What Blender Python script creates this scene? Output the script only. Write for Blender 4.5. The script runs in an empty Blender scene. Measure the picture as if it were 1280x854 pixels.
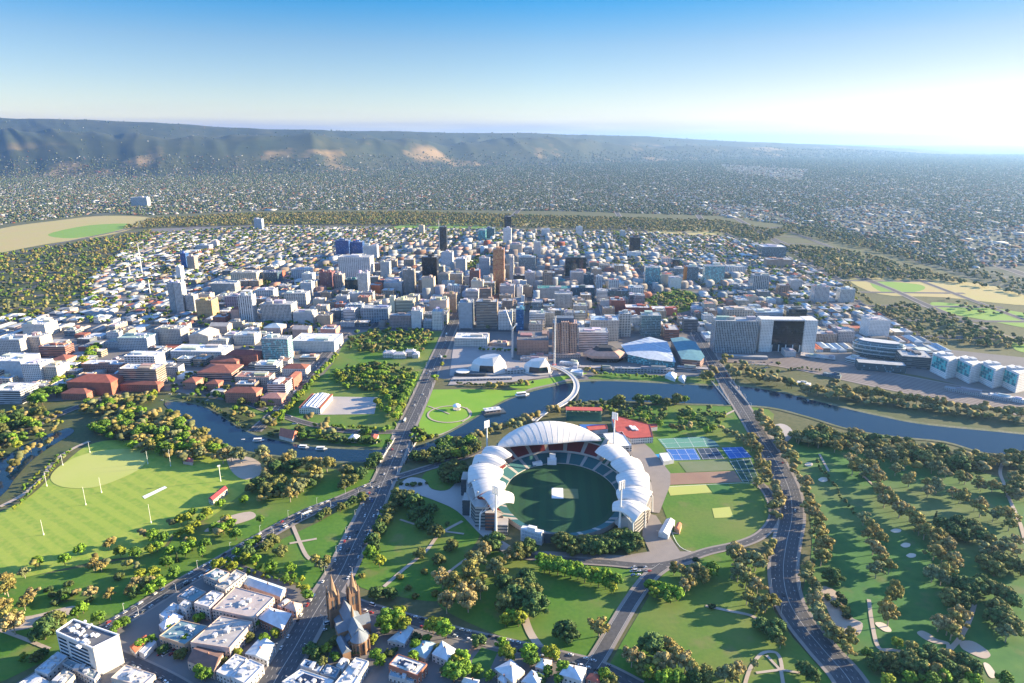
import bpy, bmesh, math, random
import numpy as np
from math import radians, sin, cos, tan, pi, atan2, sqrt, floor
from mathutils import Vector
S = bpy.context.scene
COL = S.collection
# ---------------------------------------------------------------- camera
F, CAMH, PITCH = 853.0, 411.0, radians(16.3)
cam = bpy.data.objects.new('camera', bpy.data.cameras.new('camera'))
COL.objects.link(cam)
cam.location = (0, 0, CAMH); cam.rotation_euler = (radians(90)-PITCH, 0, 0)
cam.data.sensor_width = 36; cam.data.lens = F/1280*36
cam.data.clip_start = 5; cam.data.clip_end = 200000
S.camera = cam
# ---------------------------------------------------------------- sky, sun, exposure
SUN_AZ, SUN_EL = radians(77), radians(14.5)      # azimuth from +Y (ahead) towards +X (right)
world = bpy.data.worlds.new("World"); S.world = world; world.use_nodes = True
wn, wl = world.node_tree.nodes, world.node_tree.links
wn.clear()
wo = wn.new('ShaderNodeOutputWorld'); wb = wn.new('ShaderNodeBackground')
sky = wn.new('ShaderNodeTexSky'); sky.sky_type = 'NISHITA'; sky.sun_disc = False
sky.sun_elevation = SUN_EL; sky.sun_rotation = SUN_AZ
sky.altitude = 400; sky.air_density = 1.0; sky.dust_density = 0.15; sky.ozone_density = 2.6
wb.inputs['Strength'].default_value = 0.11
# thin far cloud bank low over the horizon
tc = wn.new('ShaderNodeTexCoord'); sp = wn.new('ShaderNodeSeparateXYZ'); wl.new(tc.outputs['Generated'], sp.inputs[0])
mp = wn.new('ShaderNodeMapping'); mp.inputs['Scale'].default_value = (5, 5, 130); wl.new(tc.outputs['Generated'], mp.inputs[0])
nz = wn.new('ShaderNodeTexNoise'); nz.inputs['Scale'].default_value = 1.3; nz.inputs['Detail'].default_value = 6; wl.new(mp.outputs[0], nz.inputs['Vector'])
band = wn.new('ShaderNodeValToRGB'); wl.new(sp.outputs['Z'], band.inputs[0])
cr = band.color_ramp; cr.elements[0].position = 0.0; cr.elements[0].color = (.55, .55, .55, 1)
cr.elements[1].position = 0.05; cr.elements[1].color = (0, 0, 0, 1)
e = cr.elements.new(0.019); e.color = (.95, .95, .95, 1)
e = cr.elements.new(0.031); e.color = (.3, .3, .3, 1)
m1 = wn.new('ShaderNodeMath'); m1.operation = 'ADD'; wl.new(nz.outputs[0], m1.inputs[0]); m1.inputs[1].default_value = -0.5
m2 = wn.new('ShaderNodeMath'); m2.operation = 'MULTIPLY_ADD'; wl.new(m1.outputs[0], m2.inputs[0]); m2.inputs[1].default_value = 2.6; wl.new(band.outputs[0], m2.inputs[2])
m3 = wn.new('ShaderNodeMath'); m3.operation = 'MULTIPLY'; m3.use_clamp = True; wl.new(m2.outputs[0], m3.inputs[0]); wl.new(band.outputs[0], m3.inputs[1])
m4 = wn.new('ShaderNodeMath'); m4.operation = 'MULTIPLY'; wl.new(m3.outputs[0], m4.inputs[0]); m4.inputs[1].default_value = 0.85
mx = wn.new('ShaderNodeMix'); mx.data_type = 'RGBA'
m5 = wn.new('ShaderNodeMapRange'); wl.new(sp.outputs['X'], m5.inputs[0]); m5.inputs[1].default_value = 0; m5.inputs[2].default_value = .5; m5.inputs[3].default_value = 1; m5.inputs[4].default_value = .1
m6 = wn.new('ShaderNodeMath'); m6.operation = 'MULTIPLY'; wl.new(m4.outputs[0], m6.inputs[0]); wl.new(m5.outputs[0], m6.inputs[1])
wl.new(m6.outputs[0], mx.inputs[0]); wl.new(sky.outputs[0], mx.inputs[6]); mx.inputs[7].default_value = (2.75, 2.95, 3.35, 1)
# clear evening air: the sky deepens quickly above the horizon
dp = wn.new('ShaderNodeValToRGB'); wl.new(sp.outputs['Z'], dp.inputs[0]); 
rp = dp.color_ramp; rp.elements[0].position = .03; rp.elements[0].color = (.55, .455, .395, 1); rp.elements[1].position = .42; rp.elements[1].color = (.78, 1.0, 1.2, 1)
for p_, c_ in ((.08, (.40, .385, .395)), (.125, (.285, .335, .385)), (.178, (.05, .275, .41)), (.25, (.25, .5, .7))): q_ = rp.elements.new(p_); q_.color = (*c_, 1)
de = wn.new('ShaderNodeMix'); de.data_type = 'RGBA'; de.blend_type = 'MULTIPLY'; de.inputs[0].default_value = 1; wl.new(mx.outputs[2], de.inputs[6]); wl.new(dp.outputs[0], de.inputs[7])
# towards the low sun the air is creamier
dx = wn.new('ShaderNodeValToRGB'); wl.new(sp.outputs['X'], dx.inputs[0]); dx.color_ramp.elements[0].position = .05; dx.color_ramp.elements[0].color = (1, 1, 1, 1); dx.color_ramp.elements[1].position = .6; dx.color_ramp.elements[1].color = (.90, .70, .67, 1)
dz = wn.new('ShaderNodeMix'); dz.data_type = 'RGBA'; dz.blend_type = 'MULTIPLY'; dz.inputs[0].default_value = 1; wl.new(de.outputs[2], dz.inputs[6]); wl.new(dx.outputs[0], dz.inputs[7])
wl.new(dz.outputs[2], wb.inputs[0]); wl.new(wb.outputs[0], wo.inputs[0])
sun = bpy.data.objects.new('sun', bpy.data.lights.new('sun', 'SUN')); COL.objects.link(sun)
sun.data.energy = 5.0; sun.data.angle = radians(0.5); sun.data.color = (1, .79, .50)
sun.rotation_euler = (radians(90)-SUN_EL, 0, pi - SUN_AZ)
S.view_settings.view_transform = 'Standard'; S.view_settings.look = 'None'
S.view_settings.exposure = 2.1; S.view_settings.gamma = 1
try: S.view_settings.use_curve_mapping = False
except Exception: pass
S.cycles.max_bounces = 4; S.cycles.diffuse_bounces = 2; S.cycles.glossy_bounces = 2
S.cycles.transmission_bounces = 2; S.cycles.volume_bounces = 0; S.cycles.transparent_max_bounces = 4
# ---------------------------------------------------------------- geometry helpers
CP, SP = cos(PITCH), sin(PITCH)
def G(px, py, z=0.0):
    """photo pixel (1280 wide) -> point of the level z"""
    x, v = (px-640)/F, (427-py)/F
    dy, dz = CP + v*SP, -SP + v*CP
    t = (z-CAMH)/dz
    return (x*t, dy*t)
def PJ(x, y, z=0.0):
    h = z-CAMH; d = y*CP - h*SP; u = y*SP + h*CP
    return 640+F*x/d, 427-F*u/d
def ZAT(y, py):
    """height at forward distance y that is seen at row py"""
    v = (427-py)/F
    return CAMH + y*(v*CP-SP)/(CP+v*SP)
def PXM(x, y, z=0.0): return F/(y*CP-(z-CAMH)*SP)
TH = radians(-3.2)                                # the street grid's turn
GX, GY = (cos(TH), sin(TH)), (-sin(TH), cos(TH))
def rot2(x, y, a): return (x*cos(a)-y*sin(a), x*sin(a)+y*cos(a))
def smooth(pts, n=6, closed=True):
    out = []; N = len(pts)
    rng = range(N) if closed else range(N-1)
    for i in rng:
        g = lambda k: pts[k % N] if closed else pts[min(max(k, 0), N-1)]
        p0, p1, p2, p3 = g(i-1), g(i), g(i+1), g(i+2)
        for k in range(n):
            t = k/n
            out.append(tuple(.5*((2*b)+(-a+c)*t+(2*a-5*b+4*c-d)*t*t+(-a+3*b-3*c+d)*t**3) for a, b, c, d in zip(p0, p1, p2, p3)))
    if not closed: out.append(tuple(pts[-1]))
    return out
def inside(x, y, poly):
    c = False; j = len(poly)-1
    for i in range(len(poly)):
        xi, yi = poly[i][:2]; xj, yj = poly[j][:2]
        if (yi > y) != (yj > y) and x < (xj-xi)*(y-yi)/(yj-yi)+xi: c = not c
        j = i
    return c
def inside_np(X, Y, poly):
    c = np.zeros(len(X), bool); j = len(poly)-1
    for i in range(len(poly)):
        xi, yi = poly[i][:2]; xj, yj = poly[j][:2]
        if yi != yj: c ^= ((yi > Y) != (yj > Y)) & (X < (xj-xi)*(Y-yi)/(yj-yi)+xi)
        j = i
    return c
class MB:
    """collects polygons with a material number and a UV in metres; build() links them as ONE mesh object"""
    def __init__(s): s.v, s.f, s.m, s.uv, s.sm = [], [], [], [], []
    def poly(s, pts, m=0, uv=None, smooth=False):
        b = len(s.v); s.v += [tuple(p) for p in pts]; s.f.append(tuple(range(b, b+len(pts)))); s.m.append(m); s.sm.append(smooth)
        s.uv += uv if uv else [(p[0], p[1]) for p in pts]
    def wall(s, a, b, z0, z1, m=0, u0=0.0, z1b=None):
        L = math.hypot(b[0]-a[0], b[1]-a[1]); zb = z1 if z1b is None else z1b
        s.poly([(a[0], a[1], z0), (b[0], b[1], z0), (b[0], b[1], zb), (a[0], a[1], z1)], m, [(u0, 0), (u0+L, 0), (u0+L, zb-z0), (u0, z1-z0)])
        return u0+L
    def prism(s, pts, z0, z1, mw=0, mt=None, bottom=False):
        """counter-clockwise outline pushed up from z0 to z1"""
        a = sum(pts[i-1][0]*pts[i][1]-pts[i][0]*pts[i-1][1] for i in range(len(pts)))
        if a < 0: pts = pts[::-1]
        u = 0
        for i in range(len(pts)): u = s.wall(pts[i], pts[(i+1) % len(pts)], z0, z1, mw, u)
        s.poly([(p[0], p[1], z1) for p in pts], mw if mt is None else mt)
        if bottom: s.poly([(p[0], p[1], z0) for p in pts[::-1]], mw)
    def box(s, cx, cy, z0, sx, sy, h, a=0.0, mw=0, mt=None, bottom=False):
        p = [rot2(x*sx/2, y*sy/2, a) for x, y in ((-1, -1), (1, -1), (1, 1), (-1, 1))]
        s.prism([(cx+x, cy+y) for x, y in p], z0, z0+h, mw, mt, bottom)
    def hip(s, cx, cy, z0, sx, sy, h, a=0.0, m=0, hipf=1.0, over=.5):
        """hipped roof (hipf 0 makes a gable) over a rectangle"""
        X, Y = sx/2+over, sy/2+over
        if X >= Y: r = [(-X+Y*hipf, 0), (X-Y*hipf, 0)]
        else: r = [(0, -Y+X*hipf), (0, Y-X*hipf)]
        T = lambda x, y, z: (cx+rot2(x, y, a)[0], cy+rot2(x, y, a)[1], z0+z)
        A, B, C_, D = T(-X, -Y, 0), T(X, -Y, 0), T(X, Y, 0), T(-X, Y, 0); R0, R1 = T(*r[0], h), T(*r[1], h)
        if X >= Y: q = [(A, B, R1, R0), (C_, D, R0, R1), (B, C_, R1), (D, A, R0)]
        else: q = [(B, C_, R1, R0), (D, A, R0, R1), (A, B, R0), (C_, D, R1)]
        for p in q: s.poly(p, m, [(0, 0), (1, 0), (1, 1), (0, 1)][:len(p)])
    def tube(s, pts, r, n=6, m=0, cap=True):
        """a round bar through pts; r one radius or one per point"""
        rr = r if isinstance(r, (list, tuple)) else [r]*len(pts)
        P_ = [Vector(p) for p in pts]; rings = []
        for i, p in enumerate(P_):
            d = (P_[min(i+1, len(P_)-1)]-P_[max(i-1, 0)]).normalized()
            u = d.cross(Vector((0, 0, 1)) if abs(d.z) < .9 else Vector((1, 0, 0))).normalized(); w = d.cross(u)
            rings.append([p+(u*cos(2*pi*k/n)+w*sin(2*pi*k/n))*rr[i] for k in range(n)])
        for i in range(len(rings)-1):
            for k in range(n):
                s.poly([rings[i][k], rings[i][(k+1) % n], rings[i+1][(k+1) % n], rings[i+1][k]], m, smooth=True)
        if cap: s.poly(rings[-1], m); s.poly(rings[0][::-1], m)
    def grid(s, fn, nu, nv, m=0, smooth=True, flip=False):
        """a patch: fn(u, v) in 0..1 -> point"""
        P_ = [[fn(i/nu, j/nv) for j in range(nv+1)] for i in range(nu+1)]
        for i in range(nu):
            for j in range(nv):
                q = [P_[i][j], P_[i+1][j], P_[i+1][j+1], P_[i][j+1]]
                s.poly(q[::-1] if flip else q, m, smooth=smooth)
    def mesh(s, name, mats):
        me = bpy.data.meshes.new(name); me.from_pydata(s.v, [], s.f)
        for m in (mats if isinstance(mats, (list, tuple)) else [mats]): me.materials.append(m)
        n = len(s.f)
        me.polygons.foreach_set('material_index', s.m)
        me.polygons.foreach_set('use_smooth', s.sm)
        uvl = me.uv_layers.new(name='UVMap'); uvl.data.foreach_set('uv', np.array(s.uv, np.float32).ravel())
        return me
    def build(s, name, mats, parent=None, loc=(0, 0, 0), weld=False):
        me = s.mesh(name, mats)
        if weld:
            bm = bmesh.new(); bm.from_mesh(me); bmesh.ops.remove_doubles(bm, verts=bm.verts, dist=.01); bm.to_mesh(me); bm.free()
        return link(name, me, parent, loc)
def link(name, me, parent=None, loc=(0, 0, 0), rz=0.0):
    o = bpy.data.objects.new(name, me); COL.objects.link(o); o.location = loc; o.rotation_euler = (0, 0, rz)
    if parent is not None: o.parent = parent
    return o
TODO = []     # (object, words that say how it looks, kind noun, x, y): labelled at the end from what stands near
def tag(o, label=None, cat=None, group=None, kind=None):
    if label: o['label'] = label
    if cat: o['category'] = cat
    if group: o['group'] = group
    if kind: o['kind'] = kind
    return o
def thing(name, label, cat, loc=(0, 0, 0), rz=0.0, group=None):
    o = bpy.data.objects.new(name, None); COL.objects.link(o); o.location = loc; o.rotation_euler = (0, 0, rz)
    o.empty_display_size = 1
    return tag(o, label, cat, group)
def struct(o): o['kind'] = 'structure'; return o
def stuff(o): o['kind'] = 'stuff'; return o
def copy_tree(o, parent=None):
    c = o.copy(); COL.objects.link(c)
    if parent is not None: c.parent = parent
    for ch in KIDS.get(o.name, ()): copy_tree(ch, c)
    return c
KIDS = {}
def kids_of(root):
    """remember a prototype's children (parent links) before it is copied"""
    allo = list(root.children_recursive)
    for o in [root]+allo: KIDS[o.name] = list(o.children)
# ---------------------------------------------------------------- materials
def mat(name, col, rough=.85, metal=0.0, noise=None, spec=.3):
    """noise = (scale in 1/m, second colour, contrast, detail)"""
    m = bpy.data.materials.new(name); m.use_nodes = True; nt = m.node_tree; b = nt.nodes['Principled BSDF']
    b.inputs['Base Color'].default_value = (*col, 1); b.inputs['Roughness'].default_value = rough; b.inputs['Metallic'].default_value = metal
    b.inputs['Specular IOR Level'].default_value = spec
    if noise:
        geo = nt.nodes.new('ShaderNodeNewGeometry'); prev = None
        for sc, c2, con, det, *mid in (noise if isinstance(noise, list) else [noise]):
            mid = mid[0] if mid else .5
            nn = nt.nodes.new('ShaderNodeTexNoise'); nn.inputs['Scale'].default_value = sc; nn.inputs['Detail'].default_value = det
            nt.links.new(geo.outputs['Position'], nn.inputs['Vector'])
            mr = nt.nodes.new('ShaderNodeMapRange'); mr.inputs[1].default_value = mid-.5/con; mr.inputs[2].default_value = mid+.5/con
            nt.links.new(nn.outputs[0], mr.inputs[0])
            mix = nt.nodes.new('ShaderNodeMix'); mix.data_type = 'RGBA'; nt.links.new(mr.outputs[0], mix.inputs[0])
            if prev is None: mix.inputs[6].default_value = (*col, 1)
            else: nt.links.new(prev.outputs[2], mix.inputs[6])
            mix.inputs[7].default_value = (*c2, 1); prev = mix
        nt.links.new(prev.outputs[2], b.inputs['Base Color'])
    return m
def attr_mat(name, attr='tint', rough=.9, vary=.25):
    m = bpy.data.materials.new(name); m.use_nodes = True; nt = m.node_tree; b = nt.nodes['Principled BSDF']
    a = nt.nodes.new('ShaderNodeAttribute'); a.attribute_name = attr
    g = nt.nodes.new('ShaderNodeNewGeometry'); mr = nt.nodes.new('ShaderNodeMapRange')
    nt.links.new(g.outputs['Random Per Island'], mr.inputs[0]); mr.inputs[3].default_value = 1-vary; mr.inputs[4].default_value = 1+vary
    mu = nt.nodes.new('ShaderNodeVectorMath'); mu.operation = 'SCALE'
    nt.links.new(a.outputs['Color'], mu.inputs[0]); nt.links.new(mr.outputs[0], mu.inputs['Scale'])
    nt.links.new(mu.outputs[0], b.inputs['Base Color']); b.inputs['Roughness'].default_value = rough; b.inputs['Specular IOR Level'].default_value = .15
    return m
def bulk(name, V, FACES, cols, material, smooth=False):
    """numpy mesh: V (n,3), FACES list of (m,k) int arrays, cols (n,3) point colours"""
    me = bpy.data.meshes.new(name)
    nl = sum(f.size for f in FACES); npol = sum(len(f) for f in FACES)
    me.vertices.add(len(V)); me.vertices.foreach_set('co', V.astype(np.float32).ravel())
    me.loops.add(nl); me.loops.foreach_set('vertex_index', np.concatenate([f.ravel() for f in FACES]).astype(np.int32))
    me.polygons.add(npol)
    tot = np.concatenate([np.full(len(f), f.shape[1]) for f in FACES]); st = np.concatenate([[0], np.cumsum(tot)[:-1]])
    me.polygons.foreach_set('loop_start', st.astype(np.int32)); me.polygons.foreach_set('loop_total', tot.astype(np.int32))
    me.update(calc_edges=True)
    if smooth: me.polygons.foreach_set('use_smooth', np.ones(npol, bool))
    if cols is not None:
        at = me.attributes.new('tint', 'FLOAT_COLOR', 'POINT'); at.data.foreach_set('color', np.hstack([cols, np.ones((len(cols), 1))]).astype(np.float32).ravel())
    me.materials.append(material)
    return link(name, me)
def scatter(name, protos, which, pos, scl, rz, cols, material, smooth=False):
    """many copies of small prototypes (verts, faces) joined into one mesh"""
    VV, FF, CC = [], [], []; off = 0
    for k, (pv, pf) in enumerate(protos):
        sel = np.where(which == k)[0]
        if not len(sel): continue
        n = len(sel); c, s_ = np.cos(rz[sel])[:, None], np.sin(rz[sel])[:, None]
        v = pv[None]*scl[sel][:, None, :]
        x = v[..., 0]*c - v[..., 1]*s_; y = v[..., 0]*s_ + v[..., 1]*c
        v = np.stack([x, y, v[..., 2]], -1)+pos[sel][:, None, :]
        VV.append(v.reshape(-1, 3)); CC.append(np.repeat(cols[sel], len(pv), 0))
        base = off+np.arange(n)*len(pv)
        for f in pf: FF.append((f[None]+base[:, None, None]).reshape(-1, f.shape[1]))
        off += n*len(pv)
    return bulk(name, np.concatenate(VV), FF, np.concatenate(CC), material, smooth)
def ico(sub):
    bm = bmesh.new(); bmesh.ops.create_icosphere(bm, subdivisions=sub, radius=1)
    v = np.array([x.co for x in bm.verts]); f = np.array([[q.index for q in x.verts] for x in bm.faces]); bm.free()
    return v, f
def sheet(name, px, z, material, sm=0, world_pts=False, label=None):
    """a level sheet with an outline given in photo pixels (or metres), laid at height z"""
    pts = [tuple(p) for p in px] if world_pts else [G(*p) for p in px]
    if sm: pts = smooth(pts, sm)
    bm = bmesh.new(); vs = [bm.verts.new((x, y, z)) for x, y in pts]; f = bm.faces.new(vs); f.normal_update()
    if f.normal.z < 0: f.normal_flip()
    bmesh.ops.triangulate(bm, faces=bm.faces[:])
    me = bpy.data.meshes.new(name); bm.to_mesh(me); bm.free(); me.materials.append(material)
    o = link(name, me); o['kind'] = 'structure'
    return o
def ribbon_pts(pts, w):
    L, R = [], []
    for i, p in enumerate(pts):
        a, b = pts[max(i-1, 0)], pts[min(i+1, len(pts)-1)]
        dx, dy = b[0]-a[0], b[1]-a[1]; d = math.hypot(dx, dy) or 1
        nx, ny = -dy/d, dx/d; ww = w[i] if isinstance(w, (list, tuple)) else w
        L.append((p[0]+nx*ww/2, p[1]+ny*ww/2)); R.append((p[0]-nx*ww/2, p[1]-ny*ww/2))
    return L, R
def ribbon(mb, pts, w, z, m=0):
    L, R = ribbon_pts(pts, w)
    for i in range(len(pts)-1):
        mb.poly([(*R[i], z), (*R[i+1], z), (*L[i+1], z), (*L[i], z)], m)
def px_line(px, n=5): return smooth([G(*p) for p in px], n, closed=False)
def along(pts, step, start=0.0):
    """points every step metres along a line: (x, y, heading)"""
    out = []; acc = -start
    for i in range(len(pts)-1):
        a, b = pts[i], pts[i+1]; d = math.hypot(b[0]-a[0], b[1]-a[1]); h = atan2(b[1]-a[1], b[0]-a[0])
        while acc <= d:
            if acc >= 0: out.append((a[0]+(b[0]-a[0])*acc/d, a[1]+(b[1]-a[1])*acc/d, h))
            acc += step
        acc -= d
    return out
def vnoise(x, y, seed=0):
    """smooth value noise on numpy arrays, 0..1"""
    xi, yi = np.floor(x).astype(np.int64), np.floor(y).astype(np.int64); fx, fy = x-xi, y-yi
    fx, fy = fx*fx*(3-2*fx), fy*fy*(3-2*fy)
    def h(a, b):
        n = (a*374761393+b*668265263+seed*974711) & 0x7fffffff
        n = ((n ^ (n >> 13))*1274126177) & 0x7fffffff
        return ((n ^ (n >> 16)) & 0xffff)/65535.0
    return (h(xi, yi)*(1-fx)+h(xi+1, yi)*fx)*(1-fy)+(h(xi, yi+1)*(1-fx)+h(xi+1, yi+1)*fx)*fy
def fbm(x, y, o=4, seed=0):
    t = 0; a = .5; s_ = 0
    for k in range(o): t = t+a*vnoise(x, y, seed+k); s_ += a; a *= .5; x, y = x*2.03, y*2.03
    return t/s_
rng = np.random.default_rng(7); random.seed(7)
# ================================================================ THE LAND
def kinterp(t, tab):
    return np.interp(t, [a for a, b in tab], [b for a, b in tab])
K_SKY = [(-1.2, 30), (-.75, 29), (-.6, 25.5), (-.5, 23), (-.4, 17), (-.28, 14), (-.14, 11.5), (0, 10.5), (.1, 9), (.2, 6), (.3, 1.5), (.42, -2.5), (.55, -8), (.68, -16), (1.2, -30)]
D_FOOT = [(-1.2, 8600), (-.75, 8200), (-.5, 8500), (-.28, 9600), (-.1, 11500), (.1, 13500), (.3, 17000), (1.2, 26000)]
D_RIDGE = [(-1.2, 12000), (-.75, 13000), (-.28, 14500), (0, 17500), (.3, 24000), (1.2, 40000)]
def hill(x, y):
    """height of the land (numpy): a plain, then ranges with spurs running down to it"""
    y = np.maximum(y, 1.0); t = x/y
    D = y
    hr = np.maximum(411+kinterp(t, K_SKY)/888*kinterp(t, D_RIDGE), 0)
    s = (D-kinterp(t, D_FOOT))/(kinterp(t, D_RIDGE)-kinterp(t, D_FOOT)); sc = np.clip(s, 0, 1)
    lat = t*12000
    st = lambda a, b: np.clip((sc-a)/(b-a), 0, 1)**2*(3-2*np.clip((sc-a)/(b-a), 0, 1))
    fr = .62*(.55+.9*fbm(lat/1900+5, D/9000, 2, 31))*st(0, .36)
    base = hr*(fr*(1-.55*st(.38, .62))*(1-st(.62, 1))+st(.56, 1))
    w = fbm(lat/2600+3, D/5200, 3, 11)*1600
    sp1 = 1-np.abs(2*fbm((lat+w)/2300, D/6500, 2, 5)-1)*1.6
    sp2 = 1-np.abs(2*fbm((lat+w)/820+7, D/2600, 3, 23)-1)*1.6
    env = np.clip(sc*2.6, 0, 1)*np.clip((1.04-sc)*2.2, 0, 1)
    hgt = base+env*(165*(sp1-.58)+95*(sp2-.5))*np.clip(hr/500, 0, 1.2)+np.clip(s, 0, 1)*28*(fbm(lat/500, D/900, 3, 9)-.5)
    far = np.clip((s-1)*3, 0, 1)
    hgt = hgt*(1-.25*far)
    return np.where(s > 0, np.maximum(hgt, 0), 0.0)
M_ground = mat('dry_park_ground', (.105, .115, .05), noise=[(.012, (.19, .155, .085), 1.6, 4), (.15, (.05, .075, .026), 1.3, 3)])
M_suburb = mat('suburb_ground', (.055, .075, .045), noise=[(.006, (.035, .055, .034), 1.4, 5), (.02, (.17, .165, .155), 2.4, 4, .62)])
M_hill = mat('hill_ground', (.030, .054, .034), noise=[(.0018, (.075, .075, .036), 1.8, 6), (.006, (.015, .030, .020), 1.5, 6)])
def plain():
    # the whole plain as one sheet, near ground fine, far ground coarse
    ys = np.concatenate([np.arange(150, 7000, 170), np.geomspace(7000, 90000, 40)])
    ts = np.linspace(-1.35, 1.35, 40)
    Y, T = np.meshgrid(ys, ts, indexing='ij'); X = T*(Y+500); Z = np.zeros_like(X)
    V = np.stack([X, Y, Z], -1).reshape(-1, 3); n = len(ts)
    i, j = np.meshgrid(np.arange(len(ys)-1), np.arange(n-1), indexing='ij'); a = (i*n+j).ravel()
    Fq = np.stack([a, a+1, a+n+1, a+n], -1)
    o = bulk('ground', V, [Fq], None, M_ground); o['kind'] = 'structure'
plain()
def suburb_plain():
    px = [(-900, 283), (-200, 283), (0, 281), (60, 272), (190, 266), (330, 263), (500, 262), (700, 264), (900, 268), (1000, 280), (1060, 300), (1150, 330), (1290, 372), (1500, 400), (2600, 400)]
    near = [G(*p) for p in px]
    far = [(x*9, 60000) for x in (9000, 3000, 0, -3000, -9000)]
    sheet('suburban_plain', near+far, .4, M_suburb, world_pts=True)
suburb_plain()
def hills():
    ts = np.linspace(-1.05, .9, 620); ds = np.concatenate([np.linspace(7000, 15000, 190), np.geomspace(15100, 60000, 90)])
    Dg, T = np.meshgrid(ds, ts, indexing='ij'); X = T*Dg; Z = hill(X, Dg)
    Z = np.where(Z <= 0.01, -6, Z)
    V = np.stack([X, Dg, Z], -1).reshape(-1, 3); n = len(ts)
    i, j = np.meshgrid(np.arange(len(ds)-1), np.arange(n-1), indexing='ij'); a = (i*n+j).ravel()
    keep = (Z[:-1, :-1].ravel() > 0) | (Z[1:, 1:].ravel() > 0) | (Z[1:, :-1].ravel() > 0) | (Z[:-1, 1:].ravel() > 0)
    Fq = np.stack([a, a+1, a+n+1, a+n], -1)[keep]
    o = bulk('hills', V, [Fq], None, M_hill, smooth=True); o['kind'] = 'structure'
    nt = M_hill.node_tree; b = nt.nodes['Principled BSDF']; src = b.inputs['Base Color'].links[0].from_socket
    # dry grass clearings on the lower spurs
    geo = nt.nodes.new('ShaderNodeNewGeometry'); n1 = nt.nodes.new('ShaderNodeTexNoise'); n1.inputs['Scale'].default_value = .0011; n1.inputs['Detail'].default_value = 5
    nt.links.new(geo.outputs['Position'], n1.inputs['Vector'])
    mr = nt.nodes.new('ShaderNodeMapRange'); nt.links.new(n1.outputs[0], mr.inputs[0]); mr.inputs[1].default_value = .56; mr.inputs[2].default_value = .66
    sx = nt.nodes.new('ShaderNodeSeparateXYZ'); nt.links.new(geo.outputs['Position'], sx.inputs[0])
    m2 = nt.nodes.new('ShaderNodeMapRange'); nt.links.new(sx.outputs['Z'], m2.inputs[0]); m2.inputs[1].default_value = 420; m2.inputs[2].default_value = 260
    mu = nt.nodes.new('ShaderNodeMath'); mu.operation = 'MULTIPLY'; nt.links.new(mr.outputs[0], mu.inputs[0]); nt.links.new(m2.outputs[0], mu.inputs[1])
    mix = nt.nodes.new('ShaderNodeMix'); mix.data_type = 'RGBA'; nt.links.new(mu.outputs[0], mix.inputs[0]); nt.links.new(src, mix.inputs[6]); mix.inputs[7].default_value = (.26, .185, .095, 1)
    nt.links.new(mix.outputs[2], b.inputs['Base Color'])
hills()
M_gold = mat('golden_grass', (.46, .31, .13), noise=(.006, (.30, .22, .10), 1.4, 4))
M_tint = attr_mat('tinted_far_things')
# ---------------------------------------------------------------- far suburbs: tree crowns and roofs beyond counting
I1, I2 = ico(1), ico(2)
def blob(base, amp, seed):
    v, f = base; r = np.random.default_rng(seed); d = 1+amp*(r.random(len(v))-.5)
    return np.column_stack([v[:, 0]*d, v[:, 1]*d, v[:, 2]*d*.9+.62]), [f]
HOUSE = (np.array([[-.5, -.5, 0], [.5, -.5, 0], [.5, .5, 0], [-.5, .5, 0], [-.5, -.5, .6], [.5, -.5, .6], [.5, .5, .6], [-.5, .5, .6], [-.22, 0, 1], [.22, 0, 1]], float),
         [np.array([[0, 1, 5, 4], [1, 2, 6, 5], [2, 3, 7, 6], [3, 0, 4, 7], [4, 5, 9, 8], [6, 7, 8, 9]]), np.array([[5, 6, 9], [7, 4, 8]])])
SHED = (HOUSE[0][:8], [np.array([[0, 1, 5, 4], [1, 2, 6, 5], [2, 3, 7, 6], [3, 0, 4, 7], [4, 5, 6, 7]])])
BLOBS1 = [blob(I1, .55, k) for k in range(4)]; BLOBS2 = [blob(I2, .5, k+9) for k in range(4)]
SUB_NEAR = [(-400, 290), (0, 281), (60, 274), (190, 269), (330, 263), (500, 262), (700, 264), (900, 270), (985, 282), (1050, 300), (1150, 325), (1290, 362), (1600, 420)]
NEARPX = ([p[0] for p in SUB_NEAR], [p[1] for p in SUB_NEAR])
def sub_points(n, y0, y1, p=1.0, t0=-.86, t1=.86):
    u = rng.random(n); D = (y0**(2-p)+(y1**(2-p)-y0**(2-p))*u)**(1/(2-p)); t = t0+(t1-t0)*rng.random(n)
    x, y = D*t, D
    d = y*CP+CAMH*SP; uu = y*SP-CAMH*CP
    px, py = 640+F*x/d, 427-F*uu/d
    ok = py < np.interp(px, *NEARPX)
    return x[ok], y[ok], px[ok], py[ok]
INDUSTRY = [[(1030, 262), (1100, 255), (1150, 262), (1180, 285), (1140, 300), (1060, 290)], [(1190, 290), (1300, 280), (1300, 350), (1230, 335)], [(860, 255), (960, 258), (1000, 280), (905, 272)], [(900, 205), (1010, 212), (1000, 225), (910, 215)]]
OPEN = [[(-80, 300), (0, 283), (130, 266), (195, 271), (150, 292), (60, 306), (-60, 325)]]
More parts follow.
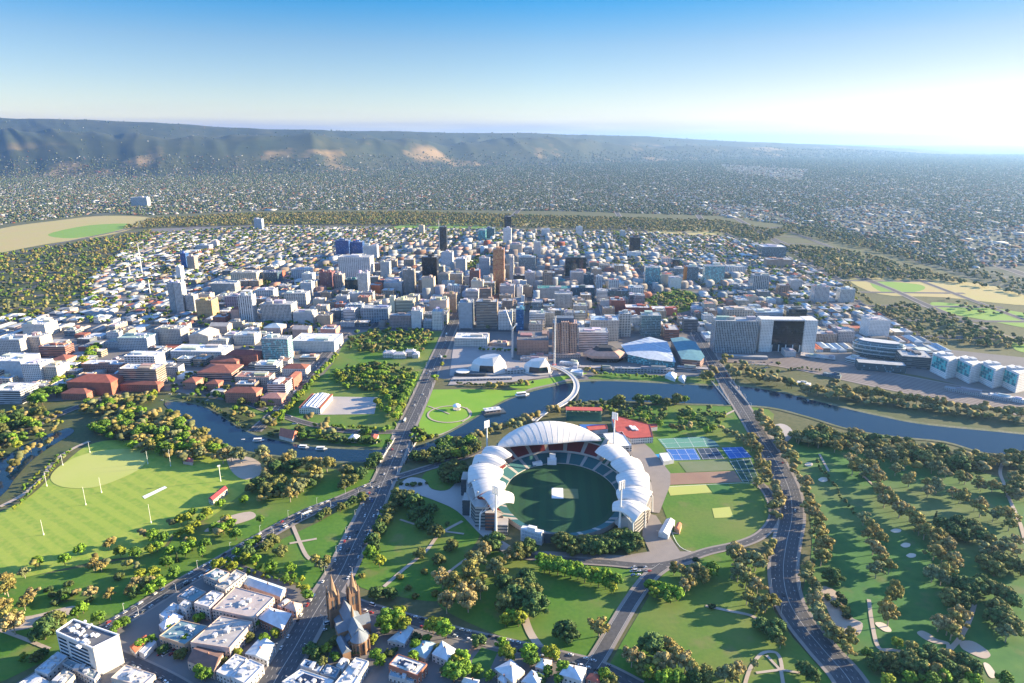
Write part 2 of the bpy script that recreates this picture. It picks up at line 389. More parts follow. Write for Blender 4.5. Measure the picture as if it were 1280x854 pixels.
def suburbs():
    x, y, px, py = sub_points(250000, 2300, 24000, 1.62)
    ind = np.zeros(len(x), bool)
    for q in INDUSTRY: ind |= inside_np(px, py, q)
    op = np.zeros(len(x), bool)
    for q in OPEN: op |= inside_np(px, py, q)
    # streets: gaps in the tree cover along a turned grid
    gx = x*GX[0]+y*GX[1]; gy = x*GY[0]+y*GY[1]
    street = (np.mod(gx, 640) < 26) | (np.mod(gy, 420) < 14)
    dens = fbm(x/700, y/1100, 3, 3)
    ok = ~op & (~ind | (rng.random(len(x)) < .12)) & (~street | (rng.random(len(x)) < .25)) & (rng.random(len(x)) < .45+.9*dens)
    ok &= rng.random(len(x)) < np.clip((260-hill(x, y))/220, .02, 1)
    x, y = x[ok], y[ok]; n = len(x); z = hill(x, y); s_ = 3.5+3.4*rng.random(n)**1.5; s_ *= np.clip(y/6500, .95, 2.6)
    hue = rng.random(n)[:, None]; cols = np.array([.036, .076, .044])*(1-hue)+np.array([.11, .115, .058])*hue
    cols = cols*(.75+.5*rng.random(n)[:, None])
    o = scatter('suburban_trees', BLOBS1, rng.integers(0, 4, n), np.stack([x, y, z-.5], -1), np.stack([s_*1.25, s_*1.25, s_*(.9+.5*rng.random(n))], -1), rng.random(n)*6.3, cols, M_tint)
    stuff(o)
    x, y, px, py = sub_points(54000, 2300, 20000, 1.55)
    gu = x*GX[0]+y*GX[1]; gv = x*GY[0]+y*GY[1]; rowi = np.round(gv/31)
    gu = np.round(gu/19)*19+2*rng.standard_normal(len(x)); gv = rowi*31+np.where(np.mod(rowi, 2) > 0, -5, 5)+1.5*rng.standard_normal(len(x))
    x, y = gu*GX[0]+gv*GY[0], gu*GX[1]+gv*GY[1]
    op = np.zeros(len(x), bool)
    for q in OPEN: op |= inside_np(px, py, q)
    hz = hill(x, y); ok = ~op & (rng.random(len(x)) < np.where(hz < 60, 1, np.where(hz < 230, .45, .02)))
    x, y, px, py = x[ok], y[ok], px[ok], py[ok]; n = len(x)
    pal = np.array([[.62, .64, .66], [.50, .52, .54], [.33, .33, .34], [.30, .13, .085], [.42, .30, .24], [.70, .68, .62], [.22, .24, .27]])
    cols = pal[rng.choice(7, n, p=[.16, .18, .18, .16, .13, .10, .09])]*(.30+.42*rng.random(n)[:, None])
    big = rng.random(n) < .05; w = np.where(big, 26+30*rng.random(n), 11+7*rng.random(n)); l = w*(.6+.5*rng.random(n)); h = np.where(big, 7+4*rng.random(n), 5.2+2.5*rng.random(n))
    h = h*np.clip(y/8000, 1, 1.4)
    o = scatter('suburban_rooftops', [HOUSE, SHED], big.astype(int), np.stack([x, y, hill(x, y)], -1), np.stack([w, l, h], -1), TH+pi/2*rng.integers(0, 2, n)+.1*rng.standard_normal(n), cols, M_tint)
    stuff(o)
suburbs()
# ---------------------------------------------------------------- the air
def haze():
    m = bpy.data.materials.new('haze_air'); m.use_nodes = True; nt = m.node_tree; nt.nodes.clear()
    o_ = nt.nodes.new('ShaderNodeOutputMaterial'); v = nt.nodes.new('ShaderNodeVolumePrincipled')
    v.inputs['Color'].default_value = (.31, .56, 1, 1); v.inputs['Density'].default_value = 2.7e-5; v.inputs['Anisotropy'].default_value = .45
    nt.links.new(v.outputs[0], o_.inputs['Volume'])
    mb = MB(); x, y0, y1, z0, z1 = 72000, -600, 92000, -8.0, 1150
    mb.prism([(-x, y0), (x, y0), (x, y1), (-x, y1)], z0, z1, bottom=True)
    stuff(mb.build('haze', [m]))
haze()
# ================================================================ LAWNS, PAVING, WATER, ROADS
M_lawn = mat('park_lawn', (.065, .185, .018), noise=[(.02, (.13, .22, .024), 1.4, 4), (.25, (.04, .13, .014), 1.2, 3), (.008, (.19, .19, .055), 3.0, 5, .60), (.03, (.20, .165, .075), 4, 5, .70)])
M_bright = mat('bright_lawn', (.13, .30, .020), noise=[(.03, (.20, .33, .035), 1.4, 4)])
M_fairway = mat('golf_fairway', (.045, .170, .034), noise=[(.013, (.10, .205, .042), 1.4, 4), (.09, (.022, .115, .028), 1.3, 4), (.0065, (.13, .15, .055), 3.0, 5, .60), (.03, (.17, .15, .075), 4, 5, .71)])
M_oval = mat('sports_oval_grass', (.15, .30, .04), noise=[(.016, (.20, .30, .06), 1.3, 4)])
M_dry = mat('dry_oval_grass', (.42, .43, .14), noise=[(.02, (.35, .41, .09), 1.3, 4)])
M_dark = mat('dark_park_soil', (.060, .115, .030), noise=[(.02, (.14, .12, .06), 1.8, 4), (.2, (.04, .06, .025), 1.2, 3)])  # dark grass and earth of the parkland and river banks
M_paved = mat('city_paving', (.125, .125, .13), noise=[(.02, (.19, .18, .175), 1.4, 4)])
M_pale = mat('pale_paving', (.42, .39, .37), noise=[(.05, (.33, .31, .30), 1.3, 4)])
M_path = mat('path_gravel', (.44, .37, .30), noise=[(.1, (.36, .30, .25), 1.3, 3)])
M_sand = mat('sand', (.62, .53, .42))
M_dirt = mat('bare_dirt', (.30, .20, .14), noise=[(.03, (.22, .13, .10), 1.4, 4)])
M_site = mat('building_site_ground', (.36, .33, .32), noise=[(.03, (.26, .24, .24), 1.3, 4)])
M_asph = mat('asphalt', (.075, .08, .092), noise=[(.03, (.11, .11, .118), 1.7, 5), (.4, (.055, .058, .066), 1.6, 3)])
M_foot = mat('footway', (.27, .24, .22), noise=[(.1, (.21, .19, .18), 1.2, 3)])
M_line = mat('road_paint', (.42, .42, .41))
M_rail = mat('railway_ballast', (.27, .235, .225), noise=[(.02, (.20, .17, .16), 1.6, 5)])
M_white = mat('white_paint', (.80, .80, .80), .5)
M_yellow = mat('dry_yellow_field', (.36, .34, .12), noise=[(.008, (.40, .31, .16), 1.4, 4)])
def stripes(m, c2, w, ang):
    """mown bands across a lawn"""
    nt = m.node_tree; b = nt.nodes['Principled BSDF']; src = b.inputs['Base Color'].links[0].from_socket
    g = nt.nodes.new('ShaderNodeNewGeometry'); mp = nt.nodes.new('ShaderNodeMapping'); mp.vector_type = 'TEXTURE'; mp.inputs['Rotation'].default_value = (0, 0, ang); nt.links.new(g.outputs['Position'], mp.inputs[0])
    s_ = nt.nodes.new('ShaderNodeSeparateXYZ'); nt.links.new(mp.outputs[0], s_.inputs[0])
    k = nt.nodes.new('ShaderNodeMath'); k.operation = 'MULTIPLY'; nt.links.new(s_.outputs[0], k.inputs[0]); k.inputs[1].default_value = pi/w
    q = nt.nodes.new('ShaderNodeMath'); q.operation = 'SINE'; nt.links.new(k.outputs[0], q.inputs[0])
    mr = nt.nodes.new('ShaderNodeMapRange'); nt.links.new(q.outputs[0], mr.inputs[0]); mr.inputs[1].default_value = -.25; mr.inputs[2].default_value = .25; mr.inputs[4].default_value = .6
    mix = nt.nodes.new('ShaderNodeMix'); mix.data_type = 'RGBA'; nt.links.new(mr.outputs[0], mix.inputs[0]); nt.links.new(src, mix.inputs[6]); mix.inputs[7].default_value = (*c2, 1)
    nt.links.new(mix.outputs[2], b.inputs['Base Color'])
M_ovalb = mat('mown_sports_oval', (.275, .345, .05), noise=[(.012, (.38, .365, .085), 1.3, 5), (.15, (.12, .26, .025), 1.4, 3)]); stripes(M_ovalb, (.29, .357, .055), 9, radians(55))
sheet('city_ground', [(-200, 398), (60, 392), (120, 372), (118, 345), (150, 318), (190, 286), (330, 281), (500, 284), (640, 287), (760, 289), (900, 294), (955, 304), (1010, 332), (1045, 350), (1080, 380), (1130, 408), (1175, 436), (1500, 470), (1500, 560), (1280, 500), (1150, 470), (1060, 455), (980, 442), (900, 448), (880, 470), (700, 479), (640, 470), (570, 476), (530, 470), (500, 500), (380, 520), (250, 495), (180, 484), (90, 500), (-200, 520)], .10, M_paved, 0)
def lawns():
    L = [('sports_oval_lawn', M_ovalb, [(-60, 655), (0, 640), (35, 622), (62, 598), (85, 575), (112, 556), (150, 550), (205, 557), (262, 566), (315, 578), (335, 595), (305, 632), (262, 648), (222, 662), (195, 690), (120, 702), (30, 722), (-80, 740)]),
         ('park_lawn', M_lawn, [(-120, 745), (30, 722), (195, 690), (222, 662), (262, 648), (335, 595), (400, 585), (478, 590), (440, 618), (380, 648), (290, 692), (220, 726), (140, 784), (70, 820), (-60, 860)]),
         ('park_lawn', M_lawn, [(255, 722), (400, 652), (470, 610), (462, 640), (440, 690), (415, 722), (395, 736), (340, 720)]),
         ('riverside_lawn', M_bright, [(522, 515), (532, 490), (560, 487), (600, 487), (640, 488), (668, 487), (655, 498), (610, 516), (580, 529), (550, 543), (528, 541)]),
         ('riverside_lawn', M_bright, [(636, 482), (690, 472), (735, 466), (700, 477), (662, 486)]),
         ('gardens_lawn', M_lawn, [(497, 606), (530, 612), (560, 628), (590, 655), (600, 668), (580, 700), (556, 735), (545, 752), (480, 742), (446, 730), (450, 700), (478, 650)]),
         ('stadium_green', M_lawn, [(527, 598), (545, 582), (580, 576), (578, 592), (560, 612), (538, 610)]),
         ('park_lawn', M_lawn, [(585, 690), (660, 694), (720, 700), (780, 712), (818, 712), (790, 752), (738, 828), (660, 806), (600, 785), (548, 756), (560, 730)]),
         ('park_lawn', M_lawn, [(758, 838), (800, 765), (835, 712), (880, 694), (930, 688), (965, 700), (960, 745), (985, 790), (1020, 830), (1040, 870), (740, 880)]),
         ('practice_oval_lawn', M_lawn, [(832, 608), (942, 604), (957, 620), (965, 645), (955, 666), (925, 683), (880, 692), (850, 684), (836, 655)]),
         ('park_lawn', M_lawn, [(795, 546), (905, 534), (948, 550), (962, 606), (830, 608), (815, 580)]), ('golf_course_lawn', M_fairway, [(985, 552), (1020, 544), (1120, 562), (1290, 610), (1500, 700), (1400, 900), (1100, 900), (1066, 856), (1012, 785), (1004, 740), (1015, 680), (1005, 610)]),
         ('river_bank_grass', M_lawn, [(770, 520), (840, 505), (960, 512), (950, 545), (900, 560), (830, 545), (790, 545)]),
         ('river_bank_grass', M_lawn, [(735, 473), (760, 467), (830, 470), (900, 473), (905, 480), (830, 478), (760, 475)]),
         ('garden_ground', M_lawn, [(405, 468), (440, 420), (500, 412), (560, 416), (545, 440), (510, 500), (480, 560), (400, 552), (340, 540), (280, 515), (330, 500)]),
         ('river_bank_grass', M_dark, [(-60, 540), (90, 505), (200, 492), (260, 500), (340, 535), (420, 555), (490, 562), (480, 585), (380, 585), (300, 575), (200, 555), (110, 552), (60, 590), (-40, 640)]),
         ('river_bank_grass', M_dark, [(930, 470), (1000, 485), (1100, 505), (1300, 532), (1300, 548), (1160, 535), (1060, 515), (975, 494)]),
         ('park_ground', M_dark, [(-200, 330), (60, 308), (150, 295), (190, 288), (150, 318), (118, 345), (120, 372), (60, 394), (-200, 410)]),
         ('field', M_yellow, [(-80, 312), (0, 286), (70, 276), (130, 270), (190, 273), (150, 291), (60, 305), (-40, 322)]),
         ('field', M_oval, [(60, 293), (110, 282), (165, 280), (140, 290), (90, 298)]),
         ('field', M_oval, [(490, 287), (505, 281), (540, 279), (600, 280), (612, 284), (560, 287)]), ('field', M_oval, [(455, 273), (478, 270), (490, 272), (475, 275)]),
         ('field', M_yellow, [(640, 281), (680, 278), (720, 281), (690, 285)]), ('field', M_yellow, [(800, 290), (850, 281), (905, 283), (912, 292), (860, 294)]),
         ('field', M_yellow, [(1062, 349), (1120, 348), (1200, 352), (1290, 366), (1290, 382), (1180, 372), (1100, 368)]), ('field', M_oval, [(1090, 352), (1150, 356), (1150, 364), (1105, 366)]),
         ('field', M_oval, [(1165, 378), (1230, 384), (1300, 396), (1300, 412), (1230, 400), (1180, 390)]), ('field', M_yellow, [(1035, 322), (1075, 324), (1080, 332), (1045, 330)]), ('field', M_oval, [(1265, 425), (1300, 428), (1300, 442), (1270, 438)]),
         ('square_lawn', M_lawn, [(806, 372), (850, 362), (872, 370), (862, 388), (820, 392)]), ('square_lawn', M_lawn, [(575, 335), (600, 318), (608, 325), (590, 345)])]
    for k, (n, m, p) in enumerate(L): sheet(n, p, .14+.009*k, m, 4)
lawns()
def patches():
    z = [.40]
    def sh(n, p, m, sm=4): z[0] += .006; return sheet(n, p, z[0], m, sm)
    sh('dry_grass_patch', [(63, 599), (72, 585), (95, 572), (130, 563), (175, 562), (186, 568), (178, 584), (150, 599), (115, 610), (78, 609)], M_dry)
    sh('cricket_pitch_strip', [(178, 621), (206, 608), (209, 610), (181, 624)], M_white, 0)
    sh('dry_grass_patch', [(285, 570), (318, 574), (330, 590), (308, 600), (290, 590)], M_path)
    sh('dry_grass_patch', [(0, 775), (40, 770), (90, 758), (95, 765), (40, 785), (0, 790)], M_path)
    sh('dry_grass_patch', [(255, 665), (280, 648), (312, 640), (318, 648), (280, 660)], M_path)
    sh('dry_grass_patch', [(890, 636), (912, 634), (917, 647), (893, 648)], M_dry, 0)
    sh('practice_pitches', [(833, 608), (882, 606), (890, 616), (838, 620)], M_dry, 0)
    sh('practice_pitches', [(884, 606), (910, 605), (916, 616), (892, 618)], M_fairway, 0)
    # courts and pools beside the stadium
    sh('tennis_court', [(822, 549), (880, 546), (886, 559), (832, 561)], mat('green_court', (.10, .26, .20)), 0)
    sh('tennis_court', [(880, 546), (894, 552), (900, 559), (886, 559)], mat('teal_court', (.06, .15, .16)), 0)
    M_blue = mat('blue_court', (.03, .13, .40)); M_navy = mat('dark_court', (.02, .045, .085)); M_gcourt = mat('dark_green_court', (.02, .075, .05))
    sh('tennis_court', [(832, 562), (868, 561), (876, 575), (841, 576)], M_blue, 0)
    sh('tennis_court', [(870, 561), (896, 560), (906, 574), (878, 575)], M_navy, 0)
    sh('tennis_court', [(902, 560), (928, 559), (940, 572), (912, 574)], M_blue, 0)
    sh('practice_field', [(848, 578), (908, 575), (918, 588), (858, 591)], mat('worn_grass', (.17, .19, .11), noise=[(.04, (.11, .16, .07), 1.3, 4)]), 0)
    sh('tennis_court', [(911, 576), (938, 573), (950, 602), (928, 603)], M_gcourt, 0)
    sh('dirt_field', [(818, 593), (918, 589), (927, 603), (828, 607)], M_dirt, 0)
    sh('tennis_court', [(812, 577), (828, 576), (835, 590), (820, 591)], M_navy, 0)
    sh('swimming_pool', [(806, 569), (827, 568), (830, 573), (809, 574)], mat('pool_water', (.03, .26, .50), .1), 0)
    sh('tennis_court', [(724, 531), (756, 531), (760, 539), (728, 539)], M_blue, 0)
    # court lines
    ln = MB()
    for q in ([(822, 549), (880, 546), (886, 559), (832, 561)], [(832, 562), (868, 561), (876, 575), (841, 576)], [(870, 561), (896, 560), (906, 574), (878, 575)], [(902, 560), (928, 559), (940, 572), (912, 574)], [(911, 576), (938, 573), (950, 602), (928, 603)], [(812, 577), (828, 576), (835, 590), (820, 591)]):
        W_ = [G(*p) for p in q]; n = 3
        for k in range(n+1):
            f = .04+.92*k/n; a = [W_[0][i]*(1-f)+W_[1][i]*f for i in (0, 1)]; c = [W_[3][i]*(1-f)+W_[2][i]*f for i in (0, 1)]; ribbon(ln, [a, c], .3, .55)
        for f in (.06, .5, .94):
            a = [W_[0][i]*(1-f)+W_[3][i]*f for i in (0, 1)]; c = [W_[1][i]*(1-f)+W_[2][i]*f for i in (0, 1)]; ribbon(ln, [a, c], .3, .556)
    ring = px_line([(836, 655), (850, 684), (880, 691), (925, 682), (954, 665), (964, 645), (956, 620), (942, 605), (890, 606), (834, 609)]); ribbon(ln, ring, .5, .56)
    struct(ln.build('court_lines', [M_white]))
    # golf bunkers
    for (x, y, a, b) in ((1011, 581, 5, 2.6), (1029, 600, 6, 3), (1120, 664, 6.5, 2.6), (1132, 682, 6, 3), (1139, 695, 6, 2.8)):
        sh('sand_bunker', [(x+a*cos(k*pi/5)*(1+.12*sin(3*k)), y+b*sin(k*pi/5)) for k in range(10)], M_sand)
    sh('sand_bunker', [(1094, 779), (1103, 779), (1112, 785), (1114, 790), (1106, 790), (1097, 784)], M_sand)
    sh('sand_bunker', [(1146, 792), (1152, 789), (1162, 793), (1170, 799), (1184, 803), (1186, 806), (1170, 805), (1156, 800)], M_path)
    sh('sand_bunker', [(1200, 803), (1215, 802), (1232, 812), (1238, 820), (1230, 824), (1214, 818), (1202, 811)], M_path)
    sh('sand_bunker', [(1229, 830), (1236, 831), (1244, 842), (1243, 848), (1236, 846)], M_sand)
    sh('bare_ground', [(1025, 735), (1045, 740), (1062, 770), (1078, 780), (1072, 795), (1050, 790), (1035, 765)], M_path)
    sh('bare_ground', [(952, 540), (975, 530), (990, 538), (985, 552), (960, 556)], M_pale)
    # paving
    sh('stadium_plaza', [(510, 598), (530, 600), (540, 612), (562, 612), (580, 590), (590, 600), (600, 640), (620, 670), (640, 685), (628, 690), (600, 668), (572, 640), (548, 628), (520, 618), (498, 612)], M_pale)
    sh('parade_ground', [(395, 500), (402, 496), (472, 497), (468, 518), (400, 519), (380, 515)], M_pale, 0)
    sh('building_site', [(562, 470), (567, 430), (592, 432), (640, 434), (640, 460), (600, 475)], M_site, 0)
    sh('terrace_paving', [(560, 482), (575, 455), (640, 450), (700, 455), (720, 466), (640, 478)], M_site, 0)
    sh('bank_promenade', [(660, 487), (690, 480), (722, 470), (735, 468), (722, 474), (700, 480), (665, 492), (620, 515), (560, 545), (552, 545), (600, 518), (640, 500)], M_foot, 3)
    sh('stadium_forecourt', [(804, 640), (820, 645), (835, 668), (850, 690), (880, 690), (868, 706), (820, 712), (790, 705), (700, 700), (640, 690), (690, 690), (780, 695), (812, 690), (803, 670)], M_foot, 0)
    sh('stadium_forecourt', [(742, 542), (800, 550), (814, 562), (838, 592), (838, 606), (824, 642), (806, 640), (814, 602), (790, 570), (758, 558)], M_foot, 0)
    sh('village_yard', [(150, 786), (250, 720), (300, 705), (375, 735), (392, 745), (360, 800), (325, 860), (-20, 880), (60, 830)], M_paved, 0)
    sh('village_yard', [(432, 755), (470, 765), (560, 795), (650, 815), (760, 842), (780, 880), (390, 880)], M_paved, 0)
    sh('garden_plot', [(590, 826), (602, 810), (622, 816), (608, 848), (588, 852)], M_fairway, 0)
    sh('clay_court', [(583, 817), (591, 808), (596, 811), (588, 820)], M_dirt, 0)
patches()
# ---------------------------------------------------------------- river
def water_mat():
    m = bpy.data.materials.new('river_water'); m.use_nodes = True; nt = m.node_tree; b = nt.nodes['Principled BSDF']
    b.inputs['Base Color'].default_value = (.005, .022, .045, 1); b.inputs['Roughness'].default_value = .13; b.inputs['Specular IOR Level'].default_value = .15
    g = nt.nodes.new('ShaderNodeNewGeometry'); n = nt.nodes.new('ShaderNodeTexNoise'); n.inputs['Scale'].default_value = .22; n.inputs['Detail'].default_value = 4
    bp = nt.nodes.new('ShaderNodeBump'); bp.inputs['Strength'].default_value = .18; bp.inputs['Distance'].default_value = .35
    nt.links.new(g.outputs['Position'], n.inputs['Vector']); nt.links.new(n.outputs[0], bp.inputs['Height']); nt.links.new(bp.outputs[0], b.inputs['Normal'])
    return m
M_water = water_mat()
M_bank = mat('river_bank_earth', (.14, .145, .07), noise=[(.06, (.27, .24, .20), 2.2, 4, .56), (.3, (.05, .085, .03), 1.5, 3)])
RIV_UP = [(206, 504), (238, 505), (265, 514), (290, 530), (315, 543), (350, 552), (400, 560), (470, 563), (520, 558), (553, 546), (580, 532), (610, 514), (635, 501), (662, 491), (690, 484), (715, 479), (760, 477), (830, 480), (890, 483), (930, 484), (975, 491), (1020, 502), (1060, 512), (1100, 521), (1160, 532), (1300, 546), (1700, 590)]
RIV_LO = [(1700, 660), (1300, 576), (1230, 566), (1180, 552), (1120, 546), (1060, 536), (1010, 521), (960, 509), (900, 506), (830, 504), (750, 501), (725, 504), (700, 508), (680, 517), (650, 522), (620, 532), (590, 543), (562, 556), (540, 567), (500, 577), (420, 577), (350, 570), (300, 562), (262, 545), (240, 530), (218, 518)]
sheet('river_bank', [(x, y-2.5) for x, y in RIV_UP]+[(x, y+2) for x, y in RIV_LO], .68, M_bank, 3)
sheet('river', RIV_UP+RIV_LO, .72, M_water, 4)
sheet('river', [(-80, 610), (0, 575), (25, 560), (50, 548), (82, 536), (92, 541), (62, 560), (38, 578), (18, 600), (0, 622), (-80, 680)], .72, M_water, 4)
# ---------------------------------------------------------------- roads
ROADS = {}; NROAD = [0]
def road(name, px, w, foot=3.2, z=.84, lanes=1, dash=True, edge=False, pts=None):
    pts = pts or px_line(px)
    ROADS[name] = pts; NROAD[0] += 1; z += .007*(NROAD[0] % 37)
    mb = MB()
    if foot: ribbon(mb, pts, w+2*foot, z, 1)
    ribbon(mb, pts, w, z+.05, 0)
    o = struct(mb.build('road', [M_asph, M_foot]))
    mk = MB()
    def off(d): return [((a[0]+b[0])/2, (a[1]+b[1])/2) for a, b in zip(*ribbon_pts(pts, 2*d))] if d == 0 else ribbon_pts(pts, 2*abs(d))[0 if d > 0 else 1]
    offs = [0] if lanes <= 1 else [k*w/(2*lanes)*1.0 for k in range(-lanes+1, lanes)]
    if dash:
        for d in offs:
            ln = off(d)
            if d == 0 and lanes > 1:
                ribbon(mk, ln, .4, z+.09)
            else:
                for (x, y, h) in along(ln, 9.0): mk.box(x, y, z+.06, 3.0, .22, .03, h)
    if edge:
        for d in (w/2-.5, -(w/2-.5)): ribbon(mk, off(d), .35, z+.09)
    if mk.f: struct(mk.build('road_markings', [M_line]))
    return pts
KWR = road('king', [(318, 905), (345, 850), (368, 812), (392, 770), (412, 738), (428, 712), (445, 675), (465, 635), (484, 592), (497, 562), (508, 535), (522, 505), (538, 468), (552, 437), (566, 405), (577, 383)], 24, 4, lanes=3)
MONT = road('mont', [(1085, 905), (1062, 852), (1028, 812), (1002, 780), (985, 750), (979, 715), (983, 680), (990, 645), (986, 612), (970, 578), (952, 550), (934, 520), (916, 492), (900, 466), (884, 440), (868, 412), (856, 392)], 23, 3.5, lanes=3)
SEA = road('avenue', [(60, 840), (130, 790), (172, 764), (222, 733), (275, 703), (330, 671), (382, 643), (425, 626), (462, 610), (492, 598)], 15, 3, lanes=2)
PEN = road('terrace', [(415, 742), (436, 752), (470, 764), (520, 778), (575, 793), (640, 808), (700, 822), (752, 836), (800, 860)], 11, 2.5)
MHL = road('hill path', [(728, 850), (748, 822), (770, 785), (790, 752), (812, 722), (830, 708)], 11, 2.5, edge=True, dash=False)
WMD = road('drive', [(640, 694), (700, 700), (760, 704), (812, 708), (850, 702), (885, 690), (925, 681), (952, 669), (967, 650), (966, 630), (956, 612), (945, 602)], 8, 2.5)
WMD2 = road('drive', [(497, 597), (540, 584), (580, 572), (606, 560)], 9, 3)
VIA = road('lane', [(110, 806), (165, 828), (215, 852), (260, 880)], 10, 2)
FRE = road('cross road', [(-60, 590), (0, 556), (45, 532), (90, 512), (130, 498)], 12, 2.5)
VIC = road('drive', [(130, 497), (200, 482), (262, 490), (330, 512), (385, 530), (440, 540), (505, 540)], 10, 2)
KIN = road('street', [(318, 540), (352, 508), (384, 470), (410, 440), (432, 416)], 16, 3, lanes=2)
def on(x, y, a): return G(x, y)
# the city's streets
NT0 = G(582, 413); STREETS = []
def grid_pt(u, v): return (NT0[0]+u*GX[0]+v*GX[1]*-1*-1*0+v*GY[0], NT0[1]+u*GX[1]+v*GY[1])
EW = [-140, 0, 150, 300, 470, 640, 830, 1020, 1230, 1440, 1660, 1880, 2010]
NS = [-1880, -1600, -1330, -1080, -860, -640, -430, -215, 0, 135, 310, 480, 640, 820, 1010, 1180, 1330]
def city_streets():
    for k, v in list(enumerate(EW))[1:]: road('ew%d' % k, None, 20 if k in (1, 7, 12) else 13, 3, z=.50, dash=False, pts=[grid_pt(-1880+40*i, v) for i in range(82)])
    for k, u in enumerate(NS): road('ns%d' % k, None, 26 if u == 0 else 13, 3, z=.66, dash=False, pts=[grid_pt(u, 1+40*i) for i in range(52)])
city_streets()
def far_road(px, w): road('far road', px, w, 5, z=.6, dash=False)
for px, w in (([(640, 272), (655, 255), (668, 238), (678, 222), (684, 210)], 22), ([(790, 292), (775, 272), (762, 250), (750, 232)], 20), ([(455, 292), (480, 270), (505, 250), (540, 232)], 20), ([(880, 280), (868, 262), (850, 235), (835, 215)], 24), ([(140, 232), (148, 215), (150, 205)], 26), ([(1050, 352), (1000, 320), (950, 290), (900, 262), (860, 240)], 22), ([(1280, 430), (1180, 392), (1110, 360), (1050, 340)], 14), ([(1300, 350), (1200, 318), (1110, 300), (1040, 280), (980, 262)], 30)): far_road(px, w)
def paths():
    mb = MB(); zz = .60
    for px, w in (([(0, 788), (30, 799), (62, 812)], 3.5), ([(0, 634), (30, 618), (55, 596), (66, 578), (90, 562), (112, 552)], 6), ([(520, 540), (545, 545), (575, 533), (612, 515), (650, 498)], 3.5),
                  ([(480, 734), (505, 712), (532, 690), (550, 668), (578, 652)], 4), ([(655, 770), (662, 790), (674, 808), (690, 822)], 7), ([(500, 650), (540, 662), (580, 668)], 3),
                  ([(882, 758), (910, 764), (935, 769), (946, 774)], 3.5), ([(365, 655), (380, 690), (388, 700)], 4), ([(362, 680), (396, 674)], 3.5), ([(545, 728), (575, 705), (600, 688)], 3),
                  ([(1086, 750), (1090, 780), (1098, 810), (1115, 813), (1130, 816)], 3.5), ([(1218, 755), (1212, 775), (1200, 798), (1188, 812)], 4), ([(1186, 806), (1186, 820)], 4), ([(1024, 568), (1036, 590)], 3), ([(1075, 592), (1095, 610), (1110, 625)], 3),
                  ([(1256, 572), (1250, 590), (1255, 605), (1262, 625), (1275, 655), (1282, 680)], 4), ([(535, 508), (552, 514), (562, 518)], 2.6), ([(583, 510), (588, 520), (578, 528)], 2.6), ([(930, 860), (938, 836), (952, 818), (968, 816), (975, 824), (978, 840)], 3), ([(975, 838), (945, 842)], 2.5), ([(975, 838), (958, 820)], 2.5), ([(976, 838), (1000, 842)], 2.5), ([(976, 838), (980, 862)], 3), ([(905, 520), (935, 505)], 4),
                  ([(820, 664), (850, 668)], 2.5), ([(720, 560), (700, 545), (640, 560), (600, 570)], 5)):
        ribbon(mb, px_line(px), w, zz); zz += .006
    c = G(562, 518)
    ring = [(c[0]+34*cos(k*pi/16), c[1]+34*sin(k*pi/16)) for k in range(33)]; ribbon(mb, ring, 3, zz)
    struct(mb.build('path', [M_path]))
paths()
def railway():
    pts = px_line([(855, 441), (900, 443), (960, 447), (1020, 457), (1080, 470), (1150, 484), (1220, 497), (1320, 516), (1500, 550)])
    mb = MB(); ribbon(mb, pts, 105, .5); struct(mb.build('railway_yard', [M_rail]))
    r = MB()
    for k in range(-5, 6):
        L = [((a[0]*(.5+k*.08)+b[0]*(.5-k*.08)), (a[1]*(.5+k*.08)+b[1]*(.5-k*.08))) for a, b in zip(*ribbon_pts(pts, 105))]
        ribbon(r, L, 3.4, .56)
    struct(r.build('railway_tracks', [mat('track_bed', (.085, .07, .068), .8, noise=[(.05, (.13, .11, .105), 1.4, 4)])]))
railway()
# ================================================================ THE STADIUM
M_roofw = mat('white_roof_membrane', (.68, .67, .65), .55, noise=[(.10, (.58, .57, .55), 1.6, 4), (.5, (.62, .60, .57), 2, 3)])
M_steel = mat('white_steel', (.74, .74, .73), .4)
M_conc = mat('pale_concrete', (.42, .40, .38), .8, noise=[(.2, (.36, .34, .32), 1.2, 3)])
M_dgrey = mat('dark_cladding', (.07, .085, .10), .5)
M_teal = mat('teal_seats', (.035, .135, .150), .7); M_maroon = mat('maroon_seats', (.17, .028, .032), .7); M_green = mat('green_seats', (.030, .12, .09), .7)
M_brick = mat('red_brick', (.30, .135, .085), .9, noise=[(.5, (.24, .10, .065), 1.3, 3)])
M_glass = mat('dark_window_glass', (.02, .035, .05), .08, spec=.6)
SC = (G(701, 621)[0], G(701, 621)[1])
def SE(phi, r, z=0, ax=61.5, ay=77.5):
    """a point r metres outside the playing field's ellipse at bearing phi"""
    c, s_ = cos(phi), sin(phi); n = math.hypot(c/ax, s_/ay)
    x, y = (ax*c+r*c/ax/n, ay*s_+r*s_/ay/n); x, y = rot2(x, y, TH)
    return (SC[0]+x, SC[1]+y, z)
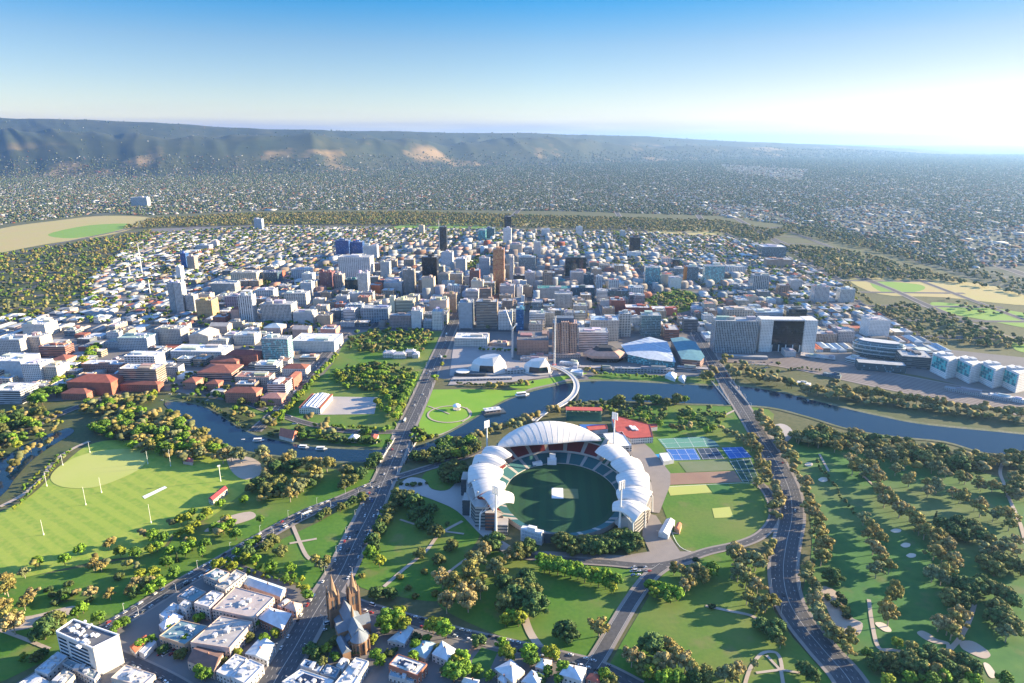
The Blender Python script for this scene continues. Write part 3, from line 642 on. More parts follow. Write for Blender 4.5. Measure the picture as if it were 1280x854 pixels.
def stadium():
    M_field = mat('stadium_turf', (.013, .066, .028), noise=[(.02, (.018, .080, .031), 1.2, 3)]); stripes(M_field, (.011, .054, .024), 8, TH)
    N = 96; pts = [SE(2*pi*k/N, 0)[:2] for k in range(N)]
    struct(sheet('playing_field', pts, 1.9, M_field, 0, True))
    sheet('field_surround', [SE(2*pi*k/N, 7)[:2] for k in range(N)], 1.80, mat('surround_turf', (.022, .075, .035)), 0, True)
    a = rot2(-4, 5, TH); pitch = MB(); pitch.box(SC[0]+a[0], SC[1]+a[1], 1.95, 14, 26, .05, TH); struct(pitch.build('cricket_pitch_cover', [mat('pitch_cover', (.75, .74, .70))]))
    pitch = MB(); pitch.box(SC[0]+12, SC[1]+a[1]-1, 1.94, 19, 24, .04, TH); struct(pitch.build('cricket_pitch', [mat('worn_pitch', (.19, .20, .12), noise=[(.15, (.10, .15, .06), 1.3, 3)])]))
    st = thing('stadium', 'huge oval cricket stadium with white shell roofs round a dark green field', 'stadium', (SC[0], SC[1], 0))
    loc = lambda p: (p[0]-SC[0], p[1]-SC[1], p[2])
    L = lambda phi, r, z: loc(SE(phi, r, z))
    def bowl(name, a0, a1, r0, z0, r1, z1, m, rows=14, seg=None, wallz=None, back=True):
        """a raked tier with real steps"""
        n = seg or max(6, int(abs(a1-a0)/(2*pi)*120)); mb = MB()
        for k in range(n):
            pa, pb = a0+(a1-a0)*k/n, a0+(a1-a0)*(k+1)/n
            for j in range(rows):
                ra, rb = r0+(r1-r0)*j/rows, r0+(r1-r0)*(j+1)/rows; za, zb = z0+(z1-z0)*j/rows, z0+(z1-z0)*(j+1)/rows
                mm = 1 if k % 5 == 0 else 0
                mb.poly([L(pa, ra, za), L(pb, ra, za), L(pb, ra, zb), L(pa, ra, zb)][::-1], mm); mb.poly([L(pa, ra, zb), L(pb, ra, zb), L(pb, rb, zb), L(pa, rb, zb)][::-1], mm)
            if back: mb.poly([L(pa, r1, z1), L(pb, r1, z1), L(pb, r1, wallz or 0), L(pa, r1, wallz or 0)][::-1], 2)
            mb.poly([L(pa, r0, z0), L(pb, r0, z0), L(pb, r0, max(0, z0-3)), L(pa, r0, max(0, z0-3))], 2)
        for pa in (a0, a1): mb.poly([L(pa, r0, max(0, z0-3)), L(pa, r0, z0), L(pa, r1, z1), L(pa, r1, wallz or 0)], 2)
        return mb.build(name, [m, M_conc, M_conc], st)
    D = radians
    # lower ring all the way round, upper tiers on three sides
    bowl('lower_tier', D(-40), D(222), 7, 3.0, 24, 10.0, M_teal)
    bowl('lower_tier', D(222), D(320), 7, 2.6, 17, 6.0, M_teal, rows=8)
    bowl('upper_tier', D(54), D(136), 22, 14, 38, 23, M_maroon)
    bowl('upper_tier', D(142), D(220), 22, 11, 44, 25, M_maroon)
    bowl('upper_tier', D(-46), D(50), 20, 10, 38, 24, M_green)
    bowl('top_tier', D(56), D(138), 37, 25, 47, 31, M_green, rows=10)
    # back-of-house blocks under the side stands, glazed towards the plaza
    def backs(a0, a1, r0, r1, z1, name='concourse_block'):
        mb = MB(); n = 18
        for k in range(n):
            pa, pb = a0+(a1-a0)*k/n, a0+(a1-a0)*(k+1)/n
            for lv in range(5):
                za, zb = z1*lv/5, z1*(lv+1)/5
                mb.poly([L(pa, r1, za), L(pb, r1, za), L(pb, r1, zb-1.4), L(pa, r1, zb-1.4)], 1); mb.poly([L(pa, r1+.6, zb-1.4), L(pb, r1+.6, zb-1.4), L(pb, r1+.6, zb), L(pa, r1+.6, zb)], 0)
            mb.poly([L(pa, r0, z1), L(pb, r0, z1), L(pb, r1+.6, z1), L(pa, r1+.6, z1)][::-1], 0)
        for pa in (a0, a1): mb.poly([L(pa, r0, 0), L(pa, r1+.6, 0), L(pa, r1+.6, z1), L(pa, r0, z1)], 0)
        return mb.build(name, [M_conc, M_dgrey], st)
    backs(D(142), D(216), 44.2, 51, 22); backs(D(-46), D(50), 38.2, 45, 20); backs(D(55), D(138), 47.2, 53, 24)
    # shell roofs of the two long stands
    M_rib = mat('roof_seam', (.50, .50, .49), .5)
    def shell(a0, a1, r0, r1, zc, bow, nm='roof_shell'):
        """a barrel of membrane that spans from the field edge to the back of the stand, humped across"""
        def fn(u, v):
            phi = a0+(a1-a0)*u; r = r0+(r1-r0)*v
            arch = sin(pi*u)**.8; along_ = sin(pi*(.12+.80*v))
            tipr = r0-9*(4*u*(1-u)) if v == 0 else r
            rr = r-(1-v)*7*(4*u*(1-u))
            return L(phi, rr, zc-7+7*along_+bow*arch*(.45+.55*v))
        mb = MB(); mb.grid(fn, 16, 14, 0, flip=True); low = lambda u, v: tuple(c-(.9 if i == 2 else 0) for i, c in enumerate(fn(u, v)))
        mb.grid(low, 16, 14, 0)
        for e0, e1 in (((0, 0), (1, 0)), ((1, 0), (1, 1)), ((1, 1), (0, 1)), ((0, 1), (0, 0))):
            for k in range(14):
                q = [(e0[0]+(e1[0]-e0[0])*(k+d)/14, e0[1]+(e1[1]-e0[1])*(k+d)/14) for d in (0, 1)]
                mb.poly([fn(*q[0]), fn(*q[1]), low(*q[1]), low(*q[0])], 0)
        o = mb.build(nm, [M_roofw], st, weld=True)
        for k in range(1, 6):
            sm_ = MB(); ln = [fn(k/6, j/14) for j in range(15)]; sm_.tube([(x, y, z+.03) for x, y, z in ln], .18, 4)
            sm_.build('roof_seam', [M_rib], o)
        return o
    for a0, a1, r0, r1 in ((141, 154.4, 19, 50), (154.8, 167.4, 18, 51), (167.8, 190, 15, 50), (190.4, 206.8, 14, 46), (207.2, 226, 14, 42)): shell(D(a0), D(a1), r0, r1, 31, 7.5)
    for a0, a1, r0, r1 in ((30.2, 54, 12, 40), (9, 29.8, 11, 41), (-15, 8.6, 10, 42), (-34.2, -15.4, 14, 46), (-51, -34.6, 22, 52)): shell(D(a0), D(a1), r0, r1, 31, 7)
    # the big lens roof of the far stand
    def lens(u, v):
        phi = D(60+(141-60)*u); w = sin(pi*u)**.75
        rf, rb = 41-38*w, 41+15*w
        return L(phi, rf+(rb-rf)*v, 30+2*w+18*w*sin(pi*(.02+.84*v)))
    mb = MB(); mb.grid(lens, 40, 12, 0, flip=True); low = lambda u, v: tuple(c-(1.0 if i == 2 else 0) for i, c in enumerate(lens(u, v))); mb.grid(low, 40, 12, 0)
    for k in range(40):
        for v in (0, 1): mb.poly([lens(k/40, v), lens((k+1)/40, v), low((k+1)/40, v), low(k/40, v)], 0)
    ln = mb.build('lens_roof', [M_roofw], st, weld=True)
    for k in range(1, 15):
        sm_ = MB(); sm_.tube([(x, y, z+.02) for x, y, z in (lens(k/15, j/12) for j in range(13))], .2, 4); sm_.build('roof_seam', [M_rib], ln)
    # columns and raking struts
    for a in (143, 154, 167, 180, 192, 206, 220):
        c = MB(); c.tube([L(D(a), 52, 0), L(D(a), 51, 20), L(D(a), 42, 31)], [.9, .8, .6], 6); c.tube([L(D(a), 51, 19), L(D(a), 28, 30)], .6, 5); c.build('roof_column', [M_steel], st)
    for a in (48, 29, 9, -15, -34, -48):
        c = MB(); c.tube([L(D(a), 47, 0), L(D(a), 46, 20), L(D(a), 38, 31)], [.9, .8, .6], 6); c.tube([L(D(a), 46, 19), L(D(a), 26, 30)], .6, 5); c.build('roof_column', [M_steel], st)
    # end blocks and lift towers of the near left corner
    for (px, py, sx, sy, h, m) in ((603, 655, 14, 16, 26, M_conc), (614, 660, 12, 12, 22, M_brick), (586, 640, 12, 18, 20, M_dgrey), (583, 615, 10, 20, 22, M_dgrey), (627, 664, 14, 14, 12, M_conc), (799, 648, 16, 22, 16, M_brick), (808, 628, 10, 20, 12, M_brick)):
        x, y = G(px, py); b = MB(); b.box(x-SC[0], y-SC[1], 0, sx, sy, h, TH, 0, 1)
        for lv in range(int(h//4)): b.box(x-SC[0], y-SC[1], 1.6+4*lv, sx+.5, sy+.5, 1.5, TH, 2)
        b.build('stair_tower', [m, M_conc, M_dgrey], st)
    # players' sight screens
    x, y = G(690, 583); b = MB(); b.box(x-SC[0], y-SC[1]+4, 2, 12, 8, 7, TH); b.box(x-SC[0]+1, y-SC[1]+8, 9, 8, 5, 5, TH); b.build('players_pavilion', [M_white], st)
    x, y = G(671, 584); b = MB(); b.box(x-SC[0], y-SC[1]+4, 2, 13, 10, 4, TH+.3); b.build('sight_screen', [M_white], st)
    # heritage scoreboard at the open near end
    x, y = G(665, 677); sb = thing('scoreboard', 'pale old scoreboard wall at the open near end of the stadium', 'scoreboard', (x, y, 0), TH-.35)
    b = MB(); b.box(0, 0, 0, 24, 6, 15); b.box(0, 0, 15, 9, 5, 3); b.build('board_wall', [mat('scoreboard_paint', (.62, .63, .66))], sb)
    for r in range(3):
        for k in range(6): q = MB(); q.box(-9.2+3.7*k, -3.2, 2+4.2*r, 2.8, .5, 3.0, 0); q.build('score_panel', [mat('score_panel', (.42, .46, .52)) if (r, k) == (0, 0) else bpy.data.materials['score_panel']], sb)
    x, y = G(691, 680); vs = thing('video_screen', 'black video screen facing the field beside the old scoreboard', 'screen', (x, y, 0), TH)
    b = MB(); b.box(0, 0, 2, 20, 3, 11); b.build('screen_case', [M_dgrey], vs)
    for sx in (-7, 7): q = MB(); q.box(sx, 0, 0, 1, 1.4, 2); q.build('post', [M_dgrey], vs)
    # light towers
    for (bx, by, ty, lab) in ((609, 572, 530, 'tall white floodlight mast behind the far left stand roof'), (766, 577, 520, 'tall white floodlight mast beside the red roofed sports hall'), (620, 672, 613, 'tall white floodlight mast before the near left stand end'), (774, 668, 606, 'tall white floodlight mast before the near right stand end')):
        x, y = G(bx, by); h = ZAT(y, ty); t = thing('floodlight_mast', lab, 'floodlight', (x, y, 0), 0, 'stadium floodlights')
        m = MB(); m.tube([(0, 0, 0), (0, 0, h-5)], [1.5, .8], 8); m.build('mast', [M_steel], t)
        d = atan2(SC[1]-y, SC[0]-x)-pi/2; hd = MB()
        for r in range(6): hd.box(0, 0, h-5+1.7*r, 8.5, .9, 1.1, d)
        for s_ in (-3.6, 0, 3.6): q = rot2(s_, -.8, d); hd.box(q[0], q[1], h-6, .5, .5, 10.5, d)
        hd.build('lamp_head', [M_steel], t)
stadium()
# ================================================================ CITY BUILDINGS
def facade(name, pu, pv, wu, wv, glass=(.03, .045, .06), rough=.12, wallr=.8, metal=0.0, blind=.18, spec=.5):
    """wall colour = the object's own colour; windows are cells of pu x pv metres along the wall's UV"""
    m = bpy.data.materials.new(name); m.use_nodes = True; nt = m.node_tree; N, Lk = nt.nodes, nt.links; b = N['Principled BSDF']
    uv = N.new('ShaderNodeUVMap'); uv.uv_map = 'UVMap'; sx = N.new('ShaderNodeSeparateXYZ'); Lk.new(uv.outputs[0], sx.inputs[0])
    def M(op, a, c, clamp=False):
        k = N.new('ShaderNodeMath'); k.operation = op; k.use_clamp = clamp
        for i, q in enumerate((a, c)):
            if q is None: continue
            if hasattr(q, 'is_linked'): Lk.new(q, k.inputs[i])
            else: k.inputs[i].default_value = q
        return k.outputs[0]
    masks = []; cells = []
    for ax, p, w in ((0, pu, wu), (1, pv, wv)):
        d = M('DIVIDE', sx.outputs[ax], p); fl = M('FLOOR', d, None); fr = M('SUBTRACT', d, fl); cells.append(fl)
        if w < 1: masks.append(M('LESS_THAN', M('ABSOLUTE', M('SUBTRACT', fr, .5), None), w/2))
    mk = masks[0] if len(masks) == 1 else M('MULTIPLY', masks[0], masks[1])
    cv = N.new('ShaderNodeCombineXYZ'); Lk.new(cells[0], cv.inputs[0]); Lk.new(cells[1], cv.inputs[1])
    wn_ = N.new('ShaderNodeTexWhiteNoise'); Lk.new(cv.outputs[0], wn_.inputs[0])
    bl = M('LESS_THAN', wn_.outputs['Value'], blind)
    gm = N.new('ShaderNodeMix'); gm.data_type = 'RGBA'; Lk.new(bl, gm.inputs[0]); gm.inputs[6].default_value = (*glass, 1); gm.inputs[7].default_value = tuple(min(.5, g*2.5+.05) for g in glass)+(1,)
    oi = N.new('ShaderNodeObjectInfo')
    geo = N.new('ShaderNodeNewGeometry'); no = N.new('ShaderNodeTexNoise'); no.inputs['Scale'].default_value = .09; no.inputs['Detail'].default_value = 4; Lk.new(geo.outputs['Position'], no.inputs['Vector'])
    mr = N.new('ShaderNodeMapRange'); Lk.new(no.outputs[0], mr.inputs[0]); mr.inputs[1].default_value = .3; mr.inputs[2].default_value = .7; mr.inputs[3].default_value = .86; mr.inputs[4].default_value = 1.06
    wc = N.new('ShaderNodeVectorMath'); wc.operation = 'SCALE'; Lk.new(oi.outputs['Color'], wc.inputs[0]); Lk.new(mr.outputs[0], wc.inputs['Scale'])
    cm = N.new('ShaderNodeMix'); cm.data_type = 'RGBA'; Lk.new(mk, cm.inputs[0]); Lk.new(wc.outputs[0], cm.inputs[6]); Lk.new(gm.outputs[2], cm.inputs[7])
    Lk.new(cm.outputs[2], b.inputs['Base Color'])
    rm = N.new('ShaderNodeMix'); Lk.new(mk, rm.inputs[0]); rm.inputs[2].default_value = wallr; rm.inputs[3].default_value = rough; Lk.new(rm.outputs[0], b.inputs['Roughness'])
    b.inputs['Specular IOR Level'].default_value = spec
    if metal: mm = N.new('ShaderNodeMath'); mm.operation = 'MULTIPLY'; Lk.new(mk, mm.inputs[0]); mm.inputs[1].default_value = metal; Lk.new(mm.outputs[0], b.inputs['Metallic'])
    return m
FAC = {'grid': facade('punched_window_wall', 3.4, 3.5, .52, .48), 'wide': facade('wide_window_wall', 6.0, 3.7, .72, .50), 'band': facade('banded_window_wall', 9.0, 3.7, 1, .46), 'fin': facade('finned_wall', 3.2, 3.6, .55, .86),
       'glass': facade('curtain_wall', 1.8, 3.7, .92, .86, (.035, .075, .10), blind=.1), 'dark': facade('dark_curtain_wall', 1.8, 3.7, .94, .9, (.008, .011, .016), blind=.05),
       'teal': facade('teal_curtain_wall', 2.4, 3.7, .90, .84, (.02, .16, .19), blind=.25), 'blue': facade('blue_curtain_wall', 2.0, 3.7, .92, .9, (.015, .06, .20), blind=.08),
       'bronze': facade('bronze_glass_wall', 1.7, 3.6, .9, .72, (.30, .13, .06), .16, metal=.6, blind=.3), 'small': facade('small_window_wall', 3.0, 3.2, .34, .42), 'check': facade('checkered_window_wall', 5.2, 3.4, .5, .86, (.05, .06, .075), blind=.4)}
def plain_obj(name, rough=.85):
    m = bpy.data.materials.new(name); m.use_nodes = True; nt = m.node_tree; b = nt.nodes['Principled BSDF']; oi = nt.nodes.new('ShaderNodeObjectInfo')
    geo = nt.nodes.new('ShaderNodeNewGeometry'); no = nt.nodes.new('ShaderNodeTexNoise'); no.inputs['Scale'].default_value = .18; no.inputs['Detail'].default_value = 5; nt.links.new(geo.outputs['Position'], no.inputs['Vector'])
    mr = nt.nodes.new('ShaderNodeMapRange'); nt.links.new(no.outputs[0], mr.inputs[0]); mr.inputs[1].default_value = .3; mr.inputs[2].default_value = .7; mr.inputs[3].default_value = .78; mr.inputs[4].default_value = 1.08
    wc = nt.nodes.new('ShaderNodeVectorMath'); wc.operation = 'SCALE'; nt.links.new(oi.outputs['Color'], wc.inputs[0]); nt.links.new(mr.outputs[0], wc.inputs['Scale'])
    nt.links.new(wc.outputs[0], b.inputs['Base Color']); b.inputs['Roughness'].default_value = rough; b.inputs['Specular IOR Level'].default_value = .3
    return m
M_obj = plain_obj('building_paint'); FAC['blank'] = M_obj
M_plant = mat('roof_plant_metal', (.50, .51, .52), .6)
WHITE, GREY, CREAM, STONE, BROWN, RED, TERR, BLACK = (.66, .66, .66), (.40, .42, .44), (.56, .49, .39), (.44, .37, .30), (.30, .23, .18), (.30, .10, .07), (.42, .15, .09), (.03, .033, .04)
RW, RG, RT, RD, RBL = (.60, .61, .62), (.36, .38, .40), (.25, .10, .075), (.16, .16, .17), (.34, .44, .52)
LM = {}          # landmark words -> (x, y)
FOOT = []        # footprints taken: (x, y, radius)
def building(name, cat, cx, cy, w, d, h, a, wall, style, roof=RG, rooftype='flat', label=None, lm=None, plant=2, desc=None, seed=0, side=None, hiph=None):
    """walls, roof, roof plant; (cx, cy) the middle of the footprint"""
    r = random.Random(seed or int(cx*7+cy*13))
    t = thing(name, label, cat, (cx, cy, 0), a)
    b = MB(); b.box(0, 0, 0, w, d, h, 0, 0, 0); o = b.build('walls', [FAC[style]], t); o.color = (*wall, 1)
    if rooftype == 'flat':
        b = MB(); b.box(0, 0, h-.02, w-1.2, d-1.2, .35); q = b.build('roof', [M_obj], t); q.color = (*roof, 1)
        if h > 9:
            b = MB()
            for (x, y, sx, sy) in ((0, -d/2+.25, w, .5), (0, d/2-.25, w, .5), (-w/2+.25, 0, .5, d-1), (w/2-.25, 0, .5, d-1)): b.box(x, y, h, sx, sy, 1.1)
            q = b.build('parapet', [M_obj], t); q.color = (*wall, 1)
        for k in range(plant):
            sx, sy = w*(.14+.25*r.random()), d*(.16+.28*r.random()); hh = 2.2+2.6*r.random()+(2 if h > 40 else 0)
            b = MB(); b.box((r.random()-.5)*(w-sx-3), (r.random()-.5)*(d-sy-3), h+.33, sx, sy, hh)
            q = b.build('plant_room', [M_obj], t); q.color = tuple(x*(.8+.35*r.random()) for x in wall)+(1,)
        if w*d > 300 and plant:
            b = MB()
            for k in range(int(min(14, w*d/120))): b.box((r.random()-.5)*(w-4), (r.random()-.5)*(d-4), h+.34, 1+2*r.random(), 1+2*r.random(), .8+1.2*r.random())
            b.build('roof_vents', [M_plant], t)['kind'] = 'stuff'
    elif rooftype in ('hip', 'gable'):
        b = MB(); b.hip(0, 0, h, w, d, hiph or min(6.5, min(w, d)*.22), 0, 0, 1.0 if rooftype == 'hip' else 0.0); q = b.build('roof', [M_obj], t); q.color = (*roof, 1)
    FOOT.append((cx, cy, w, d))
    if lm: LM[lm] = (cx, cy)
    if desc: TODO.append((t, desc, cat, cx, cy))
    return t
def photo_building(xl, xr, yb, yt, dep, wall, style, words, roof=RG, rooftype='flat', a=None, plant=2, name='office_building', cat='building', lm=True, hiph=None):
    """a block whose front face's foot runs from (xl, yb) to (xr, yb) in the photo and whose front top edge is seen at row yt"""
    a = TH if a is None else a
    x, y = G((xl+xr)/2, yb); w = (xr-xl)/PXM(x, y); h = max(3.2, ZAT(y, yt))
    cx, cy = x-sin(a)*dep/2, y+cos(a)*dep/2
    return building(name, cat, cx, cy, w, dep, h, a, wall, style, roof, rooftype, words, words if not lm is False else None, plant, hiph=hiph)
def T(*a, **k): return photo_building(*a, name='office_tower', cat='tower', **k)
def B(*a, **k): return photo_building(*a, **k)
def dirs(g): return {'c': CREAM, 'w': WHITE, 'g': GREY, 's': STONE, 'b': BROWN, 'r': RED, 't': TERR, 'k': BLACK}[g]
# towers of the centre: left foot, right foot, foot row, top row, depth, wall, facade, words
T(528.5, 547, 362, 322, 34, BLACK, 'dark', 'plain black glass tower in the middle of the city')
T(550, 558.6, 315, 284, 24, (.10, .13, .14), 'dark', 'slim dark green tower under a thin roof mast')
T(505, 518.5, 368, 338, 26, (.40, .36, .32), 'fin', 'grey and tan ribbed tower left of the black tower')
T(547.5, 561, 363, 343, 26, STONE, 'grid', 'stone office block with a dark steep roof beside the black tower', roof=RD, rooftype='hip')
T(552, 566, 338, 316, 30, (.55, .56, .60), 'grid', 'pale grey tower behind the stone block with the dark roof')
B(562, 578, 360, 343, 30, CREAM, 'band', 'stepped cream building at the edge of the main street')
B(559, 574, 371, 358, 28, WHITE, 'wide', 'white block with pale blue windows on the main street')
T(599, 612, 348, 323, 24, (.58, .60, .63), 'band', 'white tower with blue horizontal bands by the city square')
T(616.5, 630, 366, 312, 36, (.46, .26, .17), 'bronze', 'tall bronze glass tower, tallest of the city centre')
B(589, 604, 377, 352, 30, CREAM, 'small', 'cream block left of the bronze tower')
B(604, 615.5, 370, 347, 26, (.56, .55, .50), 'grid', 'cream slab touching the foot of the bronze tower')
T(629, 639, 305, 286, 26, WHITE, 'small', 'white apartment tower behind the bronze tower')
B(607, 618, 299, 286, 50, (.16, .22, .28), 'glass', 'dark blue glass cube by the far parkland')
B(598, 607, 301, 288, 46, (.20, .40, .46), 'teal', 'teal glass cube beside the dark blue cube')
T(523.5, 530, 292, 282, 22, CREAM, 'small', 'small cream tower before the far green field')
B(480, 503, 368, 354, 36, (.58, .58, .58), 'grid', 'white and grey block behind the domed cream building')
T(630.5, 639, 287, 271, 30, (.06, .07, .08), 'dark', 'dark tower standing in the far tree belt')
T(637, 642, 355, 322, 24, WHITE, 'fin', 'very slim white tower right of the bronze tower')
T(648, 669, 346, 322, 34, (.36, .46, .54), 'glass', 'broad blue glass tower right of the bronze tower')
T(656, 668.5, 359, 341, 26, WHITE, 'fin', 'white tower in front of the blue glass tower')
B(642.6, 656, 355, 345, 30, (.14, .16, .18), 'dark', 'low dark glass block in front of the blue glass tower')
T(693, 705, 352, 338, 30, (.30, .25, .23), 'band', 'brown grey block with a sloping top')
T(706.5, 732, 345, 322, 36, (.12, .17, .17), 'dark', 'wide dark green glass tower with pale side walls')
T(714, 729, 361, 341, 30, (.42, .38, .36), 'grid', 'grey brown tower before the dark green glass tower')
T(729, 741.5, 361, 344, 30, (.12, .16, .20), 'glass', 'navy glass block joined to the grey brown tower')
B(671.5, 712.6, 374, 361, 40, (.42, .40, .38), 'grid', 'long grey office block with a teal roof box', roof=(.05, .22, .22))
B(680.6, 706.5, 362, 351, 26, (.12, .30, .30), 'teal', 'teal walled block behind the long grey office block', roof=(.10, .28, .28))
B(653, 665, 372, 359, 28, BROWN, 'grid', 'brown brick block between two white blocks')
B(637, 652.5, 323, 306, 36, CREAM, 'grid', 'cream stepped tower behind the slim white tower')
T(667, 676, 321, 303, 26, (.52, .54, .56), 'grid', 'pale grey tower of the southern city')
B(655, 665, 318, 310, 30, WHITE, 'band', 'white banded block in the southern city')
B(677, 687.5, 296, 287, 34, (.56, .60, .64), 'grid', 'pale blue block by the southern parkland')
B(720, 728, 294, 284, 22, WHITE, 'small', 'small white tower by the southern parkland')
B(714, 743, 374, 360, 36, (.12, .15, .18), 'glass', 'long dark glass block under a white flat roof', roof=RW)
T(745, 753, 363, 346, 22, WHITE, 'check', 'narrow white tower with black squares')
B(746, 759, 378, 364, 26, WHITE, 'band', 'white block with many thin bands')
T(786.5, 799.5, 320, 297, 26, (.05, .055, .07), 'dark', 'black twin slab tower on a white base')
B(784.5, 801, 322, 316, 34, WHITE, 'blank', 'white base block under the black twin slab tower')
T(806, 824, 356, 335, 30, (.58, .60, .60), 'teal', 'green glass tower in a white frame behind the square')
B(786, 804, 375, 360, 34, WHITE, 'wide', 'white hotel block at the edge of the leafy square')
B(762, 785, 376, 364, 34, (.10, .13, .16), 'glass', 'low dark glass block left of the leafy square')
T(858, 872, 353, 334, 26, (.55, .57, .60), 'glass', 'pale tower with an orange left wall')
B(855.5, 858, 353, 334, 26, (.55, .20, .05), 'blank', 'orange wall slab beside the pale tower', plant=0)
T(880, 904.5, 355, 333, 30, (.62, .63, .63), 'teal', 'boxy dark glass tower in a white frame on a white base')
B(840, 849, 337, 325, 26, (.10, .16, .19), 'dark', 'small dark glass tower of the south west city')
B(837, 851, 362, 348, 34, (.55, .57, .56), 'blank', 'plain pale block right of the leafy square')
B(775, 781, 297, 289, 20, WHITE, 'check', 'small white block with a black window by the southern parkland')
T(940.5, 960, 366, 345, 34, (.42, .41, .40), 'check', 'grey tower speckled with small windows')
T(1017, 1035, 378, 359, 30, (.64, .62, .62), 'fin', 'white ribbed tower with a red crown', roof=RT)
T(1049, 1067, 378, 362, 26, (.70, .70, .66), 'fin', 'bright white folded apartment tower')
B(909.5, 931, 342, 334, 40, WHITE, 'check', 'white block with tall arched windows')
B(952, 981.5, 322, 309, 60, (.40, .44, .46), 'glass', 'large white roofed market hall with a dark front', roof=(.66, .67, .68))
B(958.5, 990, 334, 325, 40, (.40, .28, .22), 'blank', 'long brown hall before the white market hall')
B(908, 940.5, 401, 388, 40, CREAM, 'wide', 'cream block with large windows behind the finned tower')
B(944, 978, 399, 391, 44, (.52, .55, .58), 'band', 'low building with a blue and white sloping roof', roof=RBL)
T(985, 1007, 402, 387, 36, (.07, .11, .13), 'dark', 'dark glass block with a slanted left edge')
T(892, 943.5, 442, 402, 36, (.36, .40, .42), 'fin', 'wide blue grey finned tower by the railway', plant=3)
B(1014, 1045, 429, 418, 44, (.36, .30, .27), 'fin', 'brown finned hall right of the white framed hotel')
B(1047, 1067, 428, 415, 40, (.38, .36, .38), 'grid', 'grey block left of the curved glass building')
B(1085, 1110, 423, 401, 44, (.62, .62, .62), 'small', 'white cube block behind the curved glass building')
B(1074, 1129, 465, 456, 26, (.06, .12, .14), 'glass', 'low dark glass building along the railway', a=TH-.22, plant=0)
B(1127, 1162, 461, 447, 50, (.12, .14, .15), 'band', 'flat dark building left of the four white hospital blocks', a=TH-.2)
# along the north terrace and behind the riverbank
T(574, 590.5, 411, 379, 40, (.36, .40, .44), 'blank', 'blank blue grey tower at the top of the main road')
T(595.3, 621.5, 411, 378, 34, (.36, .29, .23), 'band', 'broad brown slab right of the blank blue grey tower')
B(582, 598, 382, 364, 34, (.64, .60, .60), 'band', 'white block with a red side behind the blank tower')
B(622.8, 640, 413, 392, 32, (.62, .62, .60), 'grid', 'white gridded block behind the tall crane')
B(625, 643, 378, 358, 34, (.48, .42, .40), 'grid', 'pinkish grey gridded block before the bronze tower')
B(646, 653, 376, 359, 26, WHITE, 'small', 'narrow white block beside the brown brick block')
T(645, 654.5, 415, 387, 30, (.10, .36, .46), 'blue', 'narrow bright blue fronted tower with white sides')
T(661.5, 681, 416, 393, 34, (.64, .64, .65), 'band', 'white banded office tower left of the pink hotel')
B(738, 773, 426, 401, 40, (.54, .47, .40), 'grid', 'cream gridded block under a pale blue roof', roof=(.36, .48, .58))
T(773.5, 788, 421, 393, 28, (.44, .47, .46), 'wide', 'grey green tower with deep square windows')
T(801, 825, 421, 395, 30, (.48, .60, .58), 'glass', 'pale green glass apartment tower by the convention centre')
T(693, 715, 389, 368, 30, (.62, .58, .53), 'fin', 'cream tower with vertical stripes behind the pink hotel')
B(763, 781, 390, 376, 40, RED, 'small', 'red brick warehouse block by the leafy square')
B(782, 812, 394, 385, 36, RED, 'small', 'long low red brick hall behind the pale green tower', roof=RW)
B(815, 846, 395, 387, 34, (.44, .15, .11), 'small', 'red and white roofed brick hall beside the bridge road', roof=RW)
B(716.5, 734, 402, 383, 36, (.50, .42, .34), 'grid', 'tan old block behind the white balconied hotel')
B(723.5, 759.5, 438, 416, 38, (.62, .61, .60), 'band', 'white balconied hotel behind the octagonal hall')
B(646, 685.5, 444, 426, 70, (.36, .22, .17), 'small', 'old brown brick railway station hall', roof=RD)
# left of the main road
B(495, 517, 396, 376, 34, (.66, .58, .40), 'band', 'cream stepped building under a low dome', roof=(.6, .56, .42))
T(488, 494, 396, 371, 14, (.70, .62, .44), 'blank', 'cream art deco stair tower beside the domed building', plant=0)
B(487, 514, 410, 395, 22, (.34, .26, .24), 'grid', 'row of brown and grey old fronts below the domed building')
B(514.5, 526.5, 411, 389, 28, WHITE, 'small', 'plain white block facing the gardens')
B(540.5, 553, 413, 390, 26, (.66, .65, .62), 'grid', 'white corner hotel at the main road', roof=RBL)
B(529, 540, 411, 402, 24, GREY, 'grid', 'low grey block left of the white corner hotel')
B(537, 559, 398, 376, 40, (.56, .44, .36), 'small', 'pink cream block behind the white corner hotel')
T(420, 437, 321, 301, 30, (.10, .16, .36), 'blue', 'left of the two vivid blue glass hospital blocks')
T(437.6, 454, 320, 303, 30, (.08, .15, .38), 'blue', 'right of the two vivid blue glass hospital blocks')
T(454.5, 472, 324, 308, 30, (.54, .56, .58), 'grid', 'grey white block right of the vivid blue blocks')
B(424, 464, 350, 322, 50, (.66, .66, .66), 'wide', 'big white slab building with a bright right wall')
T(400, 416.5, 363, 341, 32, (.26, .10, .10), 'fin', 'burgundy tower under a curved roof', roof=RT)
T(418, 429, 362, 344, 28, (.46, .40, .34), 'wide', 'tan tower with a dark centre beside the burgundy tower')
T(432, 448, 373, 350, 30, (.12, .22, .22), 'dark', 'dark green glass tower right of the burgundy tower')
T(448.5, 461, 375, 342, 26, (.70, .70, .68), 'fin', 'bright white ribbed tower of the east city')
B(461.5, 476, 371, 357, 30, (.50, .16, .07), 'blank', 'orange brick cube beside the white ribbed tower')
B(356, 383.5, 383, 367, 34, (.62, .60, .56), 'wide', 'white flat topped block with dark window bays')
B(376.5, 390.5, 370, 354, 30, (.56, .57, .58), 'grid', 'grey white slab in the east city')
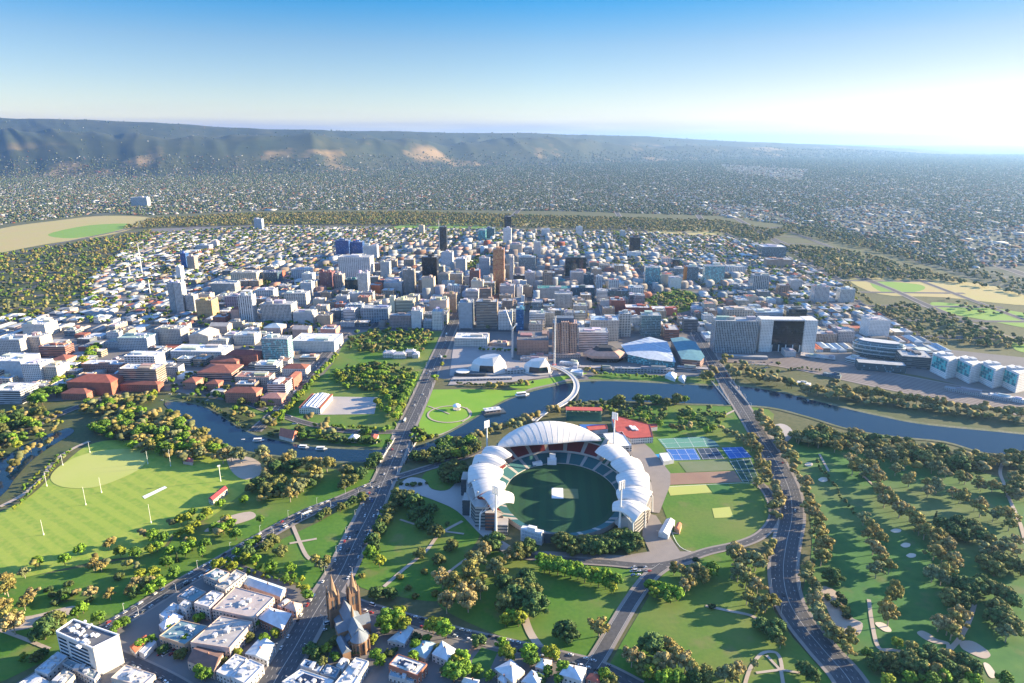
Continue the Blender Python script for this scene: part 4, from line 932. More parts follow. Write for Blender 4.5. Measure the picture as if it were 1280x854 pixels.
B(365, 388, 351, 337, 34, (.52, .56, .60), 'wide', 'pale blue and white block in the east city')
B(481, 500, 366, 350, 34, (.60, .58, .56), 'grid', 'white twin block below the tan ribbed tower')
T(476, 487.5, 349, 328, 26, (.44, .48, .50), 'grid', 'grey tower at the left edge of the office towers')
B(430, 444, 405, 388, 28, (.64, .62, .62), 'band', 'white banded block with a red corner', roof=RW)
B(367, 392, 406, 391, 34, (.46, .46, .46), 'blank', 'grey vaulted block beside the museum lawns', roof=RW)
B(452, 486, 404, 386, 36, (.28, .34, .40), 'wide', 'long blue grey department store')
T(213.5, 220.5, 391, 354, 20, (.44, .50, .55), 'fin', 'slim grey blue tower, left of the joined pair')
T(221, 231, 392, 354, 22, (.66, .66, .66), 'fin', 'slim white tower, right of the joined pair')
T(234, 244.5, 392, 370, 24, (.52, .50, .50), 'fin', 'white striped tower beside the joined pair')
T(246.5, 267, 398, 376, 34, (.52, .36, .18), 'grid', 'square tan office block of the east end')
B(282, 299, 387, 371, 40, (.26, .24, .34), 'wide', 'violet grey block right of the tan office block')
B(264, 295, 368, 355, 36, (.40, .42, .42), 'fin', 'long grey block behind the tan office block')
T(300.5, 318, 405, 370, 24, (.60, .61, .62), 'check', 'white tower with dark broken window slots')
B(327.5, 366, 405, 381, 40, (.46, .48, .49), 'fin', 'wide grey ribbed hospital slab', plant=3)
B(320, 343, 379, 363, 34, (.60, .61, .60), 'wide', 'white block with dark glass corners')
B(290, 300, 405, 387, 24, (.50, .32, .26), 'small', 'small ornate pink stone building', roof=RT, rooftype='hip')
B(289, 322, 356, 341, 44, (.62, .56, .44), 'wide', 'large cream block of the south east city')
T(227, 234, 335, 317, 22, (.10, .20, .42), 'blue', 'narrow blue glass tower of the east end')
T(235, 244.5, 338, 321, 24, (.52, .42, .36), 'fin', 'cream and brown tower beside the narrow blue tower')
T(221, 227, 350, 334, 22, WHITE, 'small', 'plain white tower of the east end')
T(265, 272, 310, 302, 22, (.56, .52, .50), 'small', 'lone pale tower among eastern roofs')
B(244, 262, 313, 307, 34, (.56, .58, .60), 'band', 'long pale block beyond the eastern towers')
B(322, 348, 354, 341, 40, (.12, .15, .22), 'glass', 'dark blue block of the south east city', roof=(.2, .24, .3))
T(318, 328, 287, 274, 26, (.40, .48, .56), 'grid', 'lone grey blue tower in the far south east')
B(164, 185, 258, 247, 40, (.60, .66, .68), 'band', 'lone white slab in the far eastern suburbs')
# the university and the east end, rooflines low and broad
U = dict(name='campus_building', cat='building')
def C(*a, **k): return photo_building(*a, **U, **k)
C(-6, 29, 447, 425, 40, (.50, .48, .46), 'grid', 'long white walled teaching block at the left edge', roof=RBL)
C(31, 54, 443, 422, 34, (.52, .44, .38), 'grid', 'tan gridded teaching block with a bright side wall')
C(29, 59, 421, 406, 40, (.64, .60, .54), 'small', 'large pale block behind the tan teaching block', roof=RW)
C(50, 84, 447, 434, 26, (.36, .16, .12), 'band', 'long red brick banded block of the east end', roof=RG)
C(30, 54.5, 479, 456, 34, (.66, .66, .65), 'grid', 'white gridded slab above the green avenue', roof=RW)
C(56, 74, 478, 459, 34, (.60, .52, .42), 'grid', 'cream slab joined to the white gridded slab')
C(66, 85, 462, 450, 30, (.52, .38, .28), 'small', 'tan block with an orange tiled roof', roof=RT, rooftype='hip')
C(-8, 29, 505, 489, 40, (.46, .47, .48), 'band', 'long banded block at the left edge above the river', roof=RW)
C(-10, 30, 472, 452, 50, (.56, .58, .60), 'blank', 'wide flat white roofed block at the left edge', roof=(.62, .64, .67))
C(151, 199, 486, 462, 30, (.40, .30, .24), 'band', 'tall science block with a white boxed top floor', roof=RW)
C(158, 197, 470, 446, 34, (.62, .62, .62), 'wide', 'white boxed upper floors of the science block', roof=(.7, .7, .7))
C(150, 199, 490, 481, 18, (.32, .12, .08), 'small', 'red tiled hall in front of the science block', roof=RT, rooftype='hip')
C(85, 142, 494, 478, 44, (.34, .13, .09), 'blank', 'large brick hall under a huge sloping red roof', roof=(.31, .10, .07), rooftype='hip')
C(77, 110, 500, 492, 24, (.34, .14, .10), 'small', 'low brick wing with pointed red roofs', roof=RT, rooftype='hip')
C(102, 154, 466, 456, 28, (.38, .22, .18), 'grid', 'white roofed brick block behind the huge red roof', roof=(.58, .6, .63))
C(142, 152, 486, 470, 26, (.56, .57, .58), 'blank', 'plain pale stair block between brick halls')
C(148, 186, 438, 423, 40, (.40, .46, .50), 'grid', 'blue grey block under a pale green roof', roof=(.32, .44, .40))
C(195, 228, 431, 412, 36, (.40, .38, .36), 'grid', 'grey stone block by the old university lawn')
C(237, 262, 434, 420, 50, (.54, .48, .40), 'small', 'stone great hall with a steep gable', roof=(.5, .48, .44), rooftype='gable')
C(262, 284, 434, 426, 30, (.52, .50, .46), 'grid', 'low stone cloister beside the great hall')
C(213, 279, 449, 440, 50, (.52, .54, .56), 'grid', 'broad low building under white flat roofs', roof=(.64, .66, .68))
C(263, 297, 461, 452, 40, (.34, .16, .12), 'small', 'square brick building round a courtyard', roof=RT, rooftype='hip')
C(283, 323, 457, 444, 30, (.34, .14, .10), 'small', 'long brick building with a dark red roof', roof=(.28, .08, .06), rooftype='hip')
C(247, 291, 477, 466, 50, (.46, .30, .24), 'band', 'big red tiled union building above the river', roof=RT, rooftype='hip')
C(229, 246, 487, 478, 26, (.42, .22, .17), 'small', 'small pyramid roofed brick pavilion', roof=RT, rooftype='hip')
C(258, 274, 489, 480, 20, (.40, .18, .13), 'small', 'low brick wing right of the pyramid roofed pavilion', roof=RT, rooftype='hip')
C(329, 362, 454, 424, 26, (.62, .62, .60), 'teal', 'white slab tower with a wide teal glass middle')
C(319, 347, 469, 457, 30, (.60, .58, .52), 'band', 'cream flat roofed block before the teal tower', roof=RW)
C(294, 338, 483, 472, 26, (.48, .42, .36), 'grid', 'long stone block with red dormers', roof=(.40, .20, .16))
C(335, 358, 496, 481, 34, (.62, .60, .58), 'band', 'white banded block with red brick wings', roof=RT)
C(357, 368, 488, 474, 40, (.36, .14, .10), 'small', 'brick wing with a red hipped roof behind the banded block', roof=RT, rooftype='hip')
C(282, 322, 504, 491, 26, (.40, .18, .13), 'small', 'long red roofed college by the river road', roof=RT, rooftype='hip')
C(326, 353, 507, 498, 24, (.44, .24, .20), 'small', 'small pink roofed house by the river road', roof=(.44, .22, .18), rooftype='hip')
C(353, 383, 471, 461, 26, (.62, .58, .54), 'grid', 'white walled house with scattered red roofs', roof=RT, rooftype='hip')
C(365, 419, 440, 427, 60, (.56, .56, .56), 'small', 'large flat white roofed gallery', roof=(.66, .67, .68))
C(293, 319, 431, 420, 36, (.52, .50, .46), 'grid', 'stone block under a barrel roof', roof=RBL)
C(401, 420, 420, 412, 34, (.46, .26, .22), 'small', 'red brick corner block at the gallery', roof=RBL)
C(262, 285, 417, 408, 26, (.50, .40, .34), 'small', 'stone college hall with a small spire', roof=(.46, .42, .38), rooftype='gable')
C(330, 352, 421, 410, 34, (.50, .38, .34), 'small', 'museum wing of pink stone', roof=RBL, rooftype='hip')
C(366, 386, 424, 412, 26, (.48, .32, .26), 'small', 'museum wing with twin peaked gables', roof=(.40, .36, .34), rooftype='gable')
# ================================================================ RIVERBANK LANDMARKS
def obj_col(o, c): o.color = (*c, 1); return o
def at(px, py): return G(px, py)
def shell_hall(px, py, rx, ry, h, lab, rz, open_side):
    x, y = G(px, py); t = thing('theatre_shell', lab, 'theatre', (x, y, 0), rz); LM[lab] = (x, y)
    n = 8; A = [2*pi*(k+.5)/n for k in range(n)]
    r0 = [(rx*cos(a), ry*sin(a), 2.0) for a in A]; r1 = [(rx*.90*cos(a), ry*.90*sin(a), h*.52) for a in A]; r2 = [(rx*.55*cos(a)+rx*.05, ry*.42*sin(a), h*(.90+.10*cos(a-.4))) for a in A]
    b = MB()
    for k in range(n):
        j = (k+1) % n
        if k not in open_side: b.poly([r0[k], r0[j], r1[j], r1[k]])
        b.poly([r1[k], r1[j], r2[j], r2[k]])
    b.poly(r2); b.build('shell', [M_roofw], t)
    g = MB(); g.prism([(rx*.86*cos(a), ry*.86*sin(a)) for a in A], .2, h*.5); g.build('foyer_glass', [M_glass], t)
    p = MB(); p.prism([(rx*1.18*cos(a), ry*1.12*sin(a)-3) for a in A], 1.3, 3.0); p.build('terrace', [M_conc], t)
shell_hall(611, 463, 36, 27, 31, 'larger white faceted theatre shell by the river lawn', -.15, (5,))
shell_hall(671, 465, 27, 20, 27, 'smaller white faceted theatre shell near the footbridge', -.3, (5, 6))
x, y = G(588, 469); t = thing('terrace_canopy', 'low grey terrace with a round white canopy before the larger theatre shell', 'terrace', (x, y, 0), TH)
b = MB(); b.box(0, 0, 1.3, 58, 16, 3.5); b.build('deck', [M_dgrey], t); b = MB(); b.tube([(-14, -2, 4), (-14, -2, 8)], [.8, 13], 14); b.tube([(-14, -2, 8), (-14, -2, 8.6)], [13, 12.6], 14); b.build('canopy', [M_roofw], t)
def crane(px, base, top, jib, tail, lab):
    x, y = G(px, base); h = ZAT(y, top); t = thing('tower_crane', lab, 'crane', (x, y, 0)); LM[lab] = (x, y)
    m = MB(); w = 1.1
    for sx in (-w, w):
        for sy in (-w, w): m.tube([(sx, sy, 0), (sx, sy, h)], .38, 4)
    for k in range(int(h/3)):
        z = 3*k; m.tube([(-w, -w, z), (w, -w, z+3)], .2, 3, cap=False); m.tube([(w, -w, z), (w, w, z+3)], .2, 3, cap=False); m.tube([(w, w, z), (-w, w, z+3)], .2, 3, cap=False); m.tube([(-w, w, z), (-w, -w, z+3)], .2, 3, cap=False)
    m.build('mast', [M_steel], t)
    if jib:
        q = PXM(x, y, h); jx, jz = (jib[0]-px)/q, ZAT(y, jib[1]); j = MB()
        for o_ in (-.9, .9): j.tube([(0, o_, h), (jx, o_*.5, jz)], .45, 4)
        j.tube([(0, 0, h+2.2), (jx, 0, jz)], .45, 4)
        for k in range(14):
            u0, u1 = k/14, (k+1)/14; j.tube([(jx*u0, -.9*(1-u0*.5), h+(jz-h)*u0), (jx*u1, .9*(1-u1*.5), h+(jz-h)*u1)], .22, 3, cap=False)
        j.build('jib', [M_steel], t)
        c = MB(); tx, tz = (tail[0]-px)/q, ZAT(y, tail[1]); c.tube([(0, 0, h), (tx, 0, tz)], 1.3, 5); c.box(tx, 0, tz-2.5, 3, 3, 3.5); c.build('counterweight_arm', [M_steel], t)
        cb = MB(); cb.box(1.6, 0, h-2.5, 2, 2, 2.6); cb.build('cab', [M_glass], t)
    return t
crane(640.6, 447, 411, (631.4, 384), (645.5, 405), 'white tower crane with a raised jib behind the theatre shells')
t = crane(693, 458, 395, None, None, 'tall thin white mast on a red base before the pink hotel')
b = MB(); b.box(0, 0, 0, 7, 7, 4); b.build('red_base', [mat('red_base', (.5, .04, .03))], t)
for px, base, top, lab in ((177.5, 341, 305, 'tallest thin white mast over the eastern rooftops'), (163, 345, 328, 'short white chimney mast over the eastern rooftops'), (188, 368, 350, 'white chimney mast near the tan office block'), (549.5, 314, 275, 'thin white mast on the slim dark green tower')):
    x, y = G(px, base); h = ZAT(y, top); t = thing('radio_mast', lab, 'mast', (x, y, 0)); m = MB(); m.tube([(0, 0, 0), (0, 0, h*.5), (0, 0, h)], [1.6, 1.3, .7], 6); m.build('mast', [M_steel], t)
    m = MB(); m.box(0, 0, 0, 5, 5, 2.5); m.build('plinth', [M_conc], t)
# pink striped hotel
def pink_hotel():
    x, y = G(706, 446); w = 29.5/PXM(x, y)/.96; h = ZAT(y, 402); lab = 'pink and brown striped hotel tower behind the footbridge'; t = thing('hotel_tower', lab, 'hotel', (x, y+16, 0), TH); LM[lab] = (x, y+16); FOOT.append((x, y+16, w, 34))
    pink, dark = (.60, .38, .28), (.16, .07, .06)
    for k in range(3):
        b = MB(); cx = (-1+k)*w/3; b.box(cx, -2 if k == 1 else 0, 0, w/3-.3, 32 if k != 1 else 38, h-(4 if k != 1 else 0)); obj_col(b.build('bay', [FAC['fin']], t), pink)
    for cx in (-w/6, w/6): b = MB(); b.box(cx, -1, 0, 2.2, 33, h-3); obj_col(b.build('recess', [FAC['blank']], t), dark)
    b = MB(); b.box(0, 2, h-4, w*.7, 20, 9); obj_col(b.build('roof_plant', [FAC['blank']], t), (.12, .16, .22))
    b = MB(); b.box(0, -18, 0, w*1.3, 14, 8); obj_col(b.build('entrance_podium', [FAC['grid']], t), (.50, .36, .30))
pink_hotel()
def octagon_hall():
    lab = 'low copper brown octagonal hall with a dark top by the river'; x, y = G(756, 451); t = thing('convention_hall', lab, 'hall', (x, y, 0), TH); LM[lab] = (x, y); FOOT.append((x, y, 80, 60))
    s_ = PXM(x, y); W = 55/s_/2
    A = [(-W, 6), (-W*.62, -16), (W*.62, -16), (W, 6), (W*.55, 36), (-W*.55, 36)]
    ring = lambda f, z, dy=0: [(px_*f, (py_-8)*f+8+dy, z) for px_, py_ in A]
    b = MB(); lo, mid, top = ring(1.0, 9), ring(1.0, 14), ring(.66, 21)
    for k in range(6): j = (k+1) % 6; b.poly([lo[k], lo[j], mid[j], mid[k]]); b.poly([mid[k], mid[j], top[j], top[k]])
    b.poly(top); obj_col(b.build('copper_roof', [M_obj], t), (.50, .31, .24))
    b = MB(); b.prism([(p[0], p[1]) for p in ring(.82, 0)], 0, 9.5); obj_col(b.build('glazed_foyer', [FAC['dark']], t), (.05, .06, .07))
    b = MB(); q0, q1 = ring(.60, 21.3), ring(.40, 27)
    for k in range(6): j = (k+1) % 6; b.poly([q0[k], q0[j], q1[j], q1[k]])
    b.poly(q1); obj_col(b.build('dark_lantern', [M_obj], t), (.04, .045, .055))
octagon_hall()
def roof_hall(lab, pts, z, wall, roofc, zt, fac, name='exhibition_hall', ribs=0):
    """roof outline in photo pixels, each corner with its own height"""
    P3 = [(*G(px, py, zz), zz) for (px, py), zz in zip(pts, z)]; cx = sum(p[0] for p in P3)/len(P3); cy = sum(p[1] for p in P3)/len(P3)
    t = thing(name, lab, 'hall', (cx, cy, 0)); LM[lab] = (cx, cy); FOOT.append((cx, cy, 90, 60))
    Q = [(p[0]-cx, p[1]-cy, p[2]) for p in P3]; b = MB(); n = len(Q); c = (0, 0, zt)
    for k in range(n): b.poly([Q[k], Q[(k+1) % n], c])
    me_flip = sum(Q[k-1][0]*Q[k][1]-Q[k][0]*Q[k-1][1] for k in range(n)) < 0
    obj_col(b.build('roof', [M_obj], t), roofc)
    w = MB(); f = .955; u = 0
    for k in range(n):
        a, d = Q[k], Q[(k+1) % n]
        if me_flip: a, d = d, a
        u = w.wall((a[0]*f, a[1]*f), (d[0]*f, d[1]*f), 0, a[2]-.4, 0, u, d[2]-.4)
    obj_col(w.build('walls', [FAC[fac]], t), wall)
    for k in range(ribs):
        s_ = (k+1)/(ribs+1); a = tuple(Q[0][i]+(Q[1][i]-Q[0][i])*s_ for i in range(3)); d = tuple(Q[3][i]+(Q[2][i]-Q[3][i])*s_ for i in range(3)); m_ = ((a[0]+d[0])/2, (a[1]+d[1])/2, (a[2]+d[2])/2+ (zt-(a[2]+d[2])/2)*(1-abs(2*s_-1)))
        r = MB(); r.tube([(a[0], a[1], a[2]+.2), (m_[0], m_[1], m_[2]+.3), (d[0], d[1], d[2]+.2)], .5, 4); r.build('roof_rib', [M_steel], t)
roof_hall('wide convention centre under a silver blue curved roof', [(776, 431), (812, 421), (834, 427), (845, 453), (812, 449), (784, 443)], [18, 20, 20, 12, 14, 16], (.30, .36, .40), (.40, .47, .56), 21, 'teal', ribs=5)
roof_hall('convention wing with a flat teal roof beside the bridge road', [(838, 423), (853, 421), (870, 428), (881, 446), (876, 451), (852, 449)], [19, 20, 19, 16, 16, 17], (.34, .20, .18), (.10, .24, .30), 19.5, 'band')
def white_frame_hotel():
    lab = 'white winged hotel block framing a sheer dark glass front'; x, y = G(982, 441); t = thing('hotel_block', lab, 'hotel', (x, y, 0), TH); LM[lab] = (x, y+15); FOOT.append((x, y+15, 110, 40))
    s_ = 1/PXM(x, y); h = ZAT(y, 400); fr = lambda px: (px-982)*s_
    b = MB(); b.box(fr(956), 16, 0, 15*s_, 30, h); obj_col(b.build('left_wing', [FAC['small']], t), (.70, .70, .67))
    b = MB(); b.box(fr(1009), 16, 0, 15*s_, 34, h); obj_col(b.build('right_wing', [FAC['small']], t), (.72, .72, .69))
    b = MB(); X0, X1 = fr(963), fr(1002); pts = [(X0+(X1-X0)*k/10, 4+5*sin(pi*k/10)) for k in range(11)]+[(X1, 28), (X0, 28)]; b.prism(pts, h*.22, h-3); obj_col(b.build('dark_glass_front', [FAC['dark']], t), (.03, .04, .05))
    b = MB(); b.box((X0+X1)/2, 18, 0, X1-X0, 18, h*.22); b.build('lobby', [M_glass], t)
    for k in range(5): c = MB(); c.box(X0+4+(X1-X0-8)*k/4, 6, 0, 1.6, 1.6, h*.22); c.build('column', [M_steel], t)
    b = MB(); b.box((X0+X1)/2, 16, h-3, X1-X0, 26, 2.6); obj_col(b.build('roof', [M_obj], t), (.6, .6, .6))
white_frame_hotel()
def curved_glass():
    lab = 'long bulging grey green glass building above the railway'; x, y = G(1096, 446); t = thing('research_building', lab, 'building', (x, y, 0), TH-.42); LM[lab] = (x, y); FOOT.append((x, y, 90, 40))
    lv = [(0, 36, 13), (5, 40, 16), (14, 45, 19), (24, 46, 19), (30, 43, 17), (33, 36, 13)]; b = MB(); n = 40
    se = lambda a, X, Y: (X*math.copysign(abs(cos(a))**.7, cos(a)), Y*math.copysign(abs(sin(a))**.85, sin(a)))
    for (z0, X0, Y0), (z1, X1, Y1) in zip(lv, lv[1:]):
        u = 0
        for k in range(n):
            a0, a1 = 2*pi*k/n, 2*pi*(k+1)/n; p, q, r, s_ = se(a0, X0, Y0), se(a1, X0, Y0), se(a1, X1, Y1), se(a0, X1, Y1); L_ = math.dist(p, q)
            b.poly([(*p, z0), (*q, z0), (*r, z1), (*s_, z1)], 0, [(u, z0), (u+L_, z0), (u+L_, z1), (u, z1)]); u += L_
    obj_col(b.build('glass_skin', [FAC['glass']], t), (.36, .42, .42))
    b = MB(); b.poly([(*se(2*pi*k/n, 36, 13), 33) for k in range(n)]); b.build('roof', [M_plant], t)
    for z, X, Y in ((9, 43.2, 17.8), (17, 46.3, 19.4), (25, 46.2, 19.2)): r = MB(); r.tube([(*se(2*pi*k/n, X, Y), z) for k in range(n+1)], .5, 4, cap=False); r.build('band', [M_steel], t)
curved_glass()
def hospital_blocks():
    names = ('first of four white hospital blocks, beside the flat dark building', 'second of the four white hospital blocks with teal glass fronts', 'third of the four white hospital blocks with teal glass fronts', 'last of the four white hospital blocks, farthest from the curved glass building')
    for k in range(4):
        dx, dy = 29*k, 5.8*k; A_, B_, C__ = G(1162+dx, 464+dy), G(1182+dx, 474+dy), G(1191+dx, 472+dy); D_ = (A_[0]+C__[0]-B_[0], A_[1]+C__[1]-B_[1])
        ex = ((C__[0]-B_[0])*1.35, (C__[1]-B_[1])*1.35); C__ = (B_[0]+ex[0], B_[1]+ex[1]); D_ = (A_[0]+ex[0], A_[1]+ex[1])
        h = ZAT(B_[1], 450+dy*1.0); cx, cy = (A_[0]+C__[0])/2, (A_[1]+C__[1])/2; t = thing('hospital_block', names[k], 'hospital', (cx, cy, 0), 0, 'four white hospital blocks'); FOOT.append((cx, cy, 50, 50)); LM[names[k]] = (cx, cy)
        l = lambda p: (p[0]-cx, p[1]-cy); P_ = [l(A_), l(B_), l(C__), l(D_)]
        b = MB(); b.prism(P_, 0, h); obj_col(b.build('walls', [FAC['small']], t), (.72, .72, .71))
        g = MB(); a, c = P_[0], P_[1]; n_ = ((c[1]-a[1]), -(c[0]-a[0])); L_ = math.hypot(*n_); n_ = (n_[0]/L_*.35, n_[1]/L_*.35); p0 = (a[0]+(c[0]-a[0])*.06+n_[0], a[1]+(c[1]-a[1])*.06+n_[1]); p1 = (a[0]+(c[0]-a[0])*.92+n_[0], a[1]+(c[1]-a[1])*.92+n_[1])
        g.wall(p0, p1, h*.30, h-3.5); g.poly([(*p0, h-3.5), (*p1, h-3.5), (p1[0]-n_[0], p1[1]-n_[1], h-3.5), (p0[0]-n_[0], p0[1]-n_[1], h-3.5)]); obj_col(g.build('teal_glass_front', [facade('bright_teal_panels', 5.0, 5.2, .95, .9, (.01, .20, .24), blind=.4) if k == 0 else bpy.data.materials['bright_teal_panels']], t), (.30, .40, .42))
        for j in range(2): q = MB(); q.box((j-.5)*14, 2, h, 9, 12, 3.5); q.build('plant_room', [M_plant], t)
hospital_blocks()
C(1120, 1165, 452, 441, 40, (.50, .50, .50), 'band', 'low pale hospital podium behind the flat dark building')
B(568, 609.5, 434, 423.5, 44, (.60, .56, .50), 'grid', 'pale stone parliament house beside the main road', roof=RW)
x, y = G(589, 421); 
def mansion():
    lab = 'long white mansion among the garden trees'; x, y = G(500, 447); t = thing('mansion', lab, 'mansion', (x, y, 0), TH+.06); LM[lab] = (x, y); FOOT.append((x, y, 70, 40))
    for cx, cy, w, d, h in ((-22, 6, 22, 20, 10), (0, 0, 26, 18, 9), (20, 10, 20, 16, 11), (32, 2, 12, 18, 8)):
        b = MB(); b.box(cx, cy, 0, w, d, h); obj_col(b.build('wing', [FAC['grid']], t), (.66, .60, .56)); b = MB(); b.hip(cx, cy, h, w, d, 3.5); obj_col(b.build('slate_roof', [M_obj], t), (.46, .46, .50))
        for k in (-.3, .3): c = MB(); c.box(cx+k*w, cy, h+1, 1.4, 1.4, 4); c.build('chimney', [M_white], t)
mansion()
def drill_hall():
    lab = 'white drill hall with skylight strips and red roof edges by the parade ground'; A_, B_ = G(369, 515), G(392, 519); x, y = (A_[0]+B_[0])/2, (A_[1]+B_[1])/2; rz = atan2(B_[1]-A_[1], B_[0]-A_[0]); w, d, h = math.dist(A_, B_), 62, 9
    t = thing('drill_hall', lab, 'hall', (x-sin(rz)*d/2, y+cos(rz)*d/2, 0), TH); LM[lab] = (x, y+d/2); w = 34
    b = MB(); b.box(0, 0, 0, w, d, h); obj_col(b.build('walls', [FAC['grid']], t), (.66, .65, .62))
    b = MB(); b.hip(0, 0, h, w, d, 4, 0, 0, 0.0); obj_col(b.build('roof', [M_obj], t), (.46, .50, .55))
    for k in (-1, 1):
        for o_ in (.35, .68): s_ = MB(); s_.tube([(k*w/2*o_, -d/2+3, h+4*(1-o_)+.5), (k*w/2*o_, d/2-3, h+4*(1-o_)+.5)], 1.2, 4); s_.build('skylight_strip', [M_white], t)
        e_ = MB(); e_.box(k*(w/2-1), 0, h+.2, 3.4, d, 1.6); obj_col(e_.build('red_edge', [M_obj], t), (.40, .12, .07))
drill_hall()
# ---------------------------------------------------------------- lower structures between the halls and the river
def low(lab, px0, px1, d, h, wall, fac, roof, name='terrace_building', cat='building', **k):
    a, c = G(*px0), G(*px1); w = math.dist(a, c); an = atan2(c[1]-a[1], c[0]-a[0]); cx, cy = (a[0]+c[0])/2-sin(an)*d/2, (a[1]+c[1])/2+cos(an)*d/2
    LM[lab] = (cx, cy)
    return building(name, cat, cx, cy, w, d, h, an, wall, fac, roof, 'flat', lab, None, k.get('plant', 2))
low('long dark colonnade below the silver blue curved roof', (768, 465), (843, 467), 10, 7, (.34, .34, .35), 'wide', (.30, .32, .34)); low('long low terrace below the octagonal hall', (722, 463), (765, 465), 12, 6, (.36, .33, .31), 'band', (.40, .36, .34)); low('low shaded deck between the convention wing and the bridge road', (846, 463), (885, 466), 12, 6, (.34, .32, .32), 'band', (.36, .34, .34))
low('small white plant sheds under the thin white mast', (699, 456), (722, 458), 12, 5, (.5, .52, .54), 'small', RW); low('blue grey canopy by the footbridge landing', (700, 464), (726, 466), 9, 5, (.40, .46, .50), 'wide', (.44, .50, .55)); low('grey site sheds left of the thin white mast', (650, 452), (684, 453), 16, 6, (.38, .35, .35), 'small', (.42, .40, .40)); low('pinkish site office below the brown station hall', (662, 447), (690, 448), 10, 5, (.46, .30, .26), 'small', (.44, .36, .34))
low('low linking block between the two theatre shells', (634, 468), (655, 467), 16, 7, (.46, .45, .44), 'wide', (.48, .47, .46)); low('long riverside terrace before the larger theatre shell', (566, 477), (640, 475), 9, 4, (.42, .41, .40), 'wide', (.46, .44, .42), plant=0); low('low yard building behind the stone parliament house', (612, 432), (632, 434), 22, 6, (.42, .32, .28), 'small', (.40, .34, .32)); low('long grey platform roof along the railway', (905, 448), (960, 450), 12, 5, (.3, .3, .31), 'blank', (.36, .37, .38), plant=0); low('row of rail service sheds before the four hospital blocks', (1180, 488), (1262, 503), 12, 5, (.30, .32, .34), 'small', (.26, .28, .30)); low('second row of rail service sheds at the right edge', (1236, 497), (1286, 506), 10, 6, (.56, .56, .56), 'small', RW); low('dark rail shed on the river side of the tracks', (1028, 470), (1050, 474), 12, 5, (.10, .15, .18), 'small', (.12, .18, .22)); low('small white pavilion by the sandy river bank', (995, 481), (1012, 484), 12, 4, (.6, .6, .6), 'small', RW)
low('long white podium along the front of the curved glass building', (1056, 452), (1078, 457), 24, 8, (.52, .52, .52), 'band', (.50, .52, .54)); low('low car park deck behind the railway curve', (1000, 447), (1044, 452), 26, 4, (.36, .34, .34), 'band', (.44, .40, .38))
# ---------------------------------------------------------------- river things
def rotunda():
    x, y = G(571, 512); t = thing('bandstand', 'small white domed bandstand in the middle of the river lawn', 'bandstand', (x, y, 0)); LM['the white bandstand'] = (x, y)
    b = MB(); b.prism([(6.5*cos(k*pi/4), 6.5*sin(k*pi/4)) for k in range(8)], 0, 1.4); b.build('base', [M_conc], t)
    for k in range(8): c = MB(); c.tube([(5.4*cos(k*pi/4), 5.4*sin(k*pi/4), 1.4), (5.4*cos(k*pi/4), 5.4*sin(k*pi/4), 6)], .28, 6); c.build('post', [M_white], t)
    b = MB(); b.grid(lambda u, v: (6.6*cos(u*2*pi)*cos(v*pi/2), 6.6*sin(u*2*pi)*cos(v*pi/2), 6+3.6*sin(v*pi/2)), 16, 5); b.build('dome', [M_white], t, weld=True)
    b = MB(); b.tube([(0, 0, 9.5), (0, 0, 11.6)], [.5, .08], 6); b.build('finial', [M_white], t)
rotunda()
def footbridge():
    pts = smooth([G(*p) for p in ((690, 460), (703, 466), (714, 474), (720, 484), (719, 495), (711, 505), (698, 513), (680, 521), (668, 530))], 7, closed=False)
    cx, cy = pts[len(pts)//2]; t = thing('footbridge', 'pale curved footbridge over the river', 'bridge', (cx, cy, 0)); LM['the curved footbridge'] = (cx, cy)
    Z = lambda i: 7.5-3.0*abs(2*i/(len(pts)-1)-1)**2
    L, R = ribbon_pts(pts, 9); L2, R2 = ribbon_pts(pts, 5); b = MB(); l = lambda p, z: (p[0]-cx, p[1]-cy, z)
    for i in range(len(pts)-1):
        a, c = Z(i), Z(i+1)
        b.poly([l(R[i], a), l(R[i+1], c), l(L[i+1], c), l(L[i], a)]); b.poly([l(L[i], a), l(L[i+1], c), l(L2[i+1], c-2.2), l(L2[i], a-2.2)]); b.poly([l(R2[i], a-2.2), l(R2[i+1], c-2.2), l(R[i+1], c), l(R[i], a)]); b.poly([l(L2[i], a-2.2), l(L2[i+1], c-2.2), l(R2[i+1], c-2.2), l(R2[i], a-2.2)])
    b.build('deck', [mat('bridge_deck', (.48, .47, .45))], t)
    for S_ in (L, R): r = MB(); r.tube([l(p, Z(i)+1.2) for i, p in enumerate(S_)], .35, 4); r.build('railing', [M_steel], t)
    for f in (.3, .5, .7): i = int(f*(len(pts)-1)); p = MB(); p.tube([l(pts[i], 0), l(pts[i], Z(i)-2)], [1.4, .9], 8); p.build('pier', [M_conc], t)
footbridge()
def road_bridge(key, px0, px1, lab, w):
    a, c = G(*px0), G(*px1); cx, cy = (a[0]+c[0])/2, (a[1]+c[1])/2; L_ = math.dist(a, c); rz = atan2(c[1]-a[1], c[0]-a[0]); t = thing('road_bridge', lab, 'bridge', (cx, cy, 0), rz); LM[lab] = (cx, cy)
    for s_ in (-1, 1): b = MB(); b.box(0, s_*w/2, 0, L_, .7, 3.2); b.build('parapet', [M_conc], t)
    for s_ in (-1, 1):
        for k in range(4): p = MB(); p.tube([(-L_/2+L_*(k+.5)/4, s_*(w/2-.6), 3), (-L_/2+L_*(k+.5)/4, s_*(w/2-.6), 10)], .25, 5); p.build('lamp_post', [M_steel], t)
road_bridge('mont', (924, 507), (900, 478), 'straight road bridge over the wide river by the convention wing', 31)
road_bridge('king', (490, 580), (508, 550), 'wide road bridge where the main road crosses the narrow river', 33)
M_boat = mat('boat_hull', (.74, .74, .72), .4)
